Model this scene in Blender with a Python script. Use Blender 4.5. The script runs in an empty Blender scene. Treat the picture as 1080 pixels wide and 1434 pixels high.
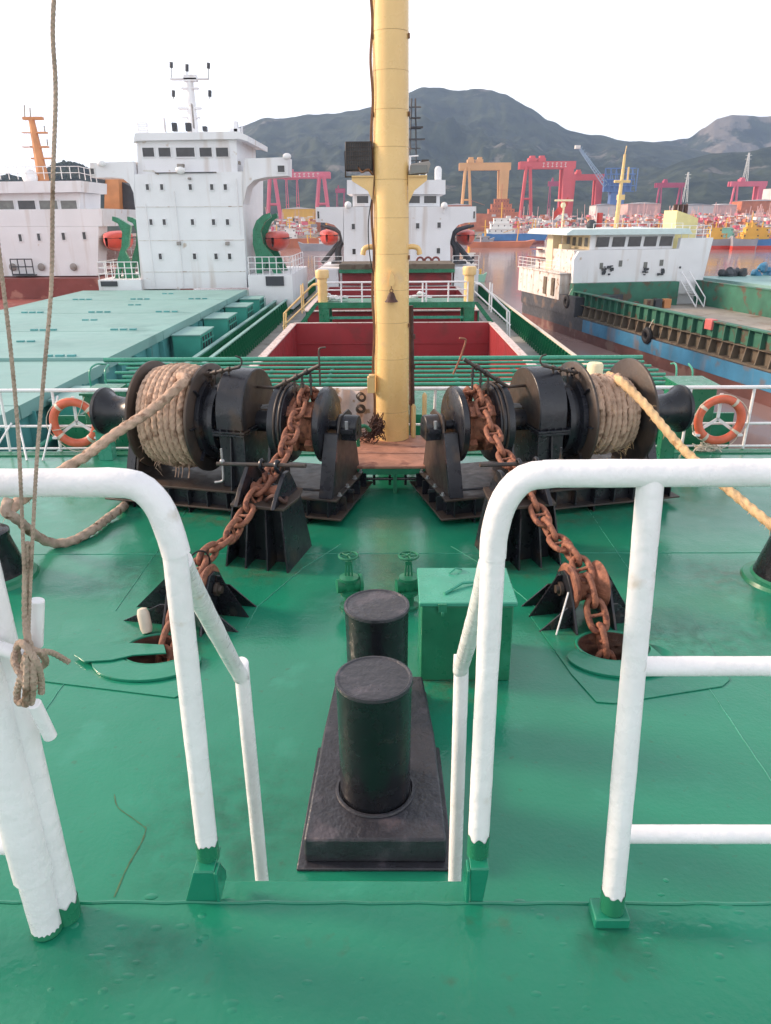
import bpy, bmesh, math, random
from mathutils import Vector, Matrix, noise
R_ = math.radians
random.seed(7)
S = bpy.context.scene
COL = S.collection

# ---------------------------------------------------------------- camera, light, exposure
F_PX = 1035.0
CAM = Vector((0, 0, 3.2))
ROT = (Matrix.Rotation(R_(0.62), 3, 'Z') @ Matrix.Rotation(R_(90 - 21.66), 3, 'X') @ Matrix.Rotation(R_(-0.4), 3, 'Z'))
cd = bpy.data.cameras.new('camera')
cam = bpy.data.objects.new('camera', cd)
COL.objects.link(cam)
cam.matrix_world = Matrix.Translation(CAM) @ ROT.to_4x4()
cd.sensor_fit = 'VERTICAL'
cd.sensor_height = 24
cd.lens = 24 * F_PX / 1434
cd.clip_start = 0.05
cd.clip_end = 12000
S.camera = cam
S.view_settings.view_transform = 'Standard'
S.view_settings.look = 'None'
S.view_settings.exposure = 1.22
S.view_settings.gamma = 1
S.view_settings.use_curve_mapping = False
S.render.resolution_x = 771
S.render.resolution_y = 1024

SUN_EL, SUN_AZ = 24.0, -78.0        # azimuth from +Y towards +X (low, out to the left)
w = bpy.data.worlds.new('World')
S.world = w
w.use_nodes = True
nt = w.node_tree
nt.nodes.clear()
sky = nt.nodes.new('ShaderNodeTexSky')
sky.sky_type = 'NISHITA'
sky.sun_disc = False
sky.sun_elevation = R_(SUN_EL)
sky.sun_rotation = R_(SUN_AZ)
sky.air_density = 1.0
sky.dust_density = 3.0
sky.ozone_density = 1.0
bg = nt.nodes.new('ShaderNodeBackground')
bg.inputs['Strength'].default_value = 0.088
tc = nt.nodes.new('ShaderNodeTexCoord')
mp = nt.nodes.new('ShaderNodeMapping')
mp.inputs['Scale'].default_value = (1, 1, 3)
nz = nt.nodes.new('ShaderNodeTexNoise')
nz.inputs['Scale'].default_value = 1.6
nz.inputs['Detail'].default_value = 4
rp = nt.nodes.new('ShaderNodeValToRGB')
rp.color_ramp.elements[0].position = 0.25
rp.color_ramp.elements[0].color = (7.4, 7.6, 8.0, 1)
rp.color_ramp.elements[1].position = 0.75
rp.color_ramp.elements[1].color = (9.8, 9.6, 9.6, 1)
mx = nt.nodes.new('ShaderNodeMix')
mx.data_type = 'RGBA'
mx.inputs[0].default_value = 0.72
out = nt.nodes.new('ShaderNodeOutputWorld')
nt.links.new(tc.outputs['Generated'], mp.inputs[0])
nt.links.new(mp.outputs[0], nz.inputs['Vector'])
nt.links.new(nz.outputs[0], rp.inputs[0])
nt.links.new(sky.outputs[0], mx.inputs[6])
# dusk overcast: brightest round the horizon, dimmer overhead, the same in every direction
sx = nt.nodes.new('ShaderNodeSeparateXYZ')
gr = nt.nodes.new('ShaderNodeMapRange')
gr.inputs['From Min'].default_value = 0.0
gr.inputs['From Max'].default_value = 0.9
gr.inputs['To Min'].default_value = 1.35
gr.inputs['To Max'].default_value = 0.52
vm = nt.nodes.new('ShaderNodeVectorMath')
vm.operation = 'SCALE'
nt.links.new(tc.outputs['Generated'], sx.inputs[0])
nt.links.new(sx.outputs['Z'], gr.inputs['Value'])
nt.links.new(rp.outputs[0], vm.inputs[0])
nt.links.new(gr.outputs[0], vm.inputs['Scale'])
nt.links.new(vm.outputs[0], mx.inputs[7])
nt.links.new(mx.outputs[2], bg.inputs[0])
nt.links.new(bg.outputs[0], out.inputs[0])

sd = bpy.data.lights.new('sun', 'SUN')
sd.energy = 2.5
sd.angle = R_(12)
sd.color = (1.0, 0.74, 0.55)
so = bpy.data.objects.new('sun', sd)
COL.objects.link(so)
sdir = Vector((math.sin(R_(SUN_AZ)) * math.cos(R_(SUN_EL)), math.cos(R_(SUN_AZ)) * math.cos(R_(SUN_EL)), math.sin(R_(SUN_EL))))
so.rotation_euler = sdir.to_track_quat('Z', 'Y').to_euler()
so.location = (0, 0, 60)

# ---------------------------------------------------------------- helpers
def ray(px, py):
    return ROT @ Vector(((px - 540) / F_PX, -(py - 717) / F_PX, -1))
def at(px, py, Y=None, z=None, X=None):
    """world point seen at a measured picture position, given its real distance, height or side offset"""
    d = ray(px, py)
    if Y is not None: k = (Y - CAM.y) / d.y
    elif z is not None: k = (z - CAM.z) / d.z
    else: k = (X - CAM.x) / d.x
    return CAM + d * k

MATS = {}
def M(name, col, rough=.5, metal=0., var=.12, vs=2., bump=.0, bs=30., stain=None, sa=.5, ss=2.5, coat=0., streak=None, st_a=.5, st_s=3., rvar=.1, emit=None, spec=.5, bump2=None, coatr=.1):
    """painted / weathered surface: base colour with drift, blotches of a stain colour, rain streaks, fine relief"""
    m = bpy.data.materials.new(name)
    m.use_nodes = True
    t = m.node_tree
    b = t.nodes['Principled BSDF']
    L = t.links.new
    tcn = t.nodes.new('ShaderNodeTexCoord')
    def nzn(scale, detail=4, mpg=None):
        n = t.nodes.new('ShaderNodeTexNoise')
        n.inputs['Scale'].default_value = scale
        n.inputs['Detail'].default_value = detail
        if mpg is None: L(tcn.outputs['Object'], n.inputs['Vector'])
        else: L(mpg.outputs[0], n.inputs['Vector'])
        return n
    def mix(fac, a, bb):
        n = t.nodes.new('ShaderNodeMix')
        n.data_type = 'RGBA'
        if isinstance(fac, float): n.inputs[0].default_value = fac
        else: L(fac, n.inputs[0])
        for i, v in ((6, a), (7, bb)):
            if isinstance(v, tuple): n.inputs[i].default_value = (*v[:3], 1)
            else: L(v, n.inputs[i])
        return n.outputs[2]
    def ramp(src, lo, hi):
        n = t.nodes.new('ShaderNodeMapRange')
        n.inputs['From Min'].default_value = lo
        n.inputs['From Max'].default_value = hi
        L(src, n.inputs['Value'])
        return n.outputs[0]
    n1 = nzn(vs)
    f1 = ramp(n1.outputs[0], .3, .7)
    lo = tuple(max(0, c * (1 - var)) for c in col)
    hi = tuple(min(1, c * (1 + var)) for c in col)
    c = mix(f1, lo, hi)
    if stain:
        n2 = nzn(ss, 7)
        f2 = ramp(n2.outputs[0], 1 - sa - .06 if sa > .5 else .78 - sa * .5, .86 - sa * .5 if sa <= .5 else 1 - sa + .15)
        c = mix(f2, c, stain)
    if streak:
        mg = t.nodes.new('ShaderNodeMapping')
        mg.inputs['Scale'].default_value = (1, 1, .08)
        L(tcn.outputs['Object'], mg.inputs[0])
        n3 = nzn(st_s, 5, mg)
        f3 = ramp(n3.outputs[0], .75 - st_a * .4, .9 - st_a * .3)
        mm = t.nodes.new('ShaderNodeMath')
        mm.operation = 'MULTIPLY'
        mm.inputs[1].default_value = .6
        L(f3, mm.inputs[0])
        c = mix(mm.outputs[0], c, streak)
    L(c, b.inputs['Base Color'])
    n4 = nzn(vs * 3 + 1, 5)
    rr = t.nodes.new('ShaderNodeMapRange')
    rr.inputs['From Min'].default_value = .3
    rr.inputs['From Max'].default_value = .7
    rr.inputs['To Min'].default_value = max(.03, rough - rvar)
    rr.inputs['To Max'].default_value = min(1, rough + rvar)
    L(n4.outputs[0], rr.inputs['Value'])
    L(rr.outputs[0], b.inputs['Roughness'])
    b.inputs['Metallic'].default_value = metal
    b.inputs['Coat Weight'].default_value = coat
    b.inputs['Specular IOR Level'].default_value = spec
    if bump > 0:
        n5 = nzn(bs, 5)
        bp = t.nodes.new('ShaderNodeBump')
        bp.inputs['Strength'].default_value = min(1, bump)
        bp.inputs['Distance'].default_value = .01 if bs > 8 else .03
        L(n5.outputs[0], bp.inputs['Height'])
        if bump2:
            n6 = nzn(bump2[1], 3)
            bq = t.nodes.new('ShaderNodeBump')
            bq.inputs['Strength'].default_value = bump2[0]
            bq.inputs['Distance'].default_value = bump2[2]
            L(n6.outputs[0], bq.inputs['Height'])
            L(bq.outputs[0], bp.inputs['Normal'])
        L(bp.outputs[0], b.inputs['Normal'])
        if coat:
            L(bp.outputs[0], b.inputs['Coat Normal'])
            b.inputs['Coat IOR'].default_value = 1.5
    b.inputs['Coat Roughness'].default_value = coatr
    if emit:
        b.inputs['Emission Color'].default_value = (*emit, 1)
        b.inputs['Emission Strength'].default_value = 1
    MATS[name] = m
    return m

def catmull(pts, n=8):
    pts = [Vector(p) for p in pts]
    if len(pts) < 3: 
        return [pts[0].lerp(pts[-1], i / n) for i in range(n + 1)]
    P = [pts[0] * 2 - pts[1]] + pts + [pts[-1] * 2 - pts[-2]]
    o = []
    for i in range(1, len(P) - 2):
        a, b, c, d = P[i - 1], P[i], P[i + 1], P[i + 2]
        for k in range(n):
            t = k / n
            o.append(.5 * ((2 * b) + (c - a) * t + (2 * a - 5 * b + 4 * c - d) * t * t + (3 * b - a - 3 * c + d) * t ** 3))
    o.append(pts[-1])
    return o
def resample(pts, step):
    o = [pts[0]]
    acc = 0
    for a, b in zip(pts, pts[1:]):
        l = (b - a).length
        if l < 1e-9: continue
        t = step - acc
        while t < l:
            o.append(a.lerp(b, t / l))
            t += step
        acc = l - (t - step)
    o.append(pts[-1])
    return o
def frame(d):
    d = d.normalized()
    u = d.orthogonal().normalized()
    return u, d.cross(u)

class MB:
    def __init__(s):
        s.v = []; s.f = []
    def add(s, vs, fs):
        o = len(s.v)
        s.v += [Vector(v) for v in vs]
        s.f += [tuple(i + o for i in f) for f in fs]
        return s
    def box(s, c, sz, rz=0, m=None):
        x, y, z = (q / 2 for q in sz)
        vs = [Vector((a * x, b * y, d * z)) for a in (-1, 1) for b in (-1, 1) for d in (-1, 1)]
        mm = m if m is not None else Matrix.Rotation(rz, 3, 'Z')
        vs = [mm @ v + Vector(c) for v in vs]
        return s.add(vs, [(0, 1, 3, 2), (4, 6, 7, 5), (0, 4, 5, 1), (2, 3, 7, 6), (0, 2, 6, 4), (1, 5, 7, 3)])
    def bx(s, x0, x1, y0, y1, z0, z1):
        return s.box(((x0 + x1) / 2, (y0 + y1) / 2, (z0 + z1) / 2), (abs(x1 - x0), abs(y1 - y0), abs(z1 - z0)))
    def cyl(s, p0, p1, r0, r1=None, n=16, cap=True):
        if r1 is None: r1 = r0
        return s.tube([p0, p1], [r0, r1], n, cap)
    def tube(s, pts, r, n=8, cap=True, mod=None, twist=0):
        pts = [Vector(p) for p in pts]
        if not isinstance(r, (list, tuple)): r = [r] * len(pts)
        T = []
        for i in range(len(pts)):
            a = pts[max(0, i - 1)]; b = pts[min(len(pts) - 1, i + 1)]
            T.append((b - a).normalized())
        u, _ = frame(T[0])
        vs = []; L = 0
        for i, p in enumerate(pts):
            if i:
                u = u - T[i] * u.dot(T[i])
                u = u.normalized() if u.length > 1e-6 else frame(T[i])[0]
                L += (pts[i] - pts[i - 1]).length
            w_ = T[i].cross(u)
            for k in range(n):
                a = 2 * math.pi * k / n
                rr = r[i]
                if mod: rr *= 1 + mod[0] * abs(math.cos(mod[1] / 2 * (a - twist * L))) - mod[0] * .5
                vs.append(p + (u * math.cos(a) + w_ * math.sin(a)) * rr)
        fs = []
        for i in range(len(pts) - 1):
            for k in range(n):
                k2 = (k + 1) % n
                fs.append((i * n + k, i * n + k2, (i + 1) * n + k2, (i + 1) * n + k))
        if cap:
            fs.append(tuple(range(n - 1, -1, -1)))
            fs.append(tuple((len(pts) - 1) * n + k for k in range(n)))
        return s.add(vs, fs)
    def rope(s, pts, r, step=None, n=12, lay=None, wob=0):
        step = step or r * .4
        p = resample(catmull(pts, 10), step)
        if wob:
            p = [q + Vector(noise.noise_vector(q * 3)) * wob for q in p]
        return s.tube(p, r, n, True, (.26, 3), 2 * math.pi / (lay or r * 7))
    def torus(s, c, axis, R, r, n=32, m=10, a0=0, a1=2 * math.pi, up=None):
        c = Vector(c); ax = Vector(axis).normalized()
        if up is not None:
            u = Vector(up); u = (u - ax * u.dot(ax)).normalized(); w_ = ax.cross(u)
        else: u, w_ = frame(ax)
        full = abs(a1 - a0 - 2 * math.pi) < 1e-6
        nn = n if full else n + 1
        vs = []
        for i in range(nn):
            a = a0 + (a1 - a0) * i / n
            d = u * math.cos(a) + w_ * math.sin(a)
            for k in range(m):
                b = 2 * math.pi * k / m
                vs.append(c + d * (R + r * math.cos(b)) + ax * r * math.sin(b))
        fs = []
        for i in range(n if full else n):
            j = (i + 1) % nn
            for k in range(m):
                k2 = (k + 1) % m
                fs.append((i * m + k, j * m + k, j * m + k2, i * m + k2))
        if not full:
            fs.append(tuple(range(m))); fs.append(tuple(n * m + k for k in range(m - 1, -1, -1)))
        return s.add(vs, fs)
    def lathe(s, prof, c=(0, 0, 0), axis=(0, 0, 1), n=24, cap=True):
        c = Vector(c); ax = Vector(axis).normalized(); u, w_ = frame(ax)
        vs = []
        for r, h in prof:
            for k in range(n):
                a = 2 * math.pi * k / n
                vs.append(c + ax * h + (u * math.cos(a) + w_ * math.sin(a)) * r)
        fs = []
        for i in range(len(prof) - 1):
            for k in range(n):
                k2 = (k + 1) % n
                fs.append((i * n + k, i * n + k2, (i + 1) * n + k2, (i + 1) * n + k))
        if cap:
            fs.append(tuple(range(n - 1, -1, -1))); fs.append(tuple((len(prof) - 1) * n + k for k in range(n)))
        return s.add(vs, fs)
    def prism(s, poly, O=(0, 0, 0), U=(1, 0, 0), V=(0, 1, 0), W=(0, 0, 1)):
        O, U, V, W = map(Vector, (O, U, V, W))
        n = len(poly)
        a = [O + U * p[0] + V * p[1] for p in poly]
        vs = a + [q + W for q in a]
        fs = [tuple(range(n - 1, -1, -1)), tuple(range(n, 2 * n))]
        for i in range(n):
            j = (i + 1) % n
            fs.append((i, j, n + j, n + i))
        return s.add(vs, fs)
    def sphere(s, c, r, n=12, m=8, sc=(1, 1, 1)):
        prof = [(max(1e-3, math.sin(math.pi * i / m)) * r, -math.cos(math.pi * i / m) * r) for i in range(m + 1)]
        o = len(s.v)
        s.lathe(prof, (0, 0, 0), (0, 0, 1), n)
        for i in range(o, len(s.v)):
            v = s.v[i]
            s.v[i] = Vector((v.x * sc[0], v.y * sc[1], v.z * sc[2])) + Vector(c)
        return s
    def mesh(s, name, mt, inv=None, auto=35):
        me = bpy.data.meshes.new(name)
        vs = [inv @ v for v in s.v] if inv is not None else s.v
        me.from_pydata([tuple(v) for v in vs], [], s.f)
        bm = bmesh.new(); bm.from_mesh(me)
        bmesh.ops.recalc_face_normals(bm, faces=bm.faces)
        for f in bm.faces: f.smooth = True
        bm.to_mesh(me); bm.free()
        me.set_sharp_from_angle(angle=R_(auto))
        if mt is not None: me.materials.append(mt if not isinstance(mt, str) else MATS[mt])
        return me

def link(name, me, parent=None, bev=0):
    o = bpy.data.objects.new(name, me)
    COL.objects.link(o)
    if parent: o.parent = parent
    if bev:
        md = o.modifiers.new('bevel', 'BEVEL')
        md.width = bev; md.segments = 2; md.limit_method = 'ANGLE'; md.angle_limit = R_(40)
    return o
def tag(o, label=None, cat=None, group=None, kind=None):
    if label: o['label'] = label
    if cat: o['category'] = cat
    if group: o['group'] = group
    if kind: o['kind'] = kind
    return o

class Thing:
    def __init__(s, name, label, cat, loc=(0, 0, 0), rz=0, group=None):
        s.o = bpy.data.objects.new(name, None)
        s.o.empty_display_size = .2
        COL.objects.link(s.o)
        s.o.location = loc; s.o.rotation_euler = (0, 0, rz)
        s.m = Matrix.Translation(Vector(loc)) @ Matrix.Rotation(rz, 4, 'Z')
        tag(s.o, label, cat, group)
    def part(s, name, mb, mt, parent=None, world=False, bev=0, label=None, kind=None, auto=35):
        if isinstance(mb, MB): me = mb.mesh(name, mt, s.m.inverted() if world else None, auto)
        else: me = mb
        o = link(name, me, parent or s.o, bev)
        if label: o['label'] = label
        if kind: o['kind'] = kind
        return o
def single(name, label, cat, mb, mt, group=None, bev=0, auto=35, kind=None):
    """a one-mesh thing given in world coordinates; origin goes to its base"""
    xs = [v.x for v in mb.v]; ys = [v.y for v in mb.v]; zs = [v.z for v in mb.v]
    c = Vector(((min(xs) + max(xs)) / 2, (min(ys) + max(ys)) / 2, min(zs)))
    o = link(name, mb.mesh(name, mt, Matrix.Translation(-c), auto), None, bev)
    o.location = c
    return tag(o, label, cat, group, kind)
def struct(name, mb, mt, bev=0, auto=35):
    o = link(name, mb.mesh(name, mt, None, auto), None, bev)
    o['kind'] = 'structure'
    return o
def copy_tree(root, loc, rz, label, parent=None):
    def cp(o, par):
        c = o.copy(); COL.objects.link(c)
        if par: c.parent = par
        for ch in [q for q in CH.get(o.name, [])]: cp(ch, c)
        return c
    CH = {}
    for q in COL.objects:
        if q.parent: CH.setdefault(q.parent.name, []).append(q)
    r = cp(root, None)
    r.location = loc; r.rotation_euler = (0, 0, rz)
    r['label'] = label
    return r
# ---------------------------------------------------------------- materials
RUST = (.16, .055, .025)
M('deck_green', (.010, .20, .115), .40, var=.12, vs=.7, bump=.2, bs=38, stain=(.018, .23, .14), sa=.36, ss=2.1, rvar=.10, coat=.75, coatr=.08, bump2=(.30, 2.2, .03), streak=(.045, .07, .035), st_a=.26, st_s=14, spec=.18)
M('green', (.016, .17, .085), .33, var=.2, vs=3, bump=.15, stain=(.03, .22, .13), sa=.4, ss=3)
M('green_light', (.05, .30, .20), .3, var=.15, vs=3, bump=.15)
M('dark_green', (.010, .075, .045), .5, var=.3, vs=2, stain=(.09, .07, .045), sa=.4, ss=1.5)
M('white_rail', (.80, .79, .80), .3, var=.05, vs=6, bump=.35, bs=34, stain=(.62, .57, .52), sa=.22, ss=9)
M('white_far', (.77, .77, .79), .5, var=.05, vs=.5, stain=(.50, .40, .32), sa=.2, ss=1.3, streak=(.44, .33, .25), st_a=.47, st_s=1.1)
M('white_worn', (.66, .64, .62), .6, var=.1, vs=1.2, stain=(.33, .22, .16), sa=.4, ss=1.6, streak=(.30, .18, .10), st_a=.6, st_s=1.5)
M('black_paint', (.012, .013, .017), .24, var=.3, vs=4, bump=.5, bs=16, stain=(.040, .034, .034), sa=.3, ss=5, streak=(.09, .045, .03), st_a=.3, st_s=9)
M('black_dusty', (.034, .034, .042), .36, var=.25, vs=5, bump=.8, bs=30, stain=(.075, .066, .078), sa=.4, ss=5)
M('winch_black', (.015, .016, .022), .32, var=.3, vs=3, bump=.3, bs=20, stain=(.055, .036, .027), sa=.38, ss=2.6)
M('winch_brown', (.055, .038, .030), .5, var=.3, vs=3, bump=.3, bs=20, stain=(.03, .026, .026), sa=.5, ss=2.2)
M('rust_chain', (.26, .10, .058), .72, var=.35, vs=16, bump=.9, bs=60, stain=(.12, .04, .025), sa=.45, ss=12)
M('rust_dark', (.07, .03, .022), .7, var=.4, vs=6, bump=.6, bs=30)
M('rope_tan', (.52, .36, .27), .9, var=.22, vs=9, bump=.9, bs=90, stain=(.27, .17, .12), sa=.4, ss=7, spec=.15)
M('rope_yellow', (.66, .45, .25), .85, var=.2, vs=10, bump=.9, bs=90, stain=(.42, .24, .12), sa=.35, ss=9, spec=.15)
M('rope_grey', (.43, .33, .26), .9, var=.25, vs=12, bump=.9, bs=120, stain=(.18, .12, .08), sa=.4, ss=10, spec=.15)
M('mast_yellow', (.80, .53, .22), .28, var=.08, vs=1.5, bump=.12, bs=9, stain=(.60, .42, .24), sa=.36, ss=1.4, streak=(.42, .25, .11), st_a=.3, st_s=5)
M('mast_seam', (.46, .29, .12), .5, var=.3, vs=9)
M('mast_stain', (.16, .07, .03), .7, var=.3, vs=9)
M('yellow', (.72, .50, .22), .4, var=.1, vs=3, stain=(.5, .32, .15), sa=.3)
M('orange_ring', (.66, .135, .07), .45, var=.14, vs=9, bump=.25, stain=(.55, .18, .10), sa=.35, ss=8)
M('ring_band', (.62, .54, .44), .5, var=.1, vs=9)
M('wood', (.40, .19, .13), .6, var=.25, vs=5, bump=.5, bs=25, stain=(.24, .10, .07), sa=.4, ss=4)
M('hold_red', (.28, .026, .032), .5, var=.16, vs=.5, stain=(.20, .03, .03), sa=.4, ss=.6, streak=(.14, .03, .03), st_a=.45, st_s=1)
M('grey_deck', (.30, .27, .25), .6, var=.2, vs=.6, stain=(.18, .15, .13), sa=.4, ss=.8)
M('teal', (.215, .385, .36), .5, var=.08, vs=.25, stain=(.175, .325, .305), sa=.42, ss=.35, rvar=.05)
M('teal_pale', (.62, .74, .74), .5, var=.05)
M('yellow_pale', (.74, .64, .30), .5, var=.06)
M('teal_side', (.09, .31, .31), .5, var=.16, vs=.6, stain=(.06, .20, .20), sa=.4, ss=.8, streak=(.12, .12, .10), st_a=.35, st_s=1.2)
M('teal_box', (.05, .34, .27), .5, var=.15, vs=1)
M('dark_grill', (.015, .02, .025), .6, var=.3, vs=4)
M('glass_dark', (.03, .03, .035), .12, var=.3, vs=2, spec=.6)
M('glass_grey', (.16, .16, .15), .2, var=.2, vs=2)
M('hull_red', (.24, .06, .05), .6, var=.2, vs=.4, stain=(.40, .17, .13), sa=.4, ss=.7)
M('hull_blue', (.045, .20, .35), .55, var=.25, vs=.5, stain=(.12, .15, .19), sa=.4, ss=.6, streak=(.30, .17, .10), st_a=.5, st_s=1)
M('hull_black', (.05, .055, .065), .6, var=.2, vs=.6, stain=(.14, .10, .08), sa=.4, ss=.6)
M('rib_green', (.035, .15, .10), .6, var=.2, vs=1, stain=(.10, .075, .05), sa=.45, ss=.9)
M('rib_brown', (.15, .12, .085), .75, var=.25, vs=1, stain=(.09, .06, .04), sa=.5, ss=1)
M('barge_deck', (.34, .30, .26), .7, var=.2, vs=.4, stain=(.25, .19, .14), sa=.5, ss=.5)
M('tyre', (.012, .012, .014), .7, var=.3, vs=5, bump=.4)
M('boat_red', (.55, .05, .03), .4, var=.1, vs=2)
M('orange_far', (.56, .24, .10), .5, var=.15, vs=1)
M('cream', (.78, .66, .44), .6, var=.1, vs=1, stain=(.5, .36, .22), sa=.3, ss=2)
M('steel', (.35, .35, .36), .4, metal=.6, var=.1)
M('print_white', (.75, .68, .66), .6, var=.1)
M('red_box', (.36, .06, .06), .45, var=.1, stain=(.24, .05, .045), sa=.4)
M('canvas', (.60, .50, .48), .8, var=.15, vs=5, bump=.4, stain=(.34, .22, .14), sa=.42, ss=6)

# ---------------------------------------------------------------- the forecastle deck (z = 0), hawse holes cut out
HAWSE = {1: (1.74, 5.10), -1: (-1.88, 5.06)}
def flat_sheet(outline, holes, z, name, mt, z2=None):
    bm = bmesh.new()
    es = []
    for lp in [outline] + holes:
        vs = [bm.verts.new((x, y, z)) for x, y in lp]
        es += [bm.edges.new((vs[i], vs[(i + 1) % len(vs)])) for i in range(len(vs))]
    bmesh.ops.triangle_fill(bm, use_beauty=True, edges=es)
    bmesh.ops.recalc_face_normals(bm, faces=bm.faces)
    for f in bm.faces:
        if f.normal.z < 0: f.normal_flip()
    me = bpy.data.meshes.new(name)
    bm.to_mesh(me); bm.free()
    me.materials.append(MATS[mt])
    o = link(name, me)
    return o
def ell(cx, cy, a, b, n=28, rot=0):
    o = []
    for i in range(n):
        t = 2 * math.pi * i / n
        x, y = a * math.cos(t), b * math.sin(t)
        o.append((cx + x * math.cos(rot) - y * math.sin(rot), cy + x * math.sin(rot) + y * math.cos(rot)))
    return o
half = [(2.6, -1.5), (3.4, 1), (4.6, 4), (5.8, 7), (6.8, 10.55)]
outline = [(x, y) for x, y in half] + [(-x, y) for x, y in reversed(half)]
holes = [ell(*HAWSE[s], .27, .22) for s in (1, -1)]
flat_sheet(outline, holes, 0, 'forecastle_deck', 'deck_green')['kind'] = 'structure'
# slight skin below the sheet and side plating of the forecastle
mb = MB()
for sgn in (1, -1):
    pts = half + [(7.6, 16)]
    for (x0, y0), (x1, y1) in zip(half, half[1:]):
        mb.add([(sgn * x0, y0, -.01), (sgn * x1, y1, -.01), (sgn * (x1 + .3), y1, -10.6), (sgn * (x0 * .55), y0, -10.6)], [(0, 1, 2, 3)])
struct('forecastle_side', mb, 'hull_black')

# the raised forward platform (z = 1.7) that the picture is taken from
PZ, PY = 1.7, 1.285
mb = MB()
mb.bx(-2.4, 2.4, -2.2, PY, PZ - .02, PZ)
mb.bx(-2.4, 2.4, PY - .012, PY - .002, PZ - .16, PZ - .021)
pf = struct('platform_deck', mb, 'deck_green')
mb = MB()                                              # weld bead along the edge
mb.tube([Vector((x, PY - .006 + .002 * math.sin(x * 37), PZ + .001)) for x in [-2.4 + .06 * i for i in range(81)]], .004, 6)
link('weld_bead', mb.mesh('weld_bead', 'deck_green'), pf)
mb = MB()
for x in (-2.3, -1.2, 1.2, 2.3): mb.cyl((x, 1.0, 0), (x, 1.0, PZ - .03), .05)
mb.bx(-2.4, 2.4, .92, .98, 1.45, PZ - .021)
struct('platform_support', mb, 'green')
# ladder down to the deck: top step in the opening, stringers, treads
lad = Thing('ladder', 'green steel ladder going down from the platform edge between the white handrails', 'ladder', (-.13, PY, 0))
mb = MB(); mb.bx(-.335, .345, .0, .085, PZ - .055, PZ - .03)
lad.part('top_step', mb, 'deck_green', bev=.004)
def sgnf(x): return -1 if x < 0 else 1
for x in (-.33, .34):
    mb = MB(); mb.prism([(0, PZ - .1), (.05, PZ - .1), (.66, 0), (.56, 0)], (x, 0, 0), (0, 1, 0), (0, 0, 1), (.012 * sgnf(x), 0, 0))
    lad.part('stringer', mb, 'green')
for i in range(5):
    z = PZ - .38 - i * .27; y = .03 + (PZ - .1 - z) / (PZ - .1) * .58
    mb = MB(); mb.bx(-.32, .33, y - .07, y + .07, z - .015, z + .015)
    lad.part('tread', mb, 'green')

# ---------------------------------------------------------------- foreground handrails (white tube, chipped green feet)
RR = .027
def bumpy(pts, r, step=.018):
    p = resample(pts, step)
    rr = [r * (1 + .035 * noise.noise(q * 9) + .02 * noise.noise(q * 31)) for q in p]
    return p, rr
def pipe(mb, pts, r=RR, n=18, sm=0):
    if sm: pts = catmull(pts, sm)
    p, rr = bumpy([Vector(q) for q in pts], r)
    return mb.tube(p, rr, n)
YR = 1.33
rail_r = Thing('handrail', 'white tube handrail on the right, curving down into the ladder opening, with three cross rails', 'handrail', (.6, YR, PZ))
zt = at(910, 662, Y=YR).z
c0 = at(690, 775, Y=YR); 
cA = at(912, 665, Y=YR)
mb = MB()
path = [at(690, 780, Y=YR), at(693, 745, Y=YR), at(707, 700, Y=YR), at(735, 670, Y=YR), at(775, 664, Y=YR), at(830, 663, Y=YR), Vector((1.25, YR, zt)), Vector((1.9, YR, zt))]
pipe(mb, path, sm=6)
rail_r.part('top_rail', mb, 'white_rail', world=True)
def post(thing, pt, pb, r=.0255, foot=True, paint_h=.05, br=True):
    pt, pb = Vector(pt), Vector(pb)
    d = (pt - pb).normalized()
    mb = MB(); pipe(mb, [pb + d * .012, pt], r)
    p = thing.part('post', mb, 'white_rail', world=True)
    mb = MB(); n_ = 64; u_, w_ = frame(d)
    hs = [paint_h + .012 + .016 * noise.noise(Vector((2.2 * math.cos(2 * math.pi * k / n_), 2.2 * math.sin(2 * math.pi * k / n_), pb.x * 9))) + random.uniform(-.0012, .0012) for k in range(n_)]
    vv = [pb + (u_ * math.cos(2 * math.pi * k / n_) + w_ * math.sin(2 * math.pi * k / n_)) * r * 1.05 for k in range(n_)]
    mb.add(vv + [vv[k] + d * hs[k] for k in range(n_)], [(k, (k + 1) % n_, n_ + (k + 1) % n_, n_ + k) for k in range(n_)])
    thing.part('foot', mb, 'green', parent=p, world=True)
    return p
# post B at the ladder opening, stands on a gusset bracket; post A stands on the platform
pb = at(669, 1196, Y=YR)
post(rail_r, at(691, 772, Y=YR), pb, .0245, paint_h=.05)
pa = at(857, 1272, z=PZ + .03)
post(rail_r, Vector((at(911, 672, Y=YR).x, YR, zt - .01)), pa, paint_h=.035)
mb = MB(); mb.bx(pa.x - .045, pa.x + .035, pa.y - .03, pa.y + .03, PZ, PZ + .03)
rail_r.part('foot_plate', mb, 'deck_green', world=True, bev=.004)
mb = MB(); mb.prism([(-.055, 0), (.01, 0), (.01, .012), (-.05, .06), (-.06, .06)], (pa.x - .045, pa.y - .02, PZ), (1, 0, 0), (0, 0, 1), (0, .006, 0))
for py in (933, 1168):
    q = at(895 if py < 1000 else 872, py, Y=YR)
    mb = MB(); pipe(mb, [q, (1.9, q.y, q.z)], .021)
    rail_r.part('cross_rail', mb, 'white_rail', world=True)
zz = [at(895, 933, Y=YR).z, at(872, 1168, Y=YR).z]
mb = MB(); pipe(mb, [(1.75, YR, PZ), (1.75, YR, zt)])
rail_r.part('post', mb, 'white_rail', world=True)
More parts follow.
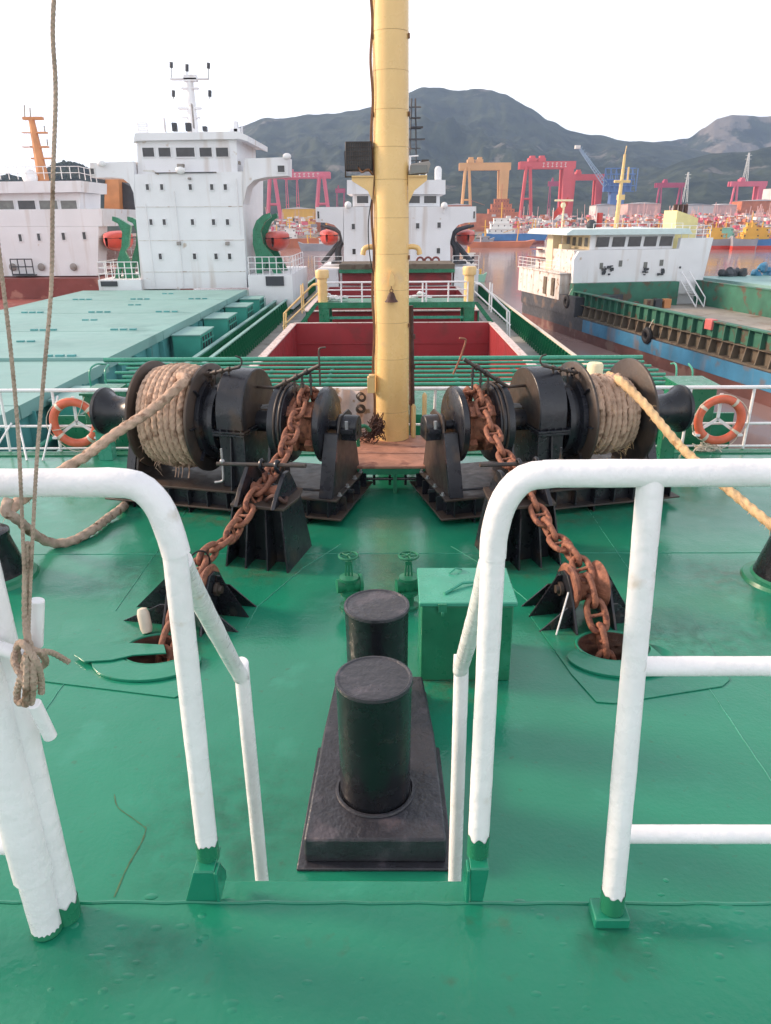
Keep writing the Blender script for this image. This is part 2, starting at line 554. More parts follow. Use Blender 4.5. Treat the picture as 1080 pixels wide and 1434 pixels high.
# ladder handrail going forward and down
YC = 2.0
k1 = at(645, 940, Y=YC)
mb = MB()
pipe(mb, [at(686, 790, Y=YR + .02), at(672, 845, Y=1.55), at(650, 920, Y=1.93), k1, at(645, 975, Y=YC + .02), Vector((at(640, 1222, Y=YC).x, YC + .03, .0))], .0242, sm=8)
rail_r.part('ladder_handrail', mb, 'white_rail', world=True)
def gusset(thing, p, s, wb=.052, wt=.024):
    mb = MB()
    z0 = PZ; z1 = p.z + .004; h = z1 - z0
    mb.prism([(-wb, 0), (wb * .6, 0), (wt, h), (-wt, h)], (p.x, PY - .004, z0), (1, 0, 0), (0, 0, 1), (0, .008, 0))
    mb.prism([(-.004, 0), (.07, 0), (.07, h * .3), (.03, h), (-.004, h)], (p.x + wt * s, PY - .004, z0), (0, 1, 0), (0, 0, 1), (.008 * s, 0, 0))
    mb.bx(p.x - wt, p.x + wt, PY - .002, YR + .028, z1 - .006, z1 + .002)
    thing.part('bracket', mb, 'deck_green', world=True, bev=.002)
gusset(rail_r, pb, -1, .018, .022)

rail_l = Thing('handrail', 'white tube handrail on the left, curving down into the ladder opening beside the roped post', 'handrail', (-.7, YR, PZ))
zt2 = at(100, 676, Y=YR).z
mb = MB()
pipe(mb, [at(247, 775, Y=YR), at(238, 745, Y=YR), at(222, 708, Y=YR), at(196, 682, Y=YR), at(160, 676, Y=YR), at(100, 676, Y=YR), Vector((-1.0, YR, zt2)), Vector((-1.8, YR, zt2))], .0285, sm=6)
rail_l.part('top_rail', mb, 'white_rail', world=True)
pb2 = at(292, 1200, Y=YR)
post(rail_l, at(245, 772, Y=YR), pb2, .025, paint_h=.04)
mb = MB()
k2 = at(338, 950, Y=YC)
pipe(mb, [at(253, 785, Y=YR + .02), at(272, 825, Y=1.5), at(322, 920, Y=1.9), k2, at(343, 985, Y=YC + .02), Vector((at(365, 1225, Y=YC).x, YC + .03, 0))], .0242, sm=8)
rail_l.part('ladder_handrail', mb, 'white_rail', world=True)
gusset(rail_l, pb2, 1)
q = at(20, 1183, Y=1.24)
mb = MB(); pipe(mb, [q, (-1.8, 1.26, q.z)], .021)
rail_l.part('cross_rail', mb, 'white_rail', world=True)
q2 = at(-10, 925, Y=1.26)
mb = MB(); pipe(mb, [q2, (-1.8, 1.26, q2.z)], .021)
rail_l.part('cross_rail', mb, 'white_rail', world=True)
pb3 = at(94, 1282, z=PZ)
pt3 = at(-8, 690, Y=pb3.y + .02)
post(rail_l, Vector((pb3.x - .01, pb3.y, zt2)), pb3, .030, paint_h=.04)
mb = MB(); pipe(mb, [(-1.7, YR, PZ), (-1.7, YR, zt2)])
rail_l.part('post', mb, 'white_rail', world=True)
# jackstaff in front of it, with the belaying pin and the halyards
pj = at(67, 1302, z=PZ)
jt = at(0, 660, Y=pj.y)
js = Thing('flagstaff', 'thick white staff standing at the far left with a green chipped foot', 'flagstaff', pj)
dj = Vector((-.012, 0, 1))
mb = MB(); pipe(mb, [pj + dj * .17, pj + dj * 2.6], .041)
st = js.part('upper_tube', mb, 'white_rail', world=True)
mb = MB(); pipe(mb, [pj + dj * .012, pj + dj * .2], .034)
js.part('lower_tube', mb, 'white_rail', world=True)
mb = MB(); mb.lathe([(.031, 0), (.035, .006), (.033, .02)], pj, (0, 0, 1), 20)
js.part('foot', mb, 'green', world=True)
# short tube welded across the staff as a cleat
a = at(52, 840, Y=pj.y - .015); b = at(60, 945, Y=pj.y - .01); c = at(70, 1030, Y=pj.y + .04)
mb = MB(); mb.tube([a, at(50, 905, Y=pj.y - .02)], .0135, 14)
js.part('cleat_horn', mb, 'white_rail', world=True, bev=.002)
mb = MB(); mb.tube([at(48, 985, Y=pj.y), at(71, 1032, Y=pj.y + .02)], .0135, 14)
js.part('cleat_horn', mb, 'white_rail', world=True, bev=.002)
mb = MB(); mb.tube([pj + dj * (a.z - PZ - .09), at(52, 925, Y=pj.y - .02)], .0135, 14)
js.part('cleat_arm', mb, 'white_rail', world=True)
# halyards
Yh = pj.y - .05
hal = Thing('halyard', 'two thin weathered ropes rising from a knot on the cleat of the white staff', 'rope', at(40, 960, Y=Yh))
mb = MB()
mb.rope([at(80, -60, Y=Yh + .05), at(74, 40, Y=Yh + .05), at(78, 130, Y=Yh + .05), at(74, 260, Y=Yh + .04), at(72, 400, Y=Yh + .03), at(62, 520, Y=Yh + .02), at(52, 640, Y=Yh + .01), at(46, 750, Y=Yh), at(41, 860, Y=Yh), at(40, 915, Y=Yh)], .0030, n=9)
hal.part('strand', mb, 'rope_grey', world=True)
mb = MB()
mb.rope([at(-14, 250, Y=Yh), at(2, 380, Y=Yh), at(14, 480, Y=Yh), at(25, 600, Y=Yh), at(30, 700, Y=Yh), at(34, 800, Y=Yh - .01), at(37, 890, Y=Yh), at(40, 920, Y=Yh)], .0030, n=9)
hal.part('strand', mb, 'rope_grey', world=True)
mb = MB()
kc = lambda x, y, d=0: at(x, y, Y=Yh - .01 + d)
mb.rope([kc(38, 760, .01), kc(36, 860, .01), kc(42, 905, -.01), kc(58, 915, .0), kc(63, 930, .05), kc(40, 938, .06), kc(24, 915, .02), kc(30, 900, -.02), kc(50, 925, -.03), kc(57, 950, -.01), kc(58, 970, 0)], .0062, n=9)
mb.rope([kc(26, 905, .02), kc(20, 925, -.01), kc(32, 950, -.03), kc(40, 970, -.02), kc(28, 985, -.01), kc(24, 970, 0), kc(32, 940, -.02), kc(38, 915, -.02)], .0062, n=9)
mb.rope([kc(46, 925, -.03), kc(47, 955, -.03), kc(44, 985, -.02)], .006, n=9)
mb.rope([kc(38, 915, -.03), kc(37, 950, -.035), kc(36, 988, -.03)], .006, n=9)
mb.rope([kc(60, 912, 0), kc(75, 915, .03), kc(96, 927, .06)], .0052, n=9)
hal.part('knot', mb, 'rope_grey', world=True)

# ---------------------------------------------------------------- double bollard in the middle
Yb = 3.33
xb = at(526, 1110, Y=Yb).x
bol = Thing('bollard', 'black double bollard on a long box base in the middle of the green deck', 'bollard', (xb, Yb, 0))
mb = MB()
mb.prism([(-.41, -.41), (.42, -.41), (.40, .55), (.375, .56), (.34, 1.16), (-.33, 1.16), (-.36, .56), (-.385, .55)], (0, 0, .0), (1, 0, 0), (0, 1, 0), (0, 0, .02))
bol.part('flange_plate', mb, 'black_dusty', bev=.006)
mb = MB()
mb.prism([(-.37, -.37), (.38, -.37), (.36, .5), (.31, 1.12), (-.30, 1.12), (-.34, .5)], (0, 0, .02), (1, 0, 0), (0, 1, 0), (0, 0, .16))
bol.part('base_box', mb, 'black_dusty', bev=.014)
mb = MB(); mb.tube([Vector((x, y, .186)) for x, y in ell(.0, .0, .215, .215, 40)] + [Vector((.215, 0, .186))], .012, 6)
bol.part('weld_bead', mb, 'black_dusty')
for i, y in enumerate((0, .80)):
    mb = MB()
    n = 48
    mb.lathe([(.198, .18), (.198, .4), (.199, .7), (.202, .885), (.206, .905), (.206, .925)], (0, y, 0), (0, 0, 1), n, cap=False)
    p = bol.part('post', mb, 'black_paint')
    mb = MB(); mb.lathe([(.200, .90), (.209, .915), (.207, .932), (.195, .935), (.187, .929), (.001, .930)], (0, y, 0), (0, 0, 1), n, cap=False)
    bol.part('cap', mb, 'black_dusty', parent=p)

# side bollards, cut by the picture edges
def side_bollard(loc, label, lean):
    t = Thing('mooring_bollard', label, 'bollard', loc)
    mb = MB(); mb.lathe([(.40, 0), (.38, .03), (.32, .04), (.30, .06)], (0, 0, 0), (0, 0, 1), 32)
    t.part('foot', mb, 'green')
    mb = MB(); mb.lathe([(.30, .05), (.20, .42), (.21, .45), (.21, .48), (.18, .50)], (0, 0, 0), (0, 0, 1), 32)
    t.part('post', mb, 'black_paint')
side_bollard((3.72, 6.30, 0), 'black round bollard cut off by the right picture edge under the yellow rope', 1)
lb = at(24, 815, z=0)
side_bollard((lb.x - .26, lb.y + .1, 0), 'black round bollard at the far left behind the halyards', -1)

# ---------------------------------------------------------------- locker and valves
lk = Thing('deck_locker', 'green steel locker with a pale lid right of the bollard', 'locker', (.53, 4.92, 0))
mb = MB(); mb.bx(-.33, .33, -.27, .27, 0, .63)
lk.part('body', mb, 'green', bev=.01)
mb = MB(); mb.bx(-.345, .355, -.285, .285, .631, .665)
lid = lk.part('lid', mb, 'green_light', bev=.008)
mb = MB()
mb.tube([(-.16, -.16, .672), (-.02, -.03, .69), (.24, .06, .672)], .012, 6)
mb.tube([(-.10, .17, .672), (-.05, .20, .70), (.0, .24, .672)], .007, 6)
lk.part('handle', mb, 'green_light', parent=lid)
for x in (-.18, .2):
    mb = MB(); mb.bx(x - .03, x + .03, -.30, -.286, .59, .66); mb.cyl((x, -.305, .6), (x, -.305, .57), .012, n=8)
    lk.part('latch', mb, 'green', bev=.003)
vs_ = [(at(490, 850, z=0), 'green valve with a handwheel left of the mast reflection, behind the bollard'), (at(572, 850, z=0), 'green valve with a handwheel standing against the locker')]
v0 = None
for p, lbl in vs_:
    t = Thing('valve', lbl, 'valve', (p.x, p.y, 0), group='deck valves with handwheels'); t.o.scale = (1, 1, 1.3)
    mb = MB(); mb.lathe([(.09, 0), (.09, .02), (.05, .025), (.05, .10), (.085, .105), (.085, .13), (.05, .135), (.065, .17), (.065, .2), (.085, .21), (.085, .23), (.03, .24)], n=20)
    mb.lathe([(.05, -.11), (.05, .11)], (0, 0, .17), (1, .3, 0), 14); mb.lathe([(.07, .09), (.07, .115)], (0, 0, .17), (1, .3, 0), 14)
    t.part('body', mb, 'green')
    mb = MB(); mb.cyl((.03, 0, .23), (.02, 0, .33), .008, n=6); mb.cyl((-.03, 0, .23), (-.02, 0, .33), .008, n=6); mb.cyl((0, 0, .24), (0, 0, .40), .009, n=8); mb.bx(-.028, .028, -.012, .012, .32, .345)
    t.part('stem', mb, 'green')
    mb = MB(); mb.torus((0, 0, .385), (0, 0, 1), .082, .009, 24, 8)
    for k in range(5):
        a = k * 2 * math.pi / 5; mb.cyl((0, 0, .385), (.08 * math.cos(a), .08 * math.sin(a), .385), .006, n=6)
    t.part('handwheel', mb, 'green')

# ---------------------------------------------------------------- hawse pipes, doubler plates, deck seams
def on_deck(pts, z=0.): return [at(x, y, z=z) for x, y in pts]
for s in (1, -1):
    hx, hy = HAWSE[s]
    side = 'right' if s > 0 else 'left'
    t = Thing('hawse_pipe', f'open hawse hole with a rusty throat in the green deck under the {side} anchor chain', 'hawse pipe', (hx, hy, 0))
    mb = MB(); n = 28
    ring = [(.29, .0), (.285, .018), (.262, .018), (.258, -.05), (.25, -1.2)]
    for r, h in ring:
        pass
    vsx = []
    for r, h in ring: vsx += [Vector((a_ * r / .27, b_ * r / .27, h)) for a_, b_ in ell(0, 0, .27, .22, n)]
    fs = [(i * n + k, i * n + (k + 1) % n, (i + 1) * n + (k + 1) % n, (i + 1) * n + k) for i in range(len(ring) - 1) for k in range(n)]
    mb.add(vsx, fs)
    t.part('throat', mb, 'rust_dark')
    mb = MB(); mb.torus((0, 0, .05), (0, 0, 1), .0, .0, 3, 3) if False else None
    rim = [Vector((x, y, .020)) for x, y in ell(0, 0, .275, .228, 30)]; rim.append(rim[0])
    mb.tube(rim, .012, 8)
    t.part('rim', mb, 'deck_green')
    # crescent cover plates lying round the hole
    for (ri, ro, a0, a1, z) in ((.30, .62, 150, 330, .012), ):
        if s > 0: a0, a1 = 195, 360
        else: a0, a1 = 180, 345
        o_, i_ = [], []
        for k in range(25):
            a = R_(a0 + (a1 - a0) * k / 24)
            th = math.sin(math.pi * k / 24) ** .6
            o_.append(((ri + (ro - ri) * th) * math.cos(a), (ri + (ro - ri) * th) * .72 * math.sin(a)))
            i_.append((ri * math.cos(a), ri * .8 * math.sin(a)))
        poly = o_ + i_[::-1]
        mb = MB(); mb.prism(poly, (0, 0, z), (1, 0, 0), (0, 1, 0), (0, 0, .022))
        t.part('cover_plate', mb, 'deck_green', bev=.003)
    if s < 0:
        mb = MB(); mb.prism([(-.62, -.12), (-.5, -.02), (-.25, .05), (.05, .02), (.1, -.1), (-.15, -.13), (-.3, -.2), (-.5, -.22)], (0, 0, .036), (1, 0, 0), (0, 1, 0), (0, 0, .014))
        t.part('cover_flap', mb, 'deck_green', bev=.003)
    mb = MB()
    if s < 0: poly = [at(x, y, z=0) for x, y in ((60, 955), (245, 978), (268, 968), (280, 880), (200, 850), (90, 870))]
    else: poly = [at(x, y, z=0) for x, y in ((740, 860), (800, 945), (835, 984), (860, 986), (1012, 962), (1022, 953), (960, 850))]
    mb.prism([(p.x, p.y) for p in poly], (0, 0, .001), (1, 0, 0), (0, 1, 0), (0, 0, .009))
    hx2, hy2 = HAWSE[s]
    o = t.part('doubler_plate', mb, 'deck_green', world=True, bev=.003)
# make the doubler rings open at the hole: rebuild them with the hole cut
for o in [q for q in COL.objects if q.name.startswith('doubler_plate')]:
    me = o.data
    top = [v.co.copy() for v in me.vertices]
    n = len(top) // 2
    lp = [(v.x, v.y) for v in top[:n]]
    bm = bmesh.new(); es = []
    for L_ in (lp, ell(0, 0, .265, .215)):
        vv = [bm.verts.new((x, y, .010)) for x, y in L_]
        es += [bm.edges.new((vv[i], vv[(i + 1) % len(vv)])) for i in range(len(vv))]
    r = bmesh.ops.triangle_fill(bm, use_beauty=True, edges=es)
    fs = [f for f in bm.faces]
    ex = bmesh.ops.extrude_face_region(bm, geom=fs)
    for v in [g for g in ex['geom'] if isinstance(g, bmesh.types.BMVert)]: v.co.z -= .009
    bmesh.ops.recalc_face_normals(bm, faces=bm.faces)
    bm.to_mesh(me); bm.free()
seam_lines = [[(478, 762), (425, 795), (360, 850), (345, 880)], [(632, 765), (690, 800), (790, 885)], [(330, 850), (120, 850)], [(700, 1000), (1080, 1000)],
              [(560, 705), (650, 735), (700, 790)], [(0, 905), (60, 902), (120, 905)]]
mb = MB()
for sl in seam_lines[:2]:
    p = resample([at(x, y, z=.001) for x, y in sl], .05)
    mb.tube([q + Vector((random.uniform(-.004, .004), random.uniform(-.004, .004), 0)) for q in p], .0045, 6)
for x in (-2.45, 2.3):
    mb.tube([Vector((x + random.uniform(-.003, .003), 1.4 + .1 * i, .001)) for i in range(88)], .004, 6)
for y in (2.35, 6.9):
    mb.tube([Vector((x, y + random.uniform(-.003, .003), .001)) for x in [-4 + .1 * i for i in range(81)]], .004, 6)
o = struct('deck_seam', mb, 'green_light')
mb = MB()                                               # hairline rusty crack in the deck paint, left foreground
for sl, wd in (([(160, 1256), (178, 1215), (198, 1180), (205, 1160)], .006), ([(205, 1160), (185, 1145), (165, 1130), (160, 1112)], .004)):
    p = catmull([at(x, y, z=.002) for x, y in sl], 6)
    for i in range(len(p) - 1):
        a, b = p[i], p[i + 1]; d = (b - a).normalized(); nrm = Vector((-d.y, d.x, 0)) * wd * (.4 + .6 * random.random())
        mb.add([a - nrm, b - nrm, b + nrm, a + nrm], [(0, 1, 2, 3)])
M('barge_red', (.13, .052, .046), .65, var=.25, vs=.4, stain=(.20, .12, .10), sa=.45, ss=.6)
M('crack_stain', (.05, .13, .055), .6, var=.3, vs=20)
struct('deck_crack', mb, 'crack_stain')
# paint drips and blobs on the platform around the posts
mb = MB()
for i in range(150):
    bx_, by_ = random.choice(((-.62, 1.15), (-.45, 1.1), (.42, 1.1), (-.6, .98), (0, .95), (.5, 1.2)))
    mb.sphere((bx_ + random.gauss(0, .15), by_ + random.gauss(0, .09), PZ - .001), random.uniform(.003, .010), 8, 5, (random.uniform(1.2, 2.4), 1, .32))
struct('paint_blobs', mb, 'deck_green')

# soft grime, rust bleed and scuffs on the deck paint round fittings
def grime_mat(name, col, seed):
    m = bpy.data.materials.new(name); m.use_nodes = True
    t = m.node_tree; b = t.nodes['Principled BSDF']; L = t.links.new
    b.inputs['Base Color'].default_value = (*col, 1); b.inputs['Roughness'].default_value = .55
    tcn = t.nodes.new('ShaderNodeTexCoord')
    g = t.nodes.new('ShaderNodeVectorMath'); g.operation = 'LENGTH'
    mpn = t.nodes.new('ShaderNodeMapping'); mpn.inputs['Location'].default_value = (-1, -1, 0); mpn.inputs['Scale'].default_value = (2, 2, 0)
    L(tcn.outputs['Generated'], mpn.inputs[0]); L(mpn.outputs[0], g.inputs[0])
    r = t.nodes.new('ShaderNodeMapRange'); r.inputs['From Min'].default_value = 1; r.inputs['From Max'].default_value = .2
    L(g.outputs['Value'], r.inputs['Value'])
    gg = t.nodes.new('ShaderNodeNewGeometry')
    n = t.nodes.new('ShaderNodeTexNoise'); n.inputs['Scale'].default_value = 9; n.inputs['Detail'].default_value = 8; n.inputs['Roughness'].default_value = .7
    L(gg.outputs['Position'], n.inputs['Vector'])
    r2 = t.nodes.new('ShaderNodeMapRange'); r2.inputs['From Min'].default_value = .42; r2.inputs['From Max'].default_value = .72; r2.inputs['To Max'].default_value = .42
    L(n.outputs[0], r2.inputs['Value'])
    mu = t.nodes.new('ShaderNodeMath'); mu.operation = 'MULTIPLY'
    L(r.outputs[0], mu.inputs[0]); L(r2.outputs[0], mu.inputs[1]); L(mu.outputs[0], b.inputs['Alpha'])
    MATS[name] = m
grime_mat('rust_bleed', (.16, .075, .045), 1)
grime_mat('boot_grime', (.03, .075, .05), 2)
def patch(x, y, z, rx, ry, rot, mt):
    bm_ = MB(); pts = ell(0, 0, rx, ry, 20, 0)
    bm_.add([(a, b, 0) for a, b in pts], [tuple(range(20))])
    o = link('deck_stain', bm_.mesh('deck_stain', mt)); o.location = (x, y, z); o.rotation_euler = (0, 0, rot); o['kind'] = 'structure'
patches = [(-1.3, 6.55, .7, .45, .2, 'rust_bleed'), (1.3, 6.55, .7, .45, -.2, 'rust_bleed'), (-1.8, 5.3, .6, .6, 0, 'rust_bleed'), (1.7, 5.35, .6, .5, 0, 'rust_bleed'),
           (-1.9, 7.8, 1.5, .35, -.25, 'rust_bleed'), (1.9, 7.8, 1.5, .35, .25, 'rust_bleed'), (-.9, 3.2, .7, .9, .3, 'boot_grime'),
           (.4, 4.5, .5, .3, 0, 'rust_bleed'), (0, 6.2, .6, 1.2, 0, 'boot_grime'), (-2.4, 6.4, .8, .6, .4, 'boot_grime'), (2.6, 5.2, .9, .5, .2, 'boot_grime'), (3.2, 6.3, .7, .5, 0, 'rust_bleed')]
for i, (x, y, rx, ry, ro, mt) in enumerate(patches): patch(x, y, .0125 + i * .0004, rx, ry, ro, mt)
for i, (x, y, rx, ry, ro, mt) in enumerate([(-.56, 1.14, .16, .10, .3, 'boot_grime'), (.50, 1.17, .20, .10, 0, 'boot_grime'), (.24, 1.22, .08, .05, 0, 'rust_bleed')]): patch(x, y, PZ + .0035 + i * .0004, rx, ry, ro, mt)
# ---------------------------------------------------------------- windlasses
TOE = R_(14)
def windlass(s):
    side = 'left' if s < 0 else 'right'
    C = Vector((-.97 if s < 0 else .93, 8.32, 0))
    # local x = outward along the shaft, local y = away from the ladder
    U = Vector((s * math.cos(TOE), math.sin(TOE), 0)); V = Vector((-s * math.sin(TOE), math.cos(TOE), 0)); Z = Vector((0, 0, 1))
    W = lambda u, v, z: C + U * u + V * v + Z * z
    t = Thing('windlass', f'black anchor windlass with rope drum and chain wheel on the {side} of the mast', 'windlass', C, group='anchor windlasses')
    P = lambda name, mb, mt, **k: t.part(name, mb, mt, world=True, **k)
    RT = Matrix((U, V, Z)).transposed()
    def bx(mb, u0, u1, v0, v1, z0, z1):
        return mb.box(W((u0 + u1) / 2, (v0 + v1) / 2, (z0 + z1) / 2), (abs(u1 - u0), abs(v1 - v0), abs(z1 - z0)), m=RT)
    SZ = 1.0
    # foundation: lower flange, webs, upper flange
    mb = MB(); bx(mb, -.56, 2.42, -.62, .72, .075, .095); bx(mb, -.50, 2.36, -.56, .66, .27, .295)
    base = P('base_plate', mb, 'winch_brown', bev=.004)
    mb = MB()
    bx(mb, -.46, 2.32, -.50, -.485, .095, .27); bx(mb, -.46, -.445, -.49, .6, .095, .27); bx(mb, -.46, 2.32, .585, .6, .095, .27)
    bx(mb, -.40, 2.25, -.42, -.40, 0, .075); bx(mb, -.42, -.40, -.42, .5, 0, .075)
    P('web_plate', mb, 'winch_black')
    for i in range(12):
        u = -.40 + i * .245
        mb = MB(); bx(mb, u - .006, u + .006, -.60, -.5, .095, .27)
        if i % 3 == 1: bx(mb, u - .008, u + .008, -.60, -.42, -.0, .075)
        P('rib', mb, 'winch_black')
    for i in range(4):
        v = -.35 + i * .28
        mb = MB(); bx(mb, -.54, -.46, v - .006, v + .006, .095, .27)
        P('rib', mb, 'winch_black')
    # bolts along the inner edge
    for v in (-.4, -.1, .2, .45):
        mb = MB(); mb.cyl(W(-.48, v, .295), W(-.48, v, .33), .018, n=6); mb.cyl(W(-.48, v, .295), W(-.48, v, .302), .03, n=10)
        P('bolt', mb, 'steel')
    # shaft
    mb = MB(); mb.cyl(W(-.56, 0, SZ), W(2.45, 0, SZ), .055, n=20)
    mb.cyl(W(.28, 0, SZ), W(.64, 0, SZ), .125, n=24); mb.cyl(W(.40, 0, SZ), W(.44, 0, SZ), .15, n=24)
    P('shaft', mb, 'winch_black')
    # inner end bearing stand
    mb = MB(); mb.prism([(-.50, .295), (.58, .295), (.48, .62), (.30, 1.08), (.18, 1.15), (-.14, 1.14), (-.24, .95), (-.44, .36)], W(-.43, 0, 0), V, Z, U * .02)
    stand = P('bearing_stand', mb, 'winch_brown', bev=.003)
    mb = MB(); mb.prism([(-.63, .34), (-.53, .34), (-.50, .92), (-.60, .92)], W(0, -.30, 0), U, Z, V * -.02)
    mb = MB(); bx(mb, -.62, -.54, -.30, -.285, .30, .34)
    mb.add([W(-.44, -.54, .30), W(-.28, -.54, .30), W(-.28, -.28, .97), W(-.44, -.28, .97), W(-.44, -.48, .30), W(-.28, -.48, .30), W(-.28, -.22, .97), W(-.44, -.22, .97)],
           [(0, 1, 2, 3), (7, 6, 5, 4), (0, 4, 5, 1), (1, 5, 6, 2), (2, 6, 7, 3), (3, 7, 4, 0)])
    P('stiffener', mb, 'winch_black', parent=stand, bev=.002)
    mb = MB(); mb.lathe([(.12, -.60), (.13, -.59), (.13, -.38), (.11, -.36)], W(0, 0, SZ), U, 24); bx(mb, -.58, -.40, -.17, .17, SZ - .05, SZ - .0); bx(mb, -.60, -.40, -.12, .12, SZ - .14, SZ - .04)
    P('bearing', mb, 'winch_black', parent=stand, bev=.003)
    for v in (-.11, .11):
        mb = MB(); mb.cyl(W(-.5, v * 1.3, SZ), W(-.5, v * 1.3, SZ + .09), .022, n=6)
        P('bolt', mb, 'steel', parent=stand)
    # chain wheel: two flanges, hub with whelps, brake drum and band
    mb = MB(); mb.lathe([(.12, -.27), (.40, -.27), (.43, -.25), (.43, -.19), (.40, -.17), (.12, -.16)], W(0, 0, SZ), U, 48)
    P('wheel_flange', mb, 'winch_black')
    mb = MB(); mb.lathe([(.12, .15), (.38, .15), (.44, .17), (.44, .34), (.40, .36), (.12, .36)], W(0, 0, SZ), U, 48)
    bd = P('brake_drum', mb, 'winch_black')
    mb = MB(); mb.torus(W(.255, 0, SZ), U, .452, .012, 48, 6, up=Z); mb.torus(W(.20, 0, SZ), U, .452, .010, 48, 6, up=Z)
    P('brake_band', mb, 'winch_brown', parent=bd)
    mb = MB(); mb.lathe([(.33, -.16), (.25, -.06), (.25, .06), (.33, .15)], W(0, 0, SZ), U, 32)
    for k in range(5):
        a = k * 2 * math.pi / 5
        d = V * math.cos(a) + Z * math.sin(a); tt = V * -math.sin(a) + Z * math.cos(a)
        for sg in (-1, 1):
            mb.box(W(sg * .10, 0, SZ) + d * .32, (.10, .12, .08), m=Matrix((U, tt, d)).transposed())
    P('chain_wheel', mb, 'rust_chain', bev=.006)
    # feet under the chain wheel
    for u in (.40,):
        mb = MB(); mb.prism([(-.34, .295), (.34, .295), (.17, .9), (.12, SZ + .05), (-.12, SZ + .05), (-.17, .9)], W(u, 0, 0), V, Z, U * .035)
        P('bearing_stand', mb, 'winch_black', bev=.003)
    # gear case with arched top, split flange and sump
    def arch(r, zc, zb, n=26, w=None):
        w = w or r
        pts = [(w, zb)] + [(r * math.cos(math.pi * i / n), zc + r * math.sin(math.pi * i / n)) for i in range(n + 1)] + [(-w, zb)]
        return pts
    GU = .62
    mb = MB(); mb.prism(arch(.475, 1.13, .98), W(GU, .02, 0), V, Z, U * .33)
    gc = P('gear_case', mb, 'winch_black', bev=.012)
    mb = MB(); mb.prism(arch(.462, 1.13, .99), W(GU - .004, .02, 0), V, Z, U * .006)
    P('side_cover', mb, 'winch_brown', parent=gc)
    mb = MB(); bx(mb, GU - .03, GU + .36, -.50, .54, .955, .98); bx(mb, GU - .03, GU + .36, -.50, .54, .925, .95)
    P('split_flange', mb, 'winch_black', parent=gc, bev=.004)
    for i in range(5):
        for v in (-.485, .525):
            mb = MB(); mb.cyl(W(GU + .01 + i * .085, v, .915), W(GU + .01 + i * .085, v, 1.0), .013, n=6)
            P('bolt', mb, 'winch_black', parent=gc)
    mb = MB(); mb.prism([(-.44, .295), (.46, .295), (.46, .925), (-.44, .925)], W(GU + .01, .02, 0), V, Z, U * .31)
    P('sump', mb, 'winch_black', bev=.01)
    for u in (GU + .155,):
        mb = MB(); mb.prism([(-.56, .295), (-.43, .295), (-.43, .90), (-.47, .90)], W(u, .02, 0), V, Z, U * .012)
        P('rib', mb, 'winch_black')
    # clutch and ratchet ring between case and drum
    mb = MB(); mb.lathe([(.13, .95), (.30, .96), (.30, 1.0), (.44, 1.01), (.44, 1.07), (.40, 1.08), (.40, 1.14), (.48, 1.15), (.48, 1.205), (.2, 1.21)], W(0, 0, SZ), U, 48)
    P('brake_ring', mb, 'winch_black')
    mb = MB()
    for k in range(14):
        a = k * 2 * math.pi / 14; d = V * math.cos(a) + Z * math.sin(a)
        mb.cyl(W(1.0, 0, SZ) + d * .37, W(1.18, 0, SZ) + d * .37, .014, n=6)
    P('ratchet_pin', mb, 'winch_brown')
    # rope drum
    mb = MB(); mb.lathe([(.16, 1.215), (.625, 1.215), (.64, 1.225), (.64, 1.25), (.625, 1.26), (.16, 1.265)], W(0, 0, SZ), U, 64)
    P('drum_flange', mb, 'winch_brown')
    mb = MB(); mb.lathe([(.16, 1.95), (.625, 1.955), (.64, 1.965), (.64, 1.99), (.625, 2.0), (.16, 2.0)], W(0, 0, SZ), U, 64)
    P('drum_flange', mb, 'winch_brown')
    for uu, sg in ((1.215, -1), (2.0, 1)):
        for k in range(8):
            a = k * math.pi / 4; d = V * math.cos(a) + Z * math.sin(a); tt = V * -math.sin(a) + Z * math.cos(a)
            mb = MB(); mb.box(W(uu + sg * .02, 0, SZ) + d * .37, (.04, .014, .42), m=Matrix((U, tt, d)).transposed())
            P('spoke', mb, 'winch_black')
    mb = MB(); mb.cyl(W(1.24, 0, SZ), W(1.97, 0, SZ), .24, n=28)
    P('drum_barrel', mb, 'winch_black')
    # warping head
    mb = MB(); mb.lathe([(.06, 2.19), (.20, 2.195), (.235, 2.22), (.225, 2.25), (.19, 2.32), (.185, 2.42), (.20, 2.54), (.26, 2.64), (.29, 2.66), (.29, 2.70), (.27, 2.715), (.05, 2.70)], W(0, 0, SZ), U, 40)
    P('warping_head', mb, 'winch_black')
    # outer bearing stand
    mb = MB(); mb.prism([(-.42, .295), (.42, .295), (.15, 1.08), (-.15, 1.08)], W(2.07, 0, 0), V, Z, U * .03)
    os_ = P('bearing_stand', mb, 'winch_brown', bev=.003)
    mb = MB(); mb.lathe([(.12, 2.01), (.13, 2.02), (.13, 2.18), (.11, 2.19)], W(0, 0, SZ), U, 24)
    P('bearing', mb, 'winch_black', parent=os_)
    mb = MB(); mb.add([W(2.11, -.44, .30), W(2.22, -.44, .30), W(2.22, -.16, .98), W(2.11, -.16, .98), W(2.11, -.40, .30), W(2.22, -.40, .30), W(2.22, -.12, .98), W(2.11, -.12, .98)],
           [(0, 1, 2, 3), (7, 6, 5, 4), (0, 4, 5, 1), (1, 5, 6, 2), (2, 6, 7, 3), (3, 7, 4, 0)])
    P('stiffener', mb, 'winch_black', parent=os_)
    # control gear over the chain wheel
    mb = MB()
    h0, h1 = W(.62, -.10, 1.50), W(-.20, -.12, 1.70) if s < 0 else W(-.18, -.12, 1.76)
    h0 = W(.36, -.1, 1.42)
    mb.tube([h0, h1], .022, 10)
    mb.tube([h0, W(.62, .0, 1.40)], .018, 8)
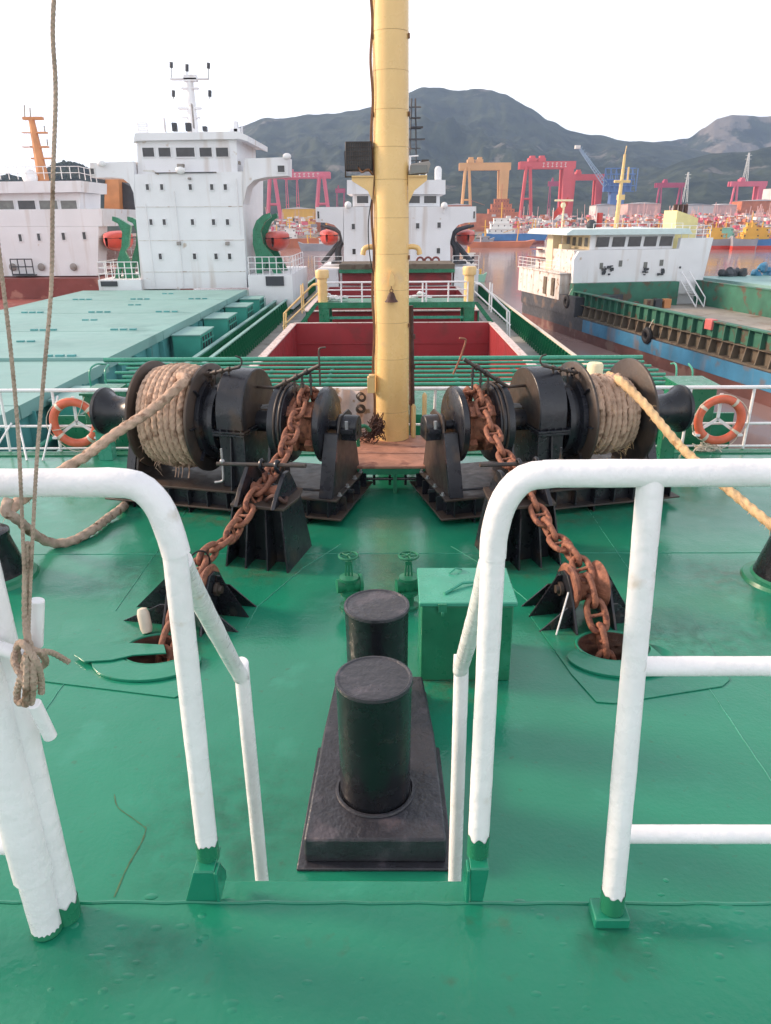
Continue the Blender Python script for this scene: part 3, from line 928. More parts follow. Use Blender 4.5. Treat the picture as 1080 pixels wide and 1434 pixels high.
    for f in (.25, .5, .72):
        q = h0.lerp(h1, f); mb.lathe([(.036, -.02), (.036, .02)], q, (h1 - h0), 12)
    cr = P('brake_spindle', mb, 'winch_brown')
    for i, f in enumerate((.45, .62, .80)):
        q = h0.lerp(h1, f)
        mb = MB(); mb.tube([q, q - Z * (.22 + .03 * i)], .013, 8); mb.cyl(q - Z * .10, q - Z * .14, .024, n=8)
        P('brake_rod', mb, 'winch_brown', parent=cr)
    mb = MB()
    if s < 0: mb.tube(catmull([h1 + Z * -.22, h1, h1 + Z * .15, h1 + Z * .19 + U * -.02, h1 + Z * .20 + U * -.08], 5), .011, 8)
    else: mb.tube(catmull([h1 + Z * -.16 + U * -.12, h1 + Z * .0 + U * -.05, h1 + Z * .18 + U * .01, h1 + Z * .22 + U * .00, h1 + Z * .23 + U * -.06], 5), .011, 8)
    P('crank_handle', mb, 'rust_chain' if s > 0 else 'winch_brown', parent=cr)
    # spindle beside the rope drum
    mb = MB(); g0, g1 = W(1.30, -.05, 1.45), W(.86, -.22, 1.70)
    g0, g1 = W(1.2, -.12, 1.54), W(.72, -.20, 1.66)
    mb.tube([g0, g1], .018, 10); mb.tube(catmull([g1, g1 + Z * .05 - U * .03, g1 + Z * .10 - U * .02, g1 + Z * .12 + U * .04], 4), .010, 8)
    for f in (.1, .3, .5, .7):
        q = g0.lerp(g1, f); mb.lathe([(.03, -.018), (.03, .018)], q, (g1 - g0), 12); mb.tube([q, q - Z * .14 + U * .02], .010, 6)
    P('clutch_spindle', mb, 'winch_brown')
    # pipe and conduit runs
    mb = MB(); mb.tube(catmull([W(GU + .02, -.44, .6), W(GU - .1, -.42, .45), W(.2, -.42, .36), W(-.2, -.4, .34), W(-.4, -.3, .33)], 6), .014, 8)
    P('hydraulic_pipe', mb, 'winch_black')
    mb = MB(); mb.tube(catmull([W(.5, .12, 1.08), W(.3, .15, 1.18), W(.68, .10, 1.15)], 4), .012, 6); bx(mb, .30, .70, .05, .13, 1.13, 1.15)
    P('guard_strip', mb, 'steel')
    return t, W, U, V, Z
WL = {}
for s in (-1, 1): WL[s] = windlass(s)

# ropes wound on the drums and leading away
def wound(s):
    t0, W, U, V, Z = WL[s]
    side = 'left' if s < 0 else 'right'
    left = s < 0
    mt = 'rope_tan'
    t = Thing('mooring_rope', 'thick tan mooring rope wound on the left drum and led down to the left bollard' if left else 'frayed rope coiled on the right drum, its golden end led off over the right rail',
              'rope', W(1.72, 0, .4))
    mb = MB()
    r = .037 if left else .031
    rnd = random.Random(5 + s)
    lay = 0
    for layer in range(2):
        RR_ = (.475 if left else .345) + layer * r * 1.75
        u0, u1 = 1.31, 1.90
        nT = int((u1 - u0) / (r * 1.98))
        pts = []
        K = 26
        for i in range(nT * K + 1):
            a = 2 * math.pi * i / K
            f = i / (nT * K)
            uu = (u0 + (u1 - u0) * f) if layer == 0 else (u1 - (u1 - u0) * f)
            rr = RR_ + .012 * noise.noise(Vector((i * .13, layer * 5, s * 3))) + (.05 * max(0, math.sin(f * math.pi)) if layer else 0)
            if not left and layer: rr += .02 * noise.noise(Vector((i * .31, 9, 2)))
            pts.append(W(uu + .022 * noise.noise(Vector((i * .21, 7, layer))), math.cos(a) * rr, 1.0 + math.sin(a) * rr))
        p = resample(pts, r * .34)
        mb.tube(p, r * 1.03, 10, True, (.24, 3), 2 * math.pi / (r * 6.5))
    coil = t.part('coil', mb, mt, world=True)
    mb = MB()
    if left:
        pts = [W(1.42, .1, 1.555), W(1.46, -.22, 1.53), at(258, 533, Y=8.15), at(215, 572, Y=7.95), at(165, 605, Y=7.7), at(118, 640, Y=7.45), at(88, 658, Y=7.3), at(45, 690, Y=7.1), at(22, 706, Y=6.95), at(12, 722, Y=6.8)]
        mb.rope(pts, .052, n=14)
        lead = t.part('lead', mb, mt, world=True)
        mb = MB(); mb.rope([at(12, 700, Y=6.85), at(8, 716, Y=6.75), at(25, 728, Y=6.8), at(48, 748, Y=6.95), at(72, 760, Y=7.05), at(100, 758, Y=7.15), at(130, 742, Y=7.4), at(152, 725, Y=7.75), at(170, 712, Y=8.0), at(176, 706, Y=8.4)], .047, n=14)
        t.part('slack_bight', mb, 'rope_grey', world=True)
        ends = [(at(132, 632, Y=7.5), 5)]
    else:
        pts = [W(1.74, .12, 1.44), W(1.70, -.20, 1.43), at(868, 533, Y=8.3), at(900, 563, Y=8.0), at(950, 622, Y=7.55), at(1000, 668, Y=7.15), at(1040, 702, Y=6.9), at(1080, 735, Y=6.62), at(1130, 778, Y=6.35), at(1175, 840, Y=6.3)]
        p = catmull(pts, 10)
        mb.rope(pts, .044, n=14)
        lead = t.part('lead', mb, 'rope_yellow', world=True, label='golden rope end')
        # loose top turns
        mb = MB()
        for k in range(5):
            c = 1.40 + .10 * k
            q = [W(c + rnd.uniform(-.05, .05), .42 * math.cos(a) + 0, 1.0 + (.42 + rnd.uniform(0, .035)) * math.sin(a)) for a in [R_(60 + 20 * j) for j in range(6)]]
            mb.rope(q, .036, n=10)
        t.part('loose_turn', mb, 'rope_tan', world=True)
    # frayed yarns
    mb = MB()
    base = [v for v in catmull(pts, 6)[3:]]
    for k in range(170):
        q = rnd.choice(base) if k % 2 else W(rnd.uniform(1.34, 1.88), -(.56 if left else .40) * math.cos(R_(rnd.uniform(-50, 60))), 1.0 + (.56 if left else .40) * math.sin(R_(rnd.uniform(-70, 60))))
        d = Vector((rnd.uniform(-1, 1), rnd.uniform(-1, .3), rnd.uniform(-1, .4))).normalized()
        l = rnd.uniform(.05, .11)
        mb.tube([q, q + d * l * .6, q + d * l + Z * -.02], [.003, .0025, .001], 4)
    for k in range(6):
        q = W(rnd.uniform(1.4, 1.8), -.25, .52); mb.tube(catmull([q, q + Vector((.02, -.05, -.1)), q + Vector((.0, -.06, -.2))], 4), [.006] * 9, 5)
    t.part('frayed_yarn', mb, mt if left else 'rope_yellow', world=True, kind='stuff')
for s in (-1, 1): wound(s)

# ---------------------------------------------------------------- anchor chains: stud links one by one
def link_mesh(d=.05):
    Lh, Wh = 3 * d - d / 2, 1.8 * d - d / 2
    pts = []
    n = 20
    for i in range(n):
        a = 2 * math.pi * i / n
        c, s_ = math.cos(a), math.sin(a)
        pts.append(Vector((math.copysign(abs(c) ** .85, c) * Lh, math.copysign(abs(s_) ** .75, s_) * Wh, 0)))
    mb = MB()
    vs = []; m = 8
    for i, p in enumerate(pts):
        tt = (pts[(i + 1) % n] - pts[i - 1]).normalized(); nn = Vector((tt.y, -tt.x, 0))
        for k in range(m):
            b = 2 * math.pi * k / m
            vs.append(p + nn * math.cos(b) * d / 2 + Vector((0, 0, 1)) * math.sin(b) * d / 2)
    fs = [(i * m + k, ((i + 1) % n) * m + k, ((i + 1) % n) * m + (k + 1) % m, i * m + (k + 1) % m) for i in range(n) for k in range(m)]
    mb.add(vs, fs)
    mb.tube([(0, -Wh, 0), (0, -Wh * .5, 0), (0, 0, 0), (0, Wh * .5, 0), (0, Wh, 0)], [d * .42, d * .30, d * .26, d * .30, d * .42], 8)
    return mb.mesh('chain_link', 'rust_chain', None, 60)
LM = link_mesh(.054)
def chain(s):
    t0, W, U, V, Z = WL[s]
    hx, hy = HAWSE[s]
    side = 'left' if s < 0 else 'right'
    rs = Vector((s * 1.60, 5.72, 0))
    pts = [W(0, .36, .95), W(0, .30, 1.20), W(0, .10, 1.37), W(0, -.12, 1.37), W(0, -.32, 1.22)]
    k_ = .08 if s < 0 else 0
    p2 = [Vector((s * 1.14, 7.35, .93)), Vector((s * 1.29, 6.86, .76)), Vector((s * (1.45 + k_ * .5), 6.25, .50)), Vector((s * (1.585 + k_), 5.80, .46)), Vector((s * (1.63 + k_), 5.55, .36)), Vector((s * (1.67 + k_ * 1.4), 5.36, .17)), Vector((hx - s * .03, hy + .08, -.06)), Vector((hx, hy, -.35)), Vector((hx + s * .02, hy - .03, -.8))]
    full = catmull(pts + p2, 12)
    path = resample(full, .216)
    t = Thing('anchor_chain', f'rusty stud link anchor chain running from the {side} windlass down into the deck', 'chain', (hx, hy, 0))
    for i in range(len(path) - 1):
        a, b = path[i], path[i + 1]
        c = (a + b) / 2; x = (b - a).normalized()
        sidev = U if abs(x.dot(U)) < .9 else V
        y = (sidev - x * x.dot(sidev)).normalized(); z = x.cross(y)
        if i % 2: y, z = z, -y
        tw = R_(random.uniform(-14, 14) + 12)
        y, z = y * math.cos(tw) + z * math.sin(tw), z * math.cos(tw) - y * math.sin(tw)
        o = bpy.data.objects.new('chain_link', LM)
        COL.objects.link(o); o.parent = t.o
        m = Matrix((x, y, z)).transposed().to_4x4(); m.translation = c
        o.matrix_local = t.m.inverted() @ m
for s in (-1, 1): chain(s)

# ---------------------------------------------------------------- chain stoppers
def stopper(s):
    side = 'left' if s < 0 else 'right'
    C = Vector((s * 1.24, 6.85, 0)); th = R_(14)
    U = Vector((s * math.cos(th), math.sin(th), 0)); V = Vector((-s * math.sin(th), math.cos(th), 0)); Z = Vector((0, 0, 1))
    W = lambda u, v, z: C + U * u + V * v + Z * z
    t = Thing('chain_stopper', f'black chain stopper on a flared pedestal under the {side} anchor chain', 'chain stopper', C, group='chain stoppers')
    P = lambda n, mb, mt, **k: t.part(n, mb, mt, world=True, **k)
    # flared pedestal of four tapering plates
    def plate(a, b, c, d, nrm, th_=.016):
        mb = MB(); n = nrm * th_; mb.add([a, b, c, d, a + n, b + n, c + n, d + n], [(0, 1, 2, 3), (7, 6, 5, 4), (0, 4, 5, 1), (1, 5, 6, 2), (2, 6, 7, 3), (3, 7, 4, 0)]); return mb
    zt = .62
    for u in (-.24, -.08, .10, .26):
        ub = u * 1.3
        P('pedestal_plate', plate(W(ub, -.34, 0), W(ub, .34, 0), W(u, .26, zt), W(u, -.24, zt), U), 'winch_black')
    for v in (-.10, .16):
        P('pedestal_plate', plate(W(-.30, v * 1.1, 0), W(.32, v * 1.1, 0), W(.25, v, zt), W(-.24, v, zt), V), 'winch_black')
    mb = MB(); mb.prism([(-.28, -.28), (.27, -.28), (.33, .05), (.26, .32), (-.25, .32), (-.31, .05)], W(0, 0, zt), U, V, Z * .03)
    P('top_plate', mb, 'winch_brown', bev=.004)
    mb = MB(); mb.prism([(-.32, 0), (.30, 0), (.22, .12), (.12, .30), (-.0, .30), (-.20, .14)], W(.17, -.02, zt + .03), V, Z, U * .04)
    P('cheek_plate', mb, 'winch_black', bev=.004)
    mb = MB(); mb.prism([(-.32, 0), (.30, 0), (.22, .12), (.10, .26), (-.0, .26), (-.20, .12)], W(-.21, -.02, zt + .03), V, Z, U * .04)
    P('cheek_plate', mb, 'winch_black', bev=.004)
    mb = MB(); mb.lathe([(.08, -.15), (.05, -.05), (.05, .05), (.08, .15)], W(.0, .0, zt + .09), U, 16)
    P('chain_roller', mb, 'rust_chain')
    # screw bar with hooks and T handle
    zz = .98
    mb = MB(); mb.tube([W(-.42, .0, zz + .02), W(.52, .0, zz - .03)], .020, 10)
    bar = P('screw_bar', mb, 'winch_brown')
    for u in (-.12, .04) if s < 0 else (-.02, .16):
        mb = MB(); mb.torus(W(u, 0, zz), U, .042, .018, 18, 8); mb.tube([W(u, .0, zz - .05), W(u, .03, zt + .28)], .02, 8)
        P('hook', mb, 'winch_black', parent=bar)
    uh = .46 if s < 0 else .42
    mb = MB(); mb.tube(catmull([W(uh, .0, zz + .13), W(uh, .0, zz - .02), W(uh, -.01, zz - .15), W(uh + .01, -.015, zz - .2), W(uh + .09, -.02, zz - .22)], 5), .011, 8); mb.sphere(W(uh, 0, zz), .026, 8, 6)
    P('handle', mb, 'steel' if s < 0 else 'winch_black', parent=bar)
    mb = MB(); mb.tube(catmull([W(-.05, -.15, zt + .05), W(-.16, -.2, zt + .12), W(-.25, -.18, zt + .06), W(-.22, -.05, zt + .05)], 5), .022, 8)
    P('claw', mb, 'rust_dark')
for s in (-1, 1): stopper(s)

# ---------------------------------------------------------------- guide rollers in front of the hawse holes
def guide(s):
    side = 'left' if s < 0 else 'right'
    C = Vector((1.62 if s > 0 else -1.70, 5.64, 0)); th = R_(10)
    U = Vector((s * math.cos(th), math.sin(th), 0)); V = Vector((-s * math.sin(th), math.cos(th), 0)); Z = Vector((0, 0, 1))
    W = lambda u, v, z: C + U * u + V * v + Z * z
    t = Thing('guide_roller', f'rusty chain guide roller between black triangular brackets at the {side} hawse hole', 'roller', C, group='chain guide rollers')
    P = lambda n, mb, mt, **k: t.part(n, mb, mt, world=True, **k)
    for u, sg in ((-.17, -1), (.17, 1)):
        mb = MB(); mb.prism([(-.34, 0), (.34, 0), (.14, .36), (.04, .42), (-.06, .42), (-.14, .34)], W(u - .01, 0, 0), V, Z, U * .022)
        br = P('bracket', mb, 'winch_black', bev=.003)
        for v in (-.22, .03, .22):
            mb = MB(); h = .33 if v else .40
            h = {-.22: .20, .03: .38, .22: .20}[v]
            mb.prism([(0, 0), ((.42 if s < 0 and sg > 0 else .27) * sg, 0), (.04 * sg, h), (0, h)], W(u + sg * .012, v, 0), U, Z, V * .014)
            P('gusset', mb, 'black_paint', parent=br)
    mb = MB(); mb.lathe([(.05, -.16), (.20, -.155), (.215, -.14), (.19, -.11), (.125, -.06), (.115, 0), (.125, .06), (.19, .11), (.215, .14), (.20, .155), (.05, .16)], W(0, 0, .27), U, 36)
    P('sheave', mb, 'rust_chain')
    mb = MB(); mb.cyl(W(-.25, 0, .27), W(.25, 0, .27), .035, n=16); mb.lathe([(.06, .19), (.06, .22)], W(0, 0, .27), U, 16); mb.lathe([(.06, -.22), (.06, -.19)], W(0, 0, .27), U, 16)
    P('axle', mb, 'winch_brown')
    if s < 0:
        mb = MB(); mb.torus(W(-.02, .05, .42), U + V * .3, .16, .008, 24, 6)
        P('wire_grommet', mb, 'tyre')
        mb = MB(); c_ = W(.30, -.36, .12)
        mb.lathe([(.01, -.11), (.04, -.10), (.05, -.06), (.05, .06), (.038, .10), (.01, .11)], c_, (-.2, .3, 1), 14)
        single('float', 'small cream float leaning on the black bracket of the left guide roller', 'float', mb, 'ring_band')
    else:
        mb = MB(); mb.tube([W(-.22, -.20, .34), W(-.34, -.30, .0)], .007, 6)
        P('grease_pipe', mb, 'white_rail')
for s in (-1, 1): guide(s)
# ---------------------------------------------------------------- walkway boards and mast foot between the windlasses
pl = Thing('board_walkway', 'reddish brown plank walkway on a green frame at the foot of the yellow mast', 'walkway', (0.1, 9.2, 0))
x0, x1 = at(503, 640, Y=9.2).x - .1, at(598, 640, Y=9.2).x + .15
ys = [8.66, 8.93, 9.21, 9.50, 9.80, 10.1]
for i in range(5):
    mb = MB(); z = .33 + random.uniform(-.006, .006)
    mb.bx(x0 + random.uniform(-.02, .02), x1 + random.uniform(-.02, .02), ys[i] + .006, ys[i + 1] - .006, z, z + .03)
    pl.part('plank', mb, 'wood', world=True, bev=.004)
mb = MB(); mb.bx(x0, x1, 8.68, 8.74, .25, .328); mb.bx(x0, x1, 9.9, 9.96, .25, .328)
for x in (x0 + .05, (x0 + x1) / 2, x1 - .05):
    for y in (8.71, 9.93): mb.bx(x - .025, x + .025, y - .025, y + .025, 0, .25)
pl.part('frame', mb, 'green', world=True)
mb = MB()
for i in range(5):
    x = x0 + .1 + i * .2; mb.tube([(x, 8.9, .04), (x, 8.9, .30)], .018, 8)
mb.tube([(x0, 8.9, .12), (x1, 8.9, .12)], .02, 8); mb.tube([(x0, 8.9, .22), (x1, 8.9, .22)], .02, 8)
pl.part('pipe_rack', mb, 'black_paint', world=True)

MX, MY = at(549, 612, Y=9.98).x, 9.98
mast = Thing('foremast', 'tall yellow steel foremast standing in the middle between the two windlasses', 'mast', (MX, MY, 0))
zs = [.36, 1.10]
ztop = 7.6
rb, rt = .238, .205
def rm(z): return rb + (rt - rb) * (z / 6.5)
seamz = sorted(at(545, y, Y=MY).z for y in (46, 101, 155, 207, 252, 305, 355, 405, 450, 500, 573))
lv = [.36] + seamz + [7.6]
for a, b in zip(lv, lv[1:]):
    mb = MB(); mb.lathe([(rm(a), a + .002), (rm(b), b - .002)], (0, 0, 0), (0, 0, 1), 72, cap=False)
    mast.part('mast_section', mb, 'mast_yellow')
mb = MB()
for z in seamz: mb.torus((0, 0, z), (0, 0, 1), rm(z) - .0012, .0030, 72, 6)
mast.part('weld_seam', mb, 'mast_seam')
mb = MB(); mb.lathe([(.20, 0), (.20, .36)], n=32)
mast.part('foot', mb, 'green')
# lugs on either side
for z in seamz[2::2]:
    for sx in (-1, 1):
        mb = MB(); mb.bx(sx * rm(z) - .012, sx * rm(z) + .012, -.09, -.05, z - .07, z - .02)
        mast.part('lug', mb, 'mast_stain')
# stained cable along the left side
def mz(y): return at(545, y, Y=MY).z
mb = MB()
pts = []
for i in range(34):
    y = 600 - i * 19
    z = mz(y)
    pts.append(Vector((-rm(z) - .012 + .012 * math.sin(i * 1.1), -.05 + .02 * math.sin(i * .7), z)))
mb.tube(catmull(pts, 3), .013, 8)
mb.tube(catmull([p + Vector((.012, -.05, 0)) for p in pts], 3), .008, 6)
mast.part('cable', mb, 'mast_stain')
mb = MB(); mb.tube(catmull([Vector((-rm(mz(270)) - .01, -.08, mz(272))), Vector((-rm(2) - .055, -.10, mz(310))), Vector((-rm(2) - .05, -.1, mz(350))), Vector((-rm(2) - .005, -.08, mz(385)))], 6), .007, 6)
mast.part('cable', mb, 'tyre')
# bracket arms with the lamp cage (left) and floodlight (right)
zb_ = mz(252)
for sx in (-1, 1):
    wdt = .26 if sx < 0 else .22
    mb = MB(); mb.prism([(rm(zb_) * sx * .95, zb_ - .28), (rm(zb_) * sx * .95, zb_ + .03), ((rm(zb_) + wdt) * sx, zb_ + .03), ((rm(zb_) + wdt) * sx, zb_ - .01), ((rm(zb_) + .07) * sx, zb_ - .12)], (0, -.10, 0), (1, 0, 0), (0, 0, 1), (0, .012, 0))
    mb.prism([(rm(zb_) * sx * .95, zb_ - .28), (rm(zb_) * sx * .95, zb_ + .03), ((rm(zb_) + wdt) * sx, zb_ + .03), ((rm(zb_) + wdt) * sx, zb_ - .01), ((rm(zb_) + .07) * sx, zb_ - .12)], (0, .10, 0), (1, 0, 0), (0, 0, 1), (0, .012, 0))
    mb.bx(min(sx * rm(zb_) * .95, sx * (rm(zb_) + wdt)), max(sx * rm(zb_) * .95, sx * (rm(zb_) + wdt)), -.13, .14, zb_ + .03, zb_ + .045)
    mast.part('bracket', mb, 'mast_yellow')
fl = Thing('floodlight', 'black grilled floodlight on the left bracket of the yellow mast', 'floodlight', (MX - rm(zb_) - .16, MY - .02, zb_ + .06))
mb = MB(); mb.bx(-.17, .15, -.10, .12, .04, .36); fl.part('housing', mb, 'winch_black', bev=.008)
mb = MB()
for i in range(12): mb.bx(-.165 + i * .027, -.157 + i * .027, -.118, -.101, .05, .35)
for i in range(7): mb.bx(-.165, .145, -.116, -.102, .055 + i * .048, .061 + i * .048)
fl.part('grille', mb, 'winch_brown')
mb = MB(); mb.bx(-.185, .165, -.05, .05, -.03, -.015); mb.bx(-.185, -.172, -.05, .05, -.02, .26); mb.bx(.151, .165, -.05, .05, -.02, .26)
fl.part('yoke', mb, 'winch_brown')
mb = MB(); mb.tube(catmull([(-.02, -.09, .08), (.03, -.16, .02), (.10, -.15, .05), (.15, -.10, .0)], 5), .012, 6)
fl.part('cable', mb, 'mast_stain')
fl2 = Thing('floodlight', 'grey box floodlight on the right bracket of the yellow mast', 'floodlight', (MX + rm(zb_) + .12, MY - .02, zb_ + .05))
mb = MB(); mb.prism([(-.13, .0), (.11, .02), (.14, .12), (.12, .15), (-.10, .12)], (0, -.12, 0), (1, 0, 0), (0, 0, 1), (0, .22, 0))
fl2.part('housing', mb, 'grey_deck', bev=.01)
mb = MB(); mb.bx(-.10, .10, -.128, -.121, .02, .105); fl2.part('lens', mb, 'glass_grey')
mb = MB(); mb.bx(.03, .12, -.05, .05, .135, .17); fl2.part('yoke', mb, 'winch_brown')
# pair of curved vent pipes on the mast sides
for sx in (-1, 1):
    z = mz(352)
    mb = MB(); mb.tube(catmull([(sx * rm(z) * .9, 0, z + .05), (sx * (rm(z) + .06), 0, z + .055), (sx * (rm(z) + .12), 0, z + .03), (sx * (rm(z) + .14), 0, z - .04)], 6), .033, 12)
    mast.part('vent_pipe', mb, 'mast_yellow')
# ship's bell on its bracket
SC = .72
bell = Thing('ship_bell', 'small rusty bell hanging on the front of the yellow mast', 'bell', (MX, MY - rm(2) - .07, mz(425)))
mb = MB(); mb.lathe([(.085, .05), (.08, .06), (.06, .085), (.044, .13), (.032, .16), (.010, .172)], n=24); bell.part('body', mb, 'rust_dark')
mb = MB(); mb.torus((0, 0, .185), (0, 1, 0), .02, .006, 14, 6); mb.tube([(0, 0, .2), (0, .01, .25)], .006, 6); bell.part('shackle', mb, 'mast_stain')
mb = MB(); mb.prism([(-.02, .24), (.02, .24), (.045, .29), (.03, .37), (.0, .42), (-.02, .36), (-.035, .29)], (0, .0, 0), (1, 0, 0), (0, 0, 1), (0, .08, 0)); mast.part('bell_bracket', mb, 'mast_yellow', world=False).location = (0, -rm(2) - .07, mz(425))
# small junction box at the left foot
jb = at(520, 535, Y=MY - .1)
mb = MB(); mb.bx(jb.x - .05, jb.x + .05, MY - .2, MY - .08, jb.z - .13, jb.z + .08); mb.bx(jb.x - .03, jb.x + .05, MY - .2, MY - .1, jb.z + .081, jb.z + .11)
single('junction_box', 'small yellowed junction box at the left of the mast above the canvas', 'junction box', mb, 'yellow', bev=.006)
# canvas hung on the rail behind, with a paint tray look of stains
cv = MB()
cx0, cx1 = at(463, 560, Y=10.15).x, at(527, 560, Y=10.15).x
g = 14
vs_, fs_ = [], []
for i in range(g + 1):
    for j in range(g + 1):
        u, v = i / g, j / g
        vs_.append((cx0 + (cx1 - cx0) * u, 10.15 - .05 * v + .035 * math.sin(u * 17 + v * 3), 1.0 - v * .72 + .02 * math.sin(u * 9)))
for i in range(g):
    for j in range(g): fs_.append((i * (g + 1) + j, (i + 1) * (g + 1) + j, (i + 1) * (g + 1) + j + 1, i * (g + 1) + j + 1))
cv.add(vs_, fs_)
single('canvas_sheet', 'stained pale canvas hung over the white rail left of the mast', 'canvas', cv, 'canvas')
for i, (px, py, lbl) in enumerate(((473, 560, 'brown rope coil, upper left on the pale canvas'), (506, 556, 'dark rope coil at the upper right of the pale canvas'), (505, 572, 'dark rope coil below another on the pale canvas'))):
    c = at(px, py, Y=9.98); mb = MB()
    for k in range(5): mb.torus(c + Vector((random.uniform(-.01, .01), .01 * k - .03, random.uniform(-.01, .01))), (random.uniform(-.3, .3), 1, random.uniform(-.3, .3)), .04 + .004 * k, .008, 20, 6)
    single('rope_coil', lbl, 'rope coil', mb, 'winch_brown' if i else 'rope_tan', group='coils hanging on the canvas')
# tangle of brown net and wire at the mast foot, green hose
mb = MB(); rr = random.Random(3); c = at(528, 598, Y=9.68)
for k in range(60):
    a = [c + Vector((rr.gauss(0, .055), rr.gauss(0, .04), rr.gauss(0, .075))) for _ in range(5)]
    mb.tube(catmull(a, 4), .006, 5)
c2 = at(513, 610, Y=9.68)
for k in range(26):
    a = [c2 + Vector((rr.gauss(0, .08), rr.gauss(0, .04), rr.gauss(0, .05))) for _ in range(4)]
    mb.tube(catmull(a, 4), .004, 4)
single('wire_tangle', 'tangled ball of brown wire against the foot of the yellow mast', 'wire', mb, 'rust_dark')
mb = MB(); mb.tube(catmull([at(502, 625, Y=9.3), at(501, 606, Y=9.3), at(505, 598, Y=9.32), at(512, 597, Y=9.35), at(518, 603, Y=9.4)], 6), .026, 12)
single('hose_bend', 'bright green hose bend rising beside the plank walkway', 'hose', mb, 'green')
for px, top, lbl in ((579, 566, 'shorter yellow stanchion just right of the mast foot'), (594, 550, 'taller yellow stanchion right of the mast foot')):
    b = at(px, 615, Y=10.0); tp = at(px, top, Y=10.0)
    mb = MB(); mb.tube([(b.x, 10, .33), (b.x, 10, tp.z - .03), (b.x, 10, tp.z)], [.032, .032, .012], 14)
    single('stanchion', lbl, 'post', mb, 'yellow')
mb = MB(); b = at(578, 590, Y=10.25); tp = at(575, 428, Y=10.25)
mb.tube([(b.x, 10.25, .2), (tp.x, 10.25, tp.z)], .04, 12)
for z in (.8, 1.3, 1.7): mb.lathe([(.05, -.03), (.05, .03)], (b.x + (tp.x - b.x) * .5, 10.25, z), (0, 0, 1), 12)
single('rusty_pipe', 'upright rusty pipe behind the right side of the yellow mast', 'pipe', mb, 'rust_dark')

# ---------------------------------------------------------------- red box with lettering
rb0, rb1 = at(690, 540, Y=10.1), at(722, 580, Y=10.1)
bxo = Thing('equipment_box', 'red steel box with three faded white letters behind the right windlass', 'box', ((rb0.x + rb1.x) / 2, 10.15, .35))
w_ = rb1.x - rb0.x
mb = MB(); mb.bx(-w_ / 2, w_ / 2 + .06, -.1, .12, rb1.z - .35, rb0.z - .37); bxo.part('body', mb, 'red_box', bev=.008)
mb = MB(); mb.bx(-w_ / 2 - .01, w_ / 2 + .07, -.11, .13, rb0.z - .368, rb0.z - .35); bxo.part('lid', mb, 'canvas', bev=.004)
mb = MB(); mb.bx(-w_ / 2 + .02, -w_ / 2 + .05, -.08, .1, -.35, rb1.z - .36); mb.bx(w_ / 2, w_ / 2 + .03, -.08, .1, -.35, rb1.z - .36); bxo.part('leg', mb, 'red_box')
def text_on(parent, body, loc, rot, size, mt, depth=.002):
    cu = bpy.data.curves.new('lettering', 'FONT'); cu.body = body; cu.size = size; cu.extrude = depth; cu.align_x = 'CENTER'; cu.align_y = 'CENTER'
    tmp = bpy.data.objects.new('lettering_tmp', cu); COL.objects.link(tmp)
    me = bpy.data.meshes.new_from_object(tmp.evaluated_get(bpy.context.evaluated_depsgraph_get()))
    bpy.data.objects.remove(tmp)
    me.name = 'lettering'
    o = link('lettering', me, parent); me.materials.clear(); me.materials.append(MATS[mt])
    o.location = loc; o.rotation_euler = rot
    return o
text_on(bxo.o, 'ACE', (.03, -.104, (rb1.z + .09) - .35), (R_(90), 0, 0), .11, 'print_white')
mb = MB(); mb.bx(rb0.x + .0, rb1.x + .25, 9.6, 9.75, at(700, 565, Y=9.6).z - .03, at(700, 565, Y=9.6).z)
mb.cyl((rb0.x + .05, 9.68, 0), (rb0.x + .05, 9.68, at(700, 565, Y=9.6).z - .03), .02)
single('steel_shelf', 'pale narrow shelf plate below the red box behind the right windlass', 'shelf', mb, 'print_white')

# ---------------------------------------------------------------- aft rail of the forecastle with the lifebuoys
rail = Thing('guard_rail', 'white three bar guard rail across the after end of the green forecastle', 'guard rail', (0, 10.5, 0))
YR2 = 10.5
for z, r in ((.93, .027), (.40, .019), (.06, .017)):
    mb = MB(); mb.tube([(-6.8, YR2, z), (6.8, YR2, z)], r, 12)
    rail.part('bar', mb, 'white_rail', world=True)
for px in (-90, 10, 82, 232, 375, 478, 609, 730, 860, 960, 1047, 1130, 1210):
    b = at(px, 600, Y=YR2).x
    mb = MB(); mb.tube([(b - .02, YR2, -.02), (b, YR2, .925)], .021, 10)
    rail.part('upright', mb, 'white_rail', world=True)
for px, px2 in ((10, -12), (82, 64), (20, 42)):
    mb = MB(); mb.tube([(at(px2, 640, Y=10.2).x, 10.1, 0), (at(px, 560, Y=YR2).x, YR2, .85 if px > 30 else .45)], .015, 8)
    rail.part('brace', mb, 'white_rail', world=True)
mb = MB(); mb.bx(-6.8, 6.8, 10.47, 10.56, -.6, -.02); mb.bx(-6.8, 6.8, 10.30, 10.50, -.02, .02)
struct('forecastle_coaming', mb, 'green', bev=.004)
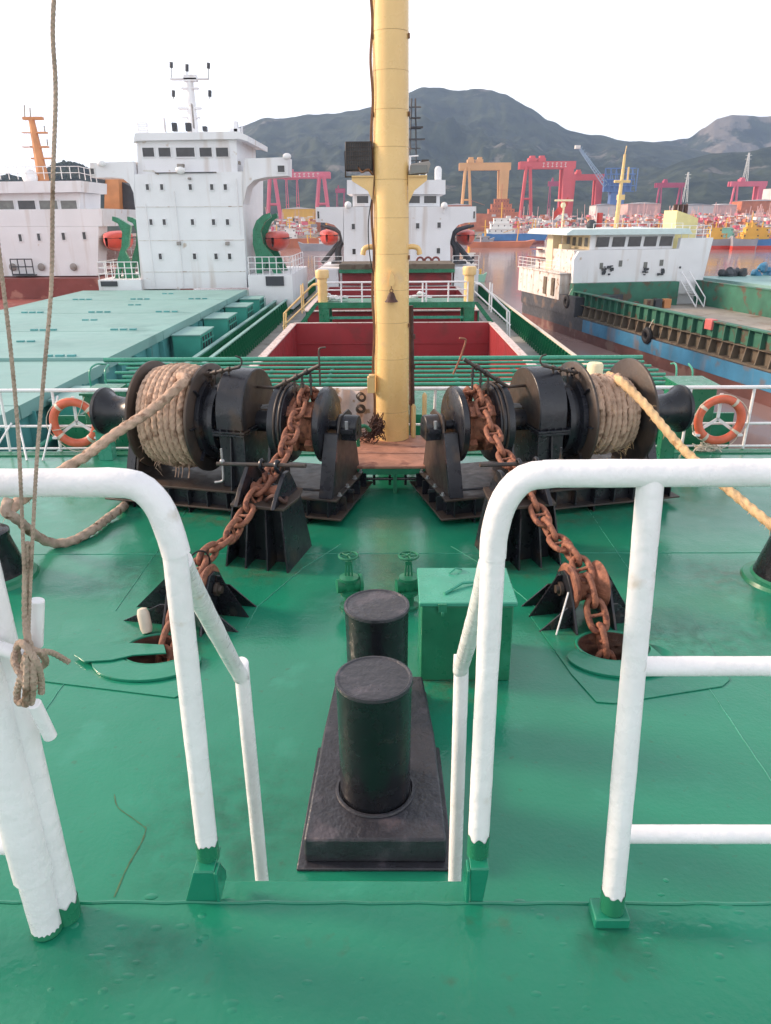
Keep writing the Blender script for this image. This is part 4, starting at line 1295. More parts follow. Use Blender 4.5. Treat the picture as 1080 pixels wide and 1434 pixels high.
def lifebuoy(px, py, lbl, rot):
    c = at(px, py, Y=10.36)
    t = Thing('lifebuoy', lbl, 'lifebuoy', c)
    Rr, rr_ = .305, .062
    segs = [(20 + 90 * k, 70 + 90 * k) for k in range(4)]
    mb = MB(); mb.torus((0, 0, 0), (0, 1, 0), Rr, rr_, 56, 14, up=(0, 0, 1)); 
    for i, v in enumerate(mb.v): mb.v[i] = Vector((v.x, v.y * .8, v.z))
    t.part('ring', mb, 'orange_ring')
    for k in range(4):
        a = R_(rot + 90 * k)
        mb = MB(); mb.torus((0, 0, 0), (0, 1, 0), Rr, rr_ + .004, 6, 14, a0=a - .07, a1=a + .07, up=(0, 0, 1))
        for i, v in enumerate(mb.v): mb.v[i] = Vector((v.x, v.y * .84, v.z))
        t.part('band', mb, 'ring_band')
    # grab line
    for k in range(4):
        a0 = rot + 90 * k
        pts = []
        for j in range(9):
            a = R_(a0 + 90 * j / 8); sag = .035 * math.sin(math.pi * j / 8)
            pts.append(Vector((math.sin(a) * (Rr + rr_ + sag * .9), -.02 - sag * .5, math.cos(a) * (Rr + rr_ + sag * .9) - sag * .6)))
        mb = MB(); mb.tube(pts, .006, 6)
        t.part('grab_line', mb, 'ring_band')
    # Y shaped holder
    br = Thing('lifebuoy_holder', f'white Y shaped bracket behind the {"left" if px < 500 else "right"} lifebuoy', 'bracket', c + Vector((0, .06, 0)))
    for a in (0, 125, 235):
        e = Vector((math.sin(R_(a)) * .37, 0, math.cos(R_(a)) * .37))
        mb = MB(); n_ = Vector((e.z, 0, -e.x)).normalized() * .022
        mb.add([-n_, n_, e + n_, e - n_, -n_ + Vector((0, .015, 0)), n_ + Vector((0, .015, 0)), e + n_ + Vector((0, .015, 0)), e - n_ + Vector((0, .015, 0))], [(0, 1, 2, 3), (7, 6, 5, 4), (0, 4, 5, 1), (1, 5, 6, 2), (2, 6, 7, 3), (3, 7, 4, 0)])
        if a: mb.bx(e.x - .035, e.x + .035, -.12, .0, e.z - .015, e.z + .015)
        br.part('arm', mb, 'white_rail')
    return c
c1 = lifebuoy(105, 592, 'faded orange lifebuoy on the rail left of the left windlass', -40)
c2 = lifebuoy(1008, 588, 'red orange lifebuoy on the rail right of the right windlass', 35)
mb = MB(); rr = random.Random(8)
for k in range(14):
    a = [c2 + Vector((-.12 + rr.gauss(0, .09), .0 + rr.gauss(0, .03), -.44 + rr.gauss(0, .05))) for _ in range(5)]
    mb.tube(catmull(a, 4), .009, 5)
single('line_bundle', 'loose bundle of white line under the right lifebuoy', 'rope', mb, 'ring_band')
mb = MB(); mb.tube(catmull([at(118, 556, Y=10.3), at(112, 575, Y=10.3), at(104, 590, Y=10.3), at(88, 600, Y=10.3), at(74, 603, Y=10.3)], 6), .006, 6)
single('lanyard', 'thin white lanyard looped over the left lifebuoy', 'line', mb, 'ring_band')

# green ventilators and posts at the after corners
for (xa, xb_, y0_, y1_, zt_, lbl) in ((at(940, 600, Y=10.9).x, at(990, 600, Y=10.9).x, 10.75, 11.4, .88, 'green box ventilator behind the rail near the right warping head'),
                                 (at(128, 600, Y=10.9).x, at(166, 600, Y=10.9).x, 10.75, 11.4, .80, 'green box ventilator behind the rail near the left warping head')):
    t = Thing('box_ventilator', lbl, 'ventilator', ((xa + xb_) / 2, 11.05, -1.2))
    mb = MB(); mb.bx(xa, xb_, y0_, y1_, -1.2, zt_); t.part('trunk', mb, 'green', world=True, bev=.01)
    mb = MB(); mb.bx(xa - .03, xb_ + .03, y0_ - .03, y1_ + .03, zt_ + .001, zt_ + .03); t.part('cover', mb, 'green', world=True)
for sx, px in ((-1, 152), (1, 930)):
    q = at(px, 640, Y=10.2)
    mb = MB(); mb.bx(q.x - .10, q.x + .10, 10.1, 10.28, 0, .42); mb.bx(q.x - .12, q.x + .12, 10.08, 10.3, .421, .44)
    single('fairlead_post', f'short square green post under the {"left" if sx < 0 else "right"} warping head', 'post', mb, 'green_light' if sx < 0 else 'green', bev=.005)
# pale cylinder vent behind right drum
q = at(833, 520, Y=11.2)
t = Thing('vent_cowl', 'cream cylinder ventilator top showing behind the right rope drum', 'ventilator', (q.x, 11.2, -1))
mb = MB(); mb.lathe([(.09, 0), (.09, q.z + .88), (.12, q.z + .90), (.12, q.z + 1.1), (.1, q.z + 1.13), (.01, q.z + 1.14)], n=24, cap=False); t.part('cowl', mb, 'cream')

# ---------------------------------------------------------------- pipe rack over the fore end of the hatch (a breakwater of green pipes)
rk = Thing('pipe_rack', 'row of green pipes laid across the ship behind the windlasses', 'pipe rack', (0, 14, -1))
rows = [(502, 150, 903, .050), (508, 170, 905, .028), (514, 180, 915, .030), (520, 165, 925, .030), (526, 175, 935, .032), (532, 150, 942, .032), (538, 140, 950, .034), (544, 130, 958, .034)]
zr = .25
for py, xa, xb_, r in rows:
    a, b = at(xa, py, z=zr), at(xb_, py, z=zr)
    y = at(550, py, z=zr).y
    mb = MB(); mb.tube([(a.x, y, zr), (b.x, y, zr)], r, 10)
    rk.part('pipe', mb, 'green_light', world=True)
for f in range(9):
    x = -5.2 + f * 1.3
    mb = MB(); mb.bx(x - .03, x + .03, 12.0, 16.2, zr - .14, zr - .055)
    rk.part('bearer', mb, 'dark_green', world=True)
for px in (415, 480, 640, 700):
    pass
mb = MB(); mb.bx(-5.6, 5.6, 11.9, 11.95, -1.6, zr - .05); mb.bx(-5.6, 5.6, 11.96, 16.4, -.40, -.36)
rk.part('front_plate', mb, 'green', world=True)
for px in (128, 945):
    a = at(px, 540, z=zr); mb = MB()
    mb.tube(catmull([a + Vector((0, 0, -.2)), a + Vector((0, 0, .25)), a + Vector((.05, .25, .36)), a + Vector((.1, .6, .30))], 5), .018, 8)
    mb.tube(catmull([a + Vector((.3, 0, -.2)), a + Vector((.3, 0, .25)), a + Vector((.3, .25, .36))], 5), .018, 8)
    rk.part('hand_hoop', mb, 'green_light', world=True)

# ---------------------------------------------------------------- main deck, bulwarks and hold of this ship
MD = -3.5                                   # main deck height
def hb(y): return 8.0 if y > 24 else 7.0 + (y - 10) * 1.0 / 14
mb = MB()
ysx = [10.6, 17, 24, 40, 60, 74, 84]
for a, b in zip(ysx, ysx[1:]):
    for sg in (-1, 1):
        inner = 5.2 if a >= 17 else 0
        mb.add([(sg * inner, a, MD), (sg * hb(a), a, MD), (sg * hb(b), b, MD), (sg * inner, b, MD)], [(0, 1, 2, 3)])
mb.add([(-5.2, 74, MD + .003), (5.2, 74, MD + .003), (5.2, 84, MD + .003), (-5.2, 84, MD + .003)], [(0, 1, 2, 3)])
struct('main_deck', mb, 'grey_deck')
mb = MB()
for a, b in zip(ysx, ysx[1:]):
    for sg in (-1, 1):
        mb.add([(sg * (hb(a) + .02), a, MD), (sg * (hb(b) + .02), b, MD), (sg * (hb(b) + .02), b, -11), (sg * (hb(a) + .02), a, -11)], [(0, 1, 2, 3)])
mb.add([(-8, 84, MD), (8, 84, MD), (8, 84, -11), (-8, 84, -11)], [(0, 1, 2, 3)])
struct('hull_side', mb, 'hull_black')
ZB = -2.46
for sg in (-1, 1):
    side = 'port' if sg < 0 else 'starboard'
    t = Thing('bulwark', f'green ribbed bulwark with a pale cap running aft along the {"left" if sg < 0 else "right"} side deck', 'bulwark', (sg * 8, 40, MD))
    mb = MB()
    yy = [12, 17, 24, 40, 60, 74, 84]
    for a, b in zip(yy, yy[1:]):
        mb.add([(sg * hb(a), a, MD), (sg * hb(b), b, MD), (sg * hb(b), b, ZB), (sg * hb(a), a, ZB), (sg * (hb(a) + .02), a, MD), (sg * (hb(b) + .02), b, MD), (sg * (hb(b) + .02), b, ZB), (sg * (hb(a) + .02), a, ZB)],
               [(0, 1, 2, 3), (7, 6, 5, 4), (3, 2, 6, 7)])
    t.part('plating', mb, 'green', world=True)
    mb = MB()
    for a, b in zip(yy, yy[1:]):
        mb.add([(sg * (hb(a) - .12), a, ZB), (sg * (hb(a) + .06), a, ZB), (sg * (hb(b) + .06), b, ZB), (sg * (hb(b) - .12), b, ZB), (sg * (hb(a) - .12), a, ZB + .06), (sg * (hb(a) + .06), a, ZB + .06), (sg * (hb(b) + .06), b, ZB + .06), (sg * (hb(b) - .12), b, ZB + .06)],
               [(0, 1, 2, 3), (7, 6, 5, 4), (0, 4, 5, 1), (1, 5, 6, 2), (2, 6, 7, 3), (3, 7, 4, 0)])
    t.part('cap_rail', mb, 'teal' if sg < 0 else 'ring_band', world=True)
    me = None
    y = 18.0
    while y < 80:
        if me is None:
            mb = MB(); mb.prism([(0, 0), (-.30, 0), (-.10, .98), (0, .98)], (0, 0, 0), (sg, 0, 0), (0, 0, 1), (0, .02, 0)); mb.bx(-.32 * sg, -.26 * sg, -.04, .06, 0, .3)
            me = mb.mesh('rib', 'green')
        o = link('rib', me, t.o); o.location = (sg * (hb(y) - .004) - sg * 8, y - 40, 0)
        y += .62 if y < 50 else 1.1
# hatch coamings and hold
HX, HZ = 5.2, -2.0
def hold(y0, y1, lbl, name='cargo_hold'):
    t = Thing(name, lbl, 'cargo hold', (0, (y0 + y1) / 2, MD))
    zb = -7.6
    n_ = int((y1 - y0) / 1.6)
    for sg in (-1, 1):
        mb = MB(); mb.add([(sg * HX, y0, zb), (sg * HX, y1, zb), (sg * HX, y1, HZ), (sg * HX, y0, HZ)], [(0, 1, 2, 3)])
        t.part('side_wall', mb, 'hold_red', world=True)
        mb = MB(); mb.bx(sg * (HX + .01), sg * (HX + .09), y0 - .1, y1 + .1, MD, HZ - .06)
        t.part('coaming', mb, 'green', world=True)
        mb = MB(); mb.bx(sg * (HX - .05), sg * (HX + .28), y0 - .1, y1 + .1, HZ - .055, HZ)
        t.part('coaming_top', mb, 'canvas', world=True)
        mb = MB(); mb.tube([(sg * (HX + .75), y0, MD + .12), (sg * (HX + .75), y1, MD + .12)], .06, 8); mb.tube([(sg * (HX + 1.0), y0, MD + .12), (sg * (HX + 1.0), y1, MD + .12)], .04, 8)
        t.part('deck_pipe', mb, 'grey_deck', world=True)
    for y, sgn in ((y0, -1), (y1, 1)):
        mb = MB()
        mb.add([(-HX, y, zb), (HX, y, zb), (HX, y, HZ), (-HX, y, HZ)], [(0, 1, 2, 3)])
        t.part('end_wall', mb, 'hold_red', world=True)
        mb = MB(); mb.bx(-HX - .1, HX + .1, y + (.01 if sgn > 0 else -.25), y + (.25 if sgn > 0 else -.01), HZ - .05, HZ + .02)
        t.part('coaming_top', mb, 'canvas', world=True)
    mb = MB()
    for z in (-3.1, -4.2, -5.3): mb.bx(-HX + .01, HX - .01, y1 - .05, y1 - .003, z, z + .03)
    t.part('stiffener', mb, 'hold_red', world=True)
    mb = MB(); mb.add([(-HX, y0, zb), (HX, y0, zb), (HX, y1, zb), (-HX, y1, zb)], [(0, 1, 2, 3)])
    t.part('tank_top', mb, 'hold_red', world=True)
hold(17.5, 40.5, 'big open red cargo hold behind the yellow mast')
hold(46.5, 63.0, 'dark red second cargo hold behind the green walkway bridge')
# walkway bridge between the holds
wb = Thing('walkway_bridge', 'green walkway bridge with white rails crossing between the two red holds', 'walkway', (0, 43, MD))
YW = 41.6
xl, xr = at(446, 430, Y=YW).x, at(665, 430, Y=YW).x
zt_ = at(556, 423, Y=YW).z
mb = MB(); mb.bx(xl, xr, YW - .1, YW + 2.2, zt_ - .30, zt_); wb.part('girder', mb, 'green', world=True)
for x in (xl + .3, xr - .3):
    for y in (YW + .1, YW + 2.0):
        mb = MB(); mb.bx(x - .28, x + .28, y - .15, y + .15, MD, zt_ - .301); wb.part('leg', mb, 'green', world=True)
zl = at(556, 443, Y=YW).z
mb = MB(); mb.bx(xl + .58, xr - .58, YW + .05, YW + .15, zl - .14, zl); wb.part('cross_beam', mb, 'green_light', world=True)
zr1 = at(556, 395, Y=YW).z
for f, r in ((1, .05), (.62, .035), (.30, .035)):
    mb = MB(); mb.tube([(xl + .5, YW, zt_ + (zr1 - zt_) * f), (xr - .5, YW, zt_ + (zr1 - zt_) * f)], r, 8); wb.part('rail_bar', mb, 'white_rail', world=True)
for px in (478, 507, 536, 592, 597, 628, 655):
    x = at(px, 410, Y=YW).x
    mb = MB(); mb.tube([(x, YW, zt_), (x, YW, zr1)], .045, 8); wb.part('rail_upright', mb, 'white_rail', world=True)
for px, pxx in ((450, 1), (659, 1)):
    top = at(px, 378 if px < 500 else 373, Y=YW)
    side = 'left' if px < 500 else 'right'
    t = Thing('vent_cowl', f'cream cylinder ventilator at the {side} end of the green walkway bridge', 'ventilator', (top.x, YW + .4, zt_))
    h = top.z - zt_
    mb = MB(); mb.lathe([(.27, 0), (.27, h - .45), (.36, h - .42), (.38, h - .1), (.34, h - .02), (.05, h)], n=28, cap=False); t.part('cowl', mb, 'yellow')
    mb = MB(); mb.torus((0, 0, h - .43), (0, 0, 1), .33, .03, 28, 6); t.part('rim', mb, 'yellow')
for sg, xx in ((-1, xl), (1, xr)):
    st_ = Thing('side_stair', f'{"yellow" if sg < 0 else "white"} railed stair at the {"left" if sg < 0 else "right"} end of the walkway bridge', 'stair', (xx, YW, MD))
    for dy in (0, .9):
        mb = MB(); mb.tube([(xx, YW + dy, zr1 - .1), (xx + sg * .3, YW + dy, zr1 - .15), (xx + sg * 1.9, YW + dy, -1.6), (xx + sg * 2.0, YW + dy, MD)], .05, 8)
        mb.tube([(xx, YW + dy, zt_ + .5), (xx + sg * 2.0, YW + dy, -2.3)], .04, 8); mb.tube([(xx + sg * .9, YW + dy, -.1), (xx + sg * .9, YW + dy, -1.6)], .04, 8)
        st_.part('handrail', mb, 'yellow' if sg < 0 else 'white_rail', world=True)
    mb = MB(); mb.prism([(0, zt_ - .1), (.25, zt_ - .1), (2.2, MD), (1.9, MD)], (xx, YW + .02, 0), (sg, 0, 0), (0, 0, 1), (0, .04, 0)); mb.prism([(0, zt_ - .1), (.25, zt_ - .1), (2.2, MD), (1.9, MD)], (xx, YW + .85, 0), (sg, 0, 0), (0, 0, 1), (0, .04, 0))
    st_.part('stringer', mb, 'green', world=True)
    for i in range(8):
        f = (i + .5) / 8; mb = MB(); mb.bx(xx + sg * (f * 2.0), xx + sg * (f * 2.0 + .22), YW + .06, YW + .84, zt_ - .1 + (MD - zt_) * f, zt_ - .06 + (MD - zt_) * f); st_.part('tread', mb, 'green', world=True)
# white bags lying on the bridge
for k, (px, py, w) in enumerate(((455, 408, .5), (470, 412, .55), (462, 416, .6), (482, 416, .4), (580, 416, .45), (590, 412, .5), (600, 417, .4))):
    c = at(px, py, Y=YW + .8); mb = MB()
    mb.sphere((c.x, c.y, zt_ + .17 + (.2 if k in (0, 5) else 0)), w * .5, 10, 7, (1.1, .7, .45))
    for i, v in enumerate(mb.v): mb.v[i] = v + Vector(noise.noise_vector(v * 4)) * .10
    where = ('uppermost of the left heap', 'beside the left heap, middle', 'lowest in the left heap', 'right end of the left heap', 'left end of the right heap', 'uppermost of the right heap', 'right end of the right heap')[k]
    single('white_bag', f'crumpled white bag on the green walkway bridge, {where}', 'bag', mb, 'white_rail', group='white bags on the walkway bridge')
# stacked hatch covers before the deckhouse
hc = Thing('stacked_hatch_cover', 'grey hatch covers on a green frame stacked before the white bridge front', 'hatch cover', (0, 66, HZ))
Yc = 64
a_, b_ = at(475, 372, Y=Yc), at(637, 372, Y=Yc)
za, zb2, zc, zd = at(556, 370, Y=Yc).z, at(556, 377, Y=Yc).z, at(556, 382, Y=Yc).z, at(556, 392, Y=Yc).z
mb = MB(); mb.bx(a_.x, b_.x, Yc, Yc + 5, zb2, za); hc.part('cover', mb, 'rib_brown', world=True)
mb = MB(); mb.bx(a_.x, b_.x, Yc - .15, Yc + 5, zc, zb2 - .002); hc.part('cover', mb, 'green', world=True)
mb = MB(); mb.bx(a_.x + .2, b_.x - .2, Yc + .5, Yc + 5, HZ, zc - .002); hc.part('cover', mb, 'hold_red', world=True)
mb = MB()
for x in (a_.x - .9, b_.x + .9): mb.bx(x - .9, x + .8, Yc + .2, Yc + 2, MD, zb2)
struct('deck_house_step', mb, 'white_far')
# ---------------------------------------------------------------- water
WZ = -8.3
BZ = -10.5
def water_mat():
    m = bpy.data.materials.new('harbour_water'); m.use_nodes = True
    t = m.node_tree; b = t.nodes['Principled BSDF']; L = t.links.new
    b.inputs['Base Color'].default_value = (.30, .20, .185, 1)
    b.inputs['Roughness'].default_value = .16
    b.inputs['IOR'].default_value = 1.33
    g = t.nodes.new('ShaderNodeNewGeometry')
    m1 = t.nodes.new('ShaderNodeMapping'); m1.inputs['Scale'].default_value = (1, .5, 1)
    n = t.nodes.new('ShaderNodeTexNoise'); n.inputs['Scale'].default_value = .8; n.inputs['Detail'].default_value = 6
    n2 = t.nodes.new('ShaderNodeTexNoise'); n2.inputs['Scale'].default_value = .05; n2.inputs['Detail'].default_value = 3
    bp = t.nodes.new('ShaderNodeBump'); bp.inputs['Strength'].default_value = .16; bp.inputs['Distance'].default_value = .10
    L(g.outputs['Position'], m1.inputs[0]); L(m1.outputs[0], n.inputs['Vector']); L(n.outputs[0], bp.inputs['Height']); L(bp.outputs[0], b.inputs['Normal'])
    L(g.outputs['Position'], n2.inputs['Vector'])
    mr = t.nodes.new('ShaderNodeMapRange'); mr.inputs['To Min'].default_value = .05; mr.inputs['To Max'].default_value = .16
    L(n2.outputs[0], mr.inputs['Value']); L(mr.outputs[0], b.inputs['Roughness'])
    MATS['water'] = m
water_mat()
mb = MB(); mb.add([(-3500, -150, WZ), (3500, -150, WZ), (3500, 450, WZ), (-3500, 450, WZ)], [(0, 1, 2, 3)])
struct('water', mb, 'water')

M('marker_pink', (.62, .16, .15), .5)
# ---------------------------------------------------------------- building blocks for ships
def front(thing, pts, Y, depth, mt, name='superstructure', parent=None):
    """a block whose front outline was measured on the plane at distance Y"""
    q = [at(x, y, Y=Y) for x, y in pts]
    mb = MB(); mb.prism([(p.x, p.z) for p in q], (0, Y, 0), (1, 0, 0), (0, 0, 1), (0, depth, 0))
    return thing.part(name, mb, mt, world=True, parent=parent)
def window(thing, x0, y0, x1, y1, Y, mt='glass_dark', fr='white_far', sub=True, parent=None):
    a, b = at(x0, y0, Y=Y), at(x1, y1, Y=Y)
    w = (b.x - a.x); h = a.z - b.z; e = .05 if w < 1 else .07
    mb = MB(); mb.bx(a.x, b.x, Y - .05, Y - .012, b.z, a.z)
    g = thing.part('window', mb, mt, world=True, parent=parent)
    if sub:
        mb = MB()
        mb.bx(a.x - e, b.x + e, Y - .09, Y - .014, a.z + .002, a.z + e); mb.bx(a.x - e, b.x + e, Y - .09, Y - .014, b.z - e, b.z - .002)
        mb.bx(a.x - e, a.x - .002, Y - .088, Y - .014, b.z, a.z); mb.bx(b.x + .002, b.x + e, Y - .088, Y - .014, b.z, a.z)
        thing.part('frame', mb, fr, world=True, parent=g) if parent is None else None
    return g
def rails(thing, p0, p1, h=1.1, n=None, bars=3, mt='white_rail', r=.03, name='railing'):
    p0, p1 = Vector(p0), Vector(p1)
    L_ = (p1 - p0).length; n = n or max(1, int(L_ / 1.5))
    mb = MB()
    for i in range(n + 1):
        q = p0.lerp(p1, i / n); mb.tube([q, q + Vector((0, 0, h))], r, 5)
    for k in range(bars):
        z = h * (k + 1) / bars; mb.tube([p0 + Vector((0, 0, z)), p1 + Vector((0, 0, z))], r * .9, 5)
    return thing.part(name, mb, mt, world=True)
def lifeboat(c, L_, lbl, name='lifeboat', rz=0, mt='boat_red'):
    t = Thing(name, lbl, 'lifeboat', c, rz)
    mb = MB(); n = 12
    vs, fs = [], []
    secs = 9
    for i in range(secs):
        u = -1 + 2 * i / (secs - 1); wd = max(.12, (1 - abs(u) ** 2.4)) * .9; dp = .55 + .35 * (1 - abs(u) ** 2)
        for k in range(n + 1):
            a = math.pi * k / n
            vs.append((math.cos(a) * wd, u * L_ / 2, -math.sin(a) ** .8 * dp * 1.1))
    for i in range(secs - 1):
        for k in range(n): fs.append((i * (n + 1) + k, i * (n + 1) + k + 1, (i + 1) * (n + 1) + k + 1, (i + 1) * (n + 1) + k))
    mb.add(vs, fs); t.part('hull', mb, mt)
    vs, fs = [], []
    for i in range(secs):
        u = -1 + 2 * i / (secs - 1); wd = max(.10, (1 - abs(u) ** 2.4)) * .88; hh = .45 * (1 - abs(u) ** 3) + .05
        for k in range(n + 1):
            a = math.pi * k / n
            vs.append((math.cos(a) * wd, u * L_ / 2, .03 + math.sin(a) ** .6 * hh))
    for i in range(secs - 1):
        for k in range(n): fs.append((i * (n + 1) + k, i * (n + 1) + k + 1, (i + 1) * (n + 1) + k + 1, (i + 1) * (n + 1) + k))
    mb = MB(); mb.add(vs, fs); t.part('canopy', mb, mt)
    mb = MB(); mb.bx(-.93, .93, -L_ * .3, L_ * .3, -.05, .0); t.part('fender', mb, 'hull_black')
    return t
def davit(base, top, reach, lbl, mt='green', name='davit'):
    base, top = Vector(base), Vector(top)
    t = Thing(name, lbl, 'davit', base)
    for dy in (0, 3.2):
        h = top.z - base.z
        pts = [base + Vector((0, dy, 0)), base + Vector((0, dy, h * .35)), base + Vector((-reach * .25, dy, h * .6)), base + Vector((-reach * .05, dy, h * .85)), base + Vector((reach * .9, dy, h))]
        mb = MB(); p = catmull(pts, 5); n_ = len(p)
        mb.tube(p, [.24 - .12 * i / n_ for i in range(n_)], 6)
        mb.tube([base + Vector((reach * .9, dy, 0)), base + Vector((-reach * .1, dy, h * .55))], .2, 6)
        t.part('arm', mb, mt, world=True)
    mb = MB(); mb.bx(base.x - .6, base.x + .9, base.y - .3, base.y + 3.6, base.z - .1, base.z + .12); t.part('bed', mb, mt, world=True)
    return t

# ---------------------------------------------------------------- this ship's own bridge, far aft
YB = 72
own = Thing('bridge_house', 'white bridge house with wide wings seen behind the yellow mast', 'ship bridge', (0, YB, MD))
front(own, [(482, 380), (481, 289.6), (630, 289.2), (631, 380)], YB, 9, 'white_far')
front(own, [(480.8, 340), (477, 324), (468, 315), (458, 312), (443, 311), (442, 290), (480.8, 289.8)], YB, 2.2, 'white_far', 'bridge_wing')
front(own, [(630.3, 289.2), (667, 289), (667, 311), (652, 312), (642, 315), (634, 324), (630.3, 340)], YB, 2.2, 'white_far', 'bridge_wing')
front(own, [(494, 289), (494, 262), (616, 262), (616, 289)], YB + 1.2, 6, 'white_far', 'wheelhouse')
front(own, [(486, 272), (486, 252), (624, 252), (624, 272)], YB + .7, 7, 'white_far', 'wheelhouse_roof')
for x0, x1 in ((500, 516), (523, 545), (551, 570), (573, 588), (594, 611)): window(own, x0, 274.5, x1, 284.5, YB + 1.2)
for x, y in ((495, 317), (585, 316), (615, 315), (496, 352), (586, 352), (614, 351)): window(own, x - 2.3, y - 3.5, x + 2.3, y + 4, YB)
for x, y, w in ((446, 301, 3), (664, 301, 2)): window(own, x - w / 2, y - 5, x + w / 2, y + 5, YB)
for x, y in ((488, 289), (622, 290)):
    c = at(x, y, Y=YB); mb = MB(); mb.sphere((c.x, c.y - .3, c.z + .1), .32, 10, 7); mb.bx(c.x - .05, c.x + .05, c.y - .35, c.y + .2, c.z - .5, c.z); own.part('navigation_lamp', mb, 'white_rail', world=True)
a, b = at(600, 252, Y=YB + 2), at(612, 240, Y=YB + 2)
mb = MB(); mb.lathe([(.32, 0), (.32, .9), (.2, 1.1), (.02, 1.15)], ((a.x + b.x) / 2 + .5, YB + 2, a.z), n=14, cap=False); own.part('radome', mb, 'white_rail', world=True)
mb = MB()
for x, t_ in ((573, 219), (575, 219), (588, 226), (597, 226)): 
    p = at(x, 252, Y=YB + 2); q = at(x, t_, Y=YB + 2); mb.tube([p, q], .06, 5)
p = at(571, 219, Y=YB + 2); q = at(586, 218, Y=YB + 2); mb.tube([p, q], .06, 5)
own.part('antenna', mb, 'white_rail', world=True)
mb = MB()                                              # aft signal mast seen above the bridge
p = at(574, 252, Y=YB + 5)
for dx in (-.35, .35): mb.tube([(p.x + .3 + dx, YB + 5, p.z), (p.x + .3 + dx * .5, YB + 5, at(574, 138, Y=YB + 5).z)], .08, 5)
for yv in (240, 225, 208, 195, 180, 165, 150):
    z = at(574, yv, Y=YB + 5).z; mb.tube([(p.x - .3, YB + 5, z), (p.x + 1.0, YB + 5, z)], .06, 5)
for yv, w in ((195, 1.1), (178, .9), (165, .6)):
    z = at(574, yv, Y=YB + 5).z; mb.bx(p.x + .1, p.x + .3 + w, YB + 4.8, YB + 5.5, z - .05, z + .05)
own.part('signal_mast', mb, 'hull_black', world=True)
c = at(461, 329, Y=YB + 6); lifeboat(c, 6, 'orange red lifeboat under the left wing of the bridge behind the mast')
c = at(652, 329, Y=YB + 6); lifeboat(c, 6, 'dark red lifeboat under the right wing of the bridge behind the mast')
for px, sg in ((473, -1), (640, 1)):
    p = at(px, 368, Y=YB + 4); q = at(px, 316, Y=YB + 4)
    davit(p, q, sg * 1.7, f'dark davit arm holding the lifeboat under the {"left" if sg < 0 else "right"} wing behind the mast', 'hull_black')
mb = MB(); a, b = at(441, 366, Y=YB - 2), at(671, 366, Y=YB - 2); mb.bx(a.x, b.x, YB - 2, YB + 13, MD, a.z - .8)
own.part('deck_step', mb, 'white_far', world=True)
for x0, x1 in ((441, 480), (634, 670)):
    p, q = at(x0, 378, Y=YB - 1.9), at(x1, 378, Y=YB - 1.9); rails(own, (p.x, p.y, a.z - .8), (q.x, q.y, a.z - .8), 1.2)
mb = MB(); c = at(598, 362, Y=YB - 2)
for dx in (-.6, .1, .8): mb.torus((c.x + dx, c.y, c.z - .2), (0, 1, 0), .3, .09, 14, 6)
own.part('hose_reel', mb, 'hull_red', world=True)

# ---------------------------------------------------------------- teal ship alongside to the left
YT = 58
LS = Thing('cargo_ship', 'cargo ship with pale teal hatch covers and tall white bridge moored along the left side', 'cargo ship', (-16.5, YT, WZ))
DZ = -4.0
hx0, hx1 = -24.6, -8.75
mb = MB()
mb.prism([(hx0, -12), (hx1, -12), (hx1, 75), (-11, 84), (-21, 84), (hx0, 75)], (0, 0, BZ - .5), (1, 0, 0), (0, 1, 0), (0, 0, DZ - BZ + .5))
LS.part('hull', mb, 'dark_green', world=True)
mb = MB(); mb.bx(hx1 - .06, hx1, -12, 75, DZ + .001, -2.55); mb.bx(hx0, hx0 + .06, -12, 75, DZ + .001, -2.55)
LS.part('bulwark', mb, 'green', world=True)
mb = MB(); mb.bx(hx1 - .16, hx1 + .05, -12, 75, -2.549, -2.47); LS.part('cap_rail', mb, 'teal', world=True)
HT = -1.62; HR, HL = -10.75, -22.9
mb = MB(); mb.bx(HL + .15, HR - .15, -8, 56.8, DZ + .001, HT - .42); LS.part('coaming', mb, 'teal_side', world=True)
nP = 9; y0 = -8.0; ln = (56.8 - y0) / nP
for i in range(nP):
    a = y0 + i * ln; dz = -.12 if i < 5 else 0
    mb = MB(); mb.bx(HL, HR, a + .04, a + ln - .04, HT - .40 + dz, HT + dz)
    c_ = LS.part('hatch_cover', mb, 'teal', world=True)
    mb = MB(); rr = random.Random(i)
    for k in range(3):
        x = HL + 2.0 + k * 3.8
        for dx in (0, .45, .9): mb.bx(x + dx, x + dx + .3, a + .25, a + .42, HT + dz + .001, HT + dz + .07)
        if k % 2: 
            for dx in (0, .45): mb.bx(x + dx + 1, x + dx + 1.3, a + ln * .55, a + ln * .55 + .15, HT + dz + .001, HT + dz + .06)
    LS.part('lifting_lug', mb, 'teal_side', world=True, parent=c_, kind='stuff')
for i in range(34):
    y = -7 + i * 1.9
    mb = MB(); mb.bx(HR - .148, HR + .08, y, y + .06, DZ, HT - .45); LS.part('stay', mb, 'teal_side', world=True)
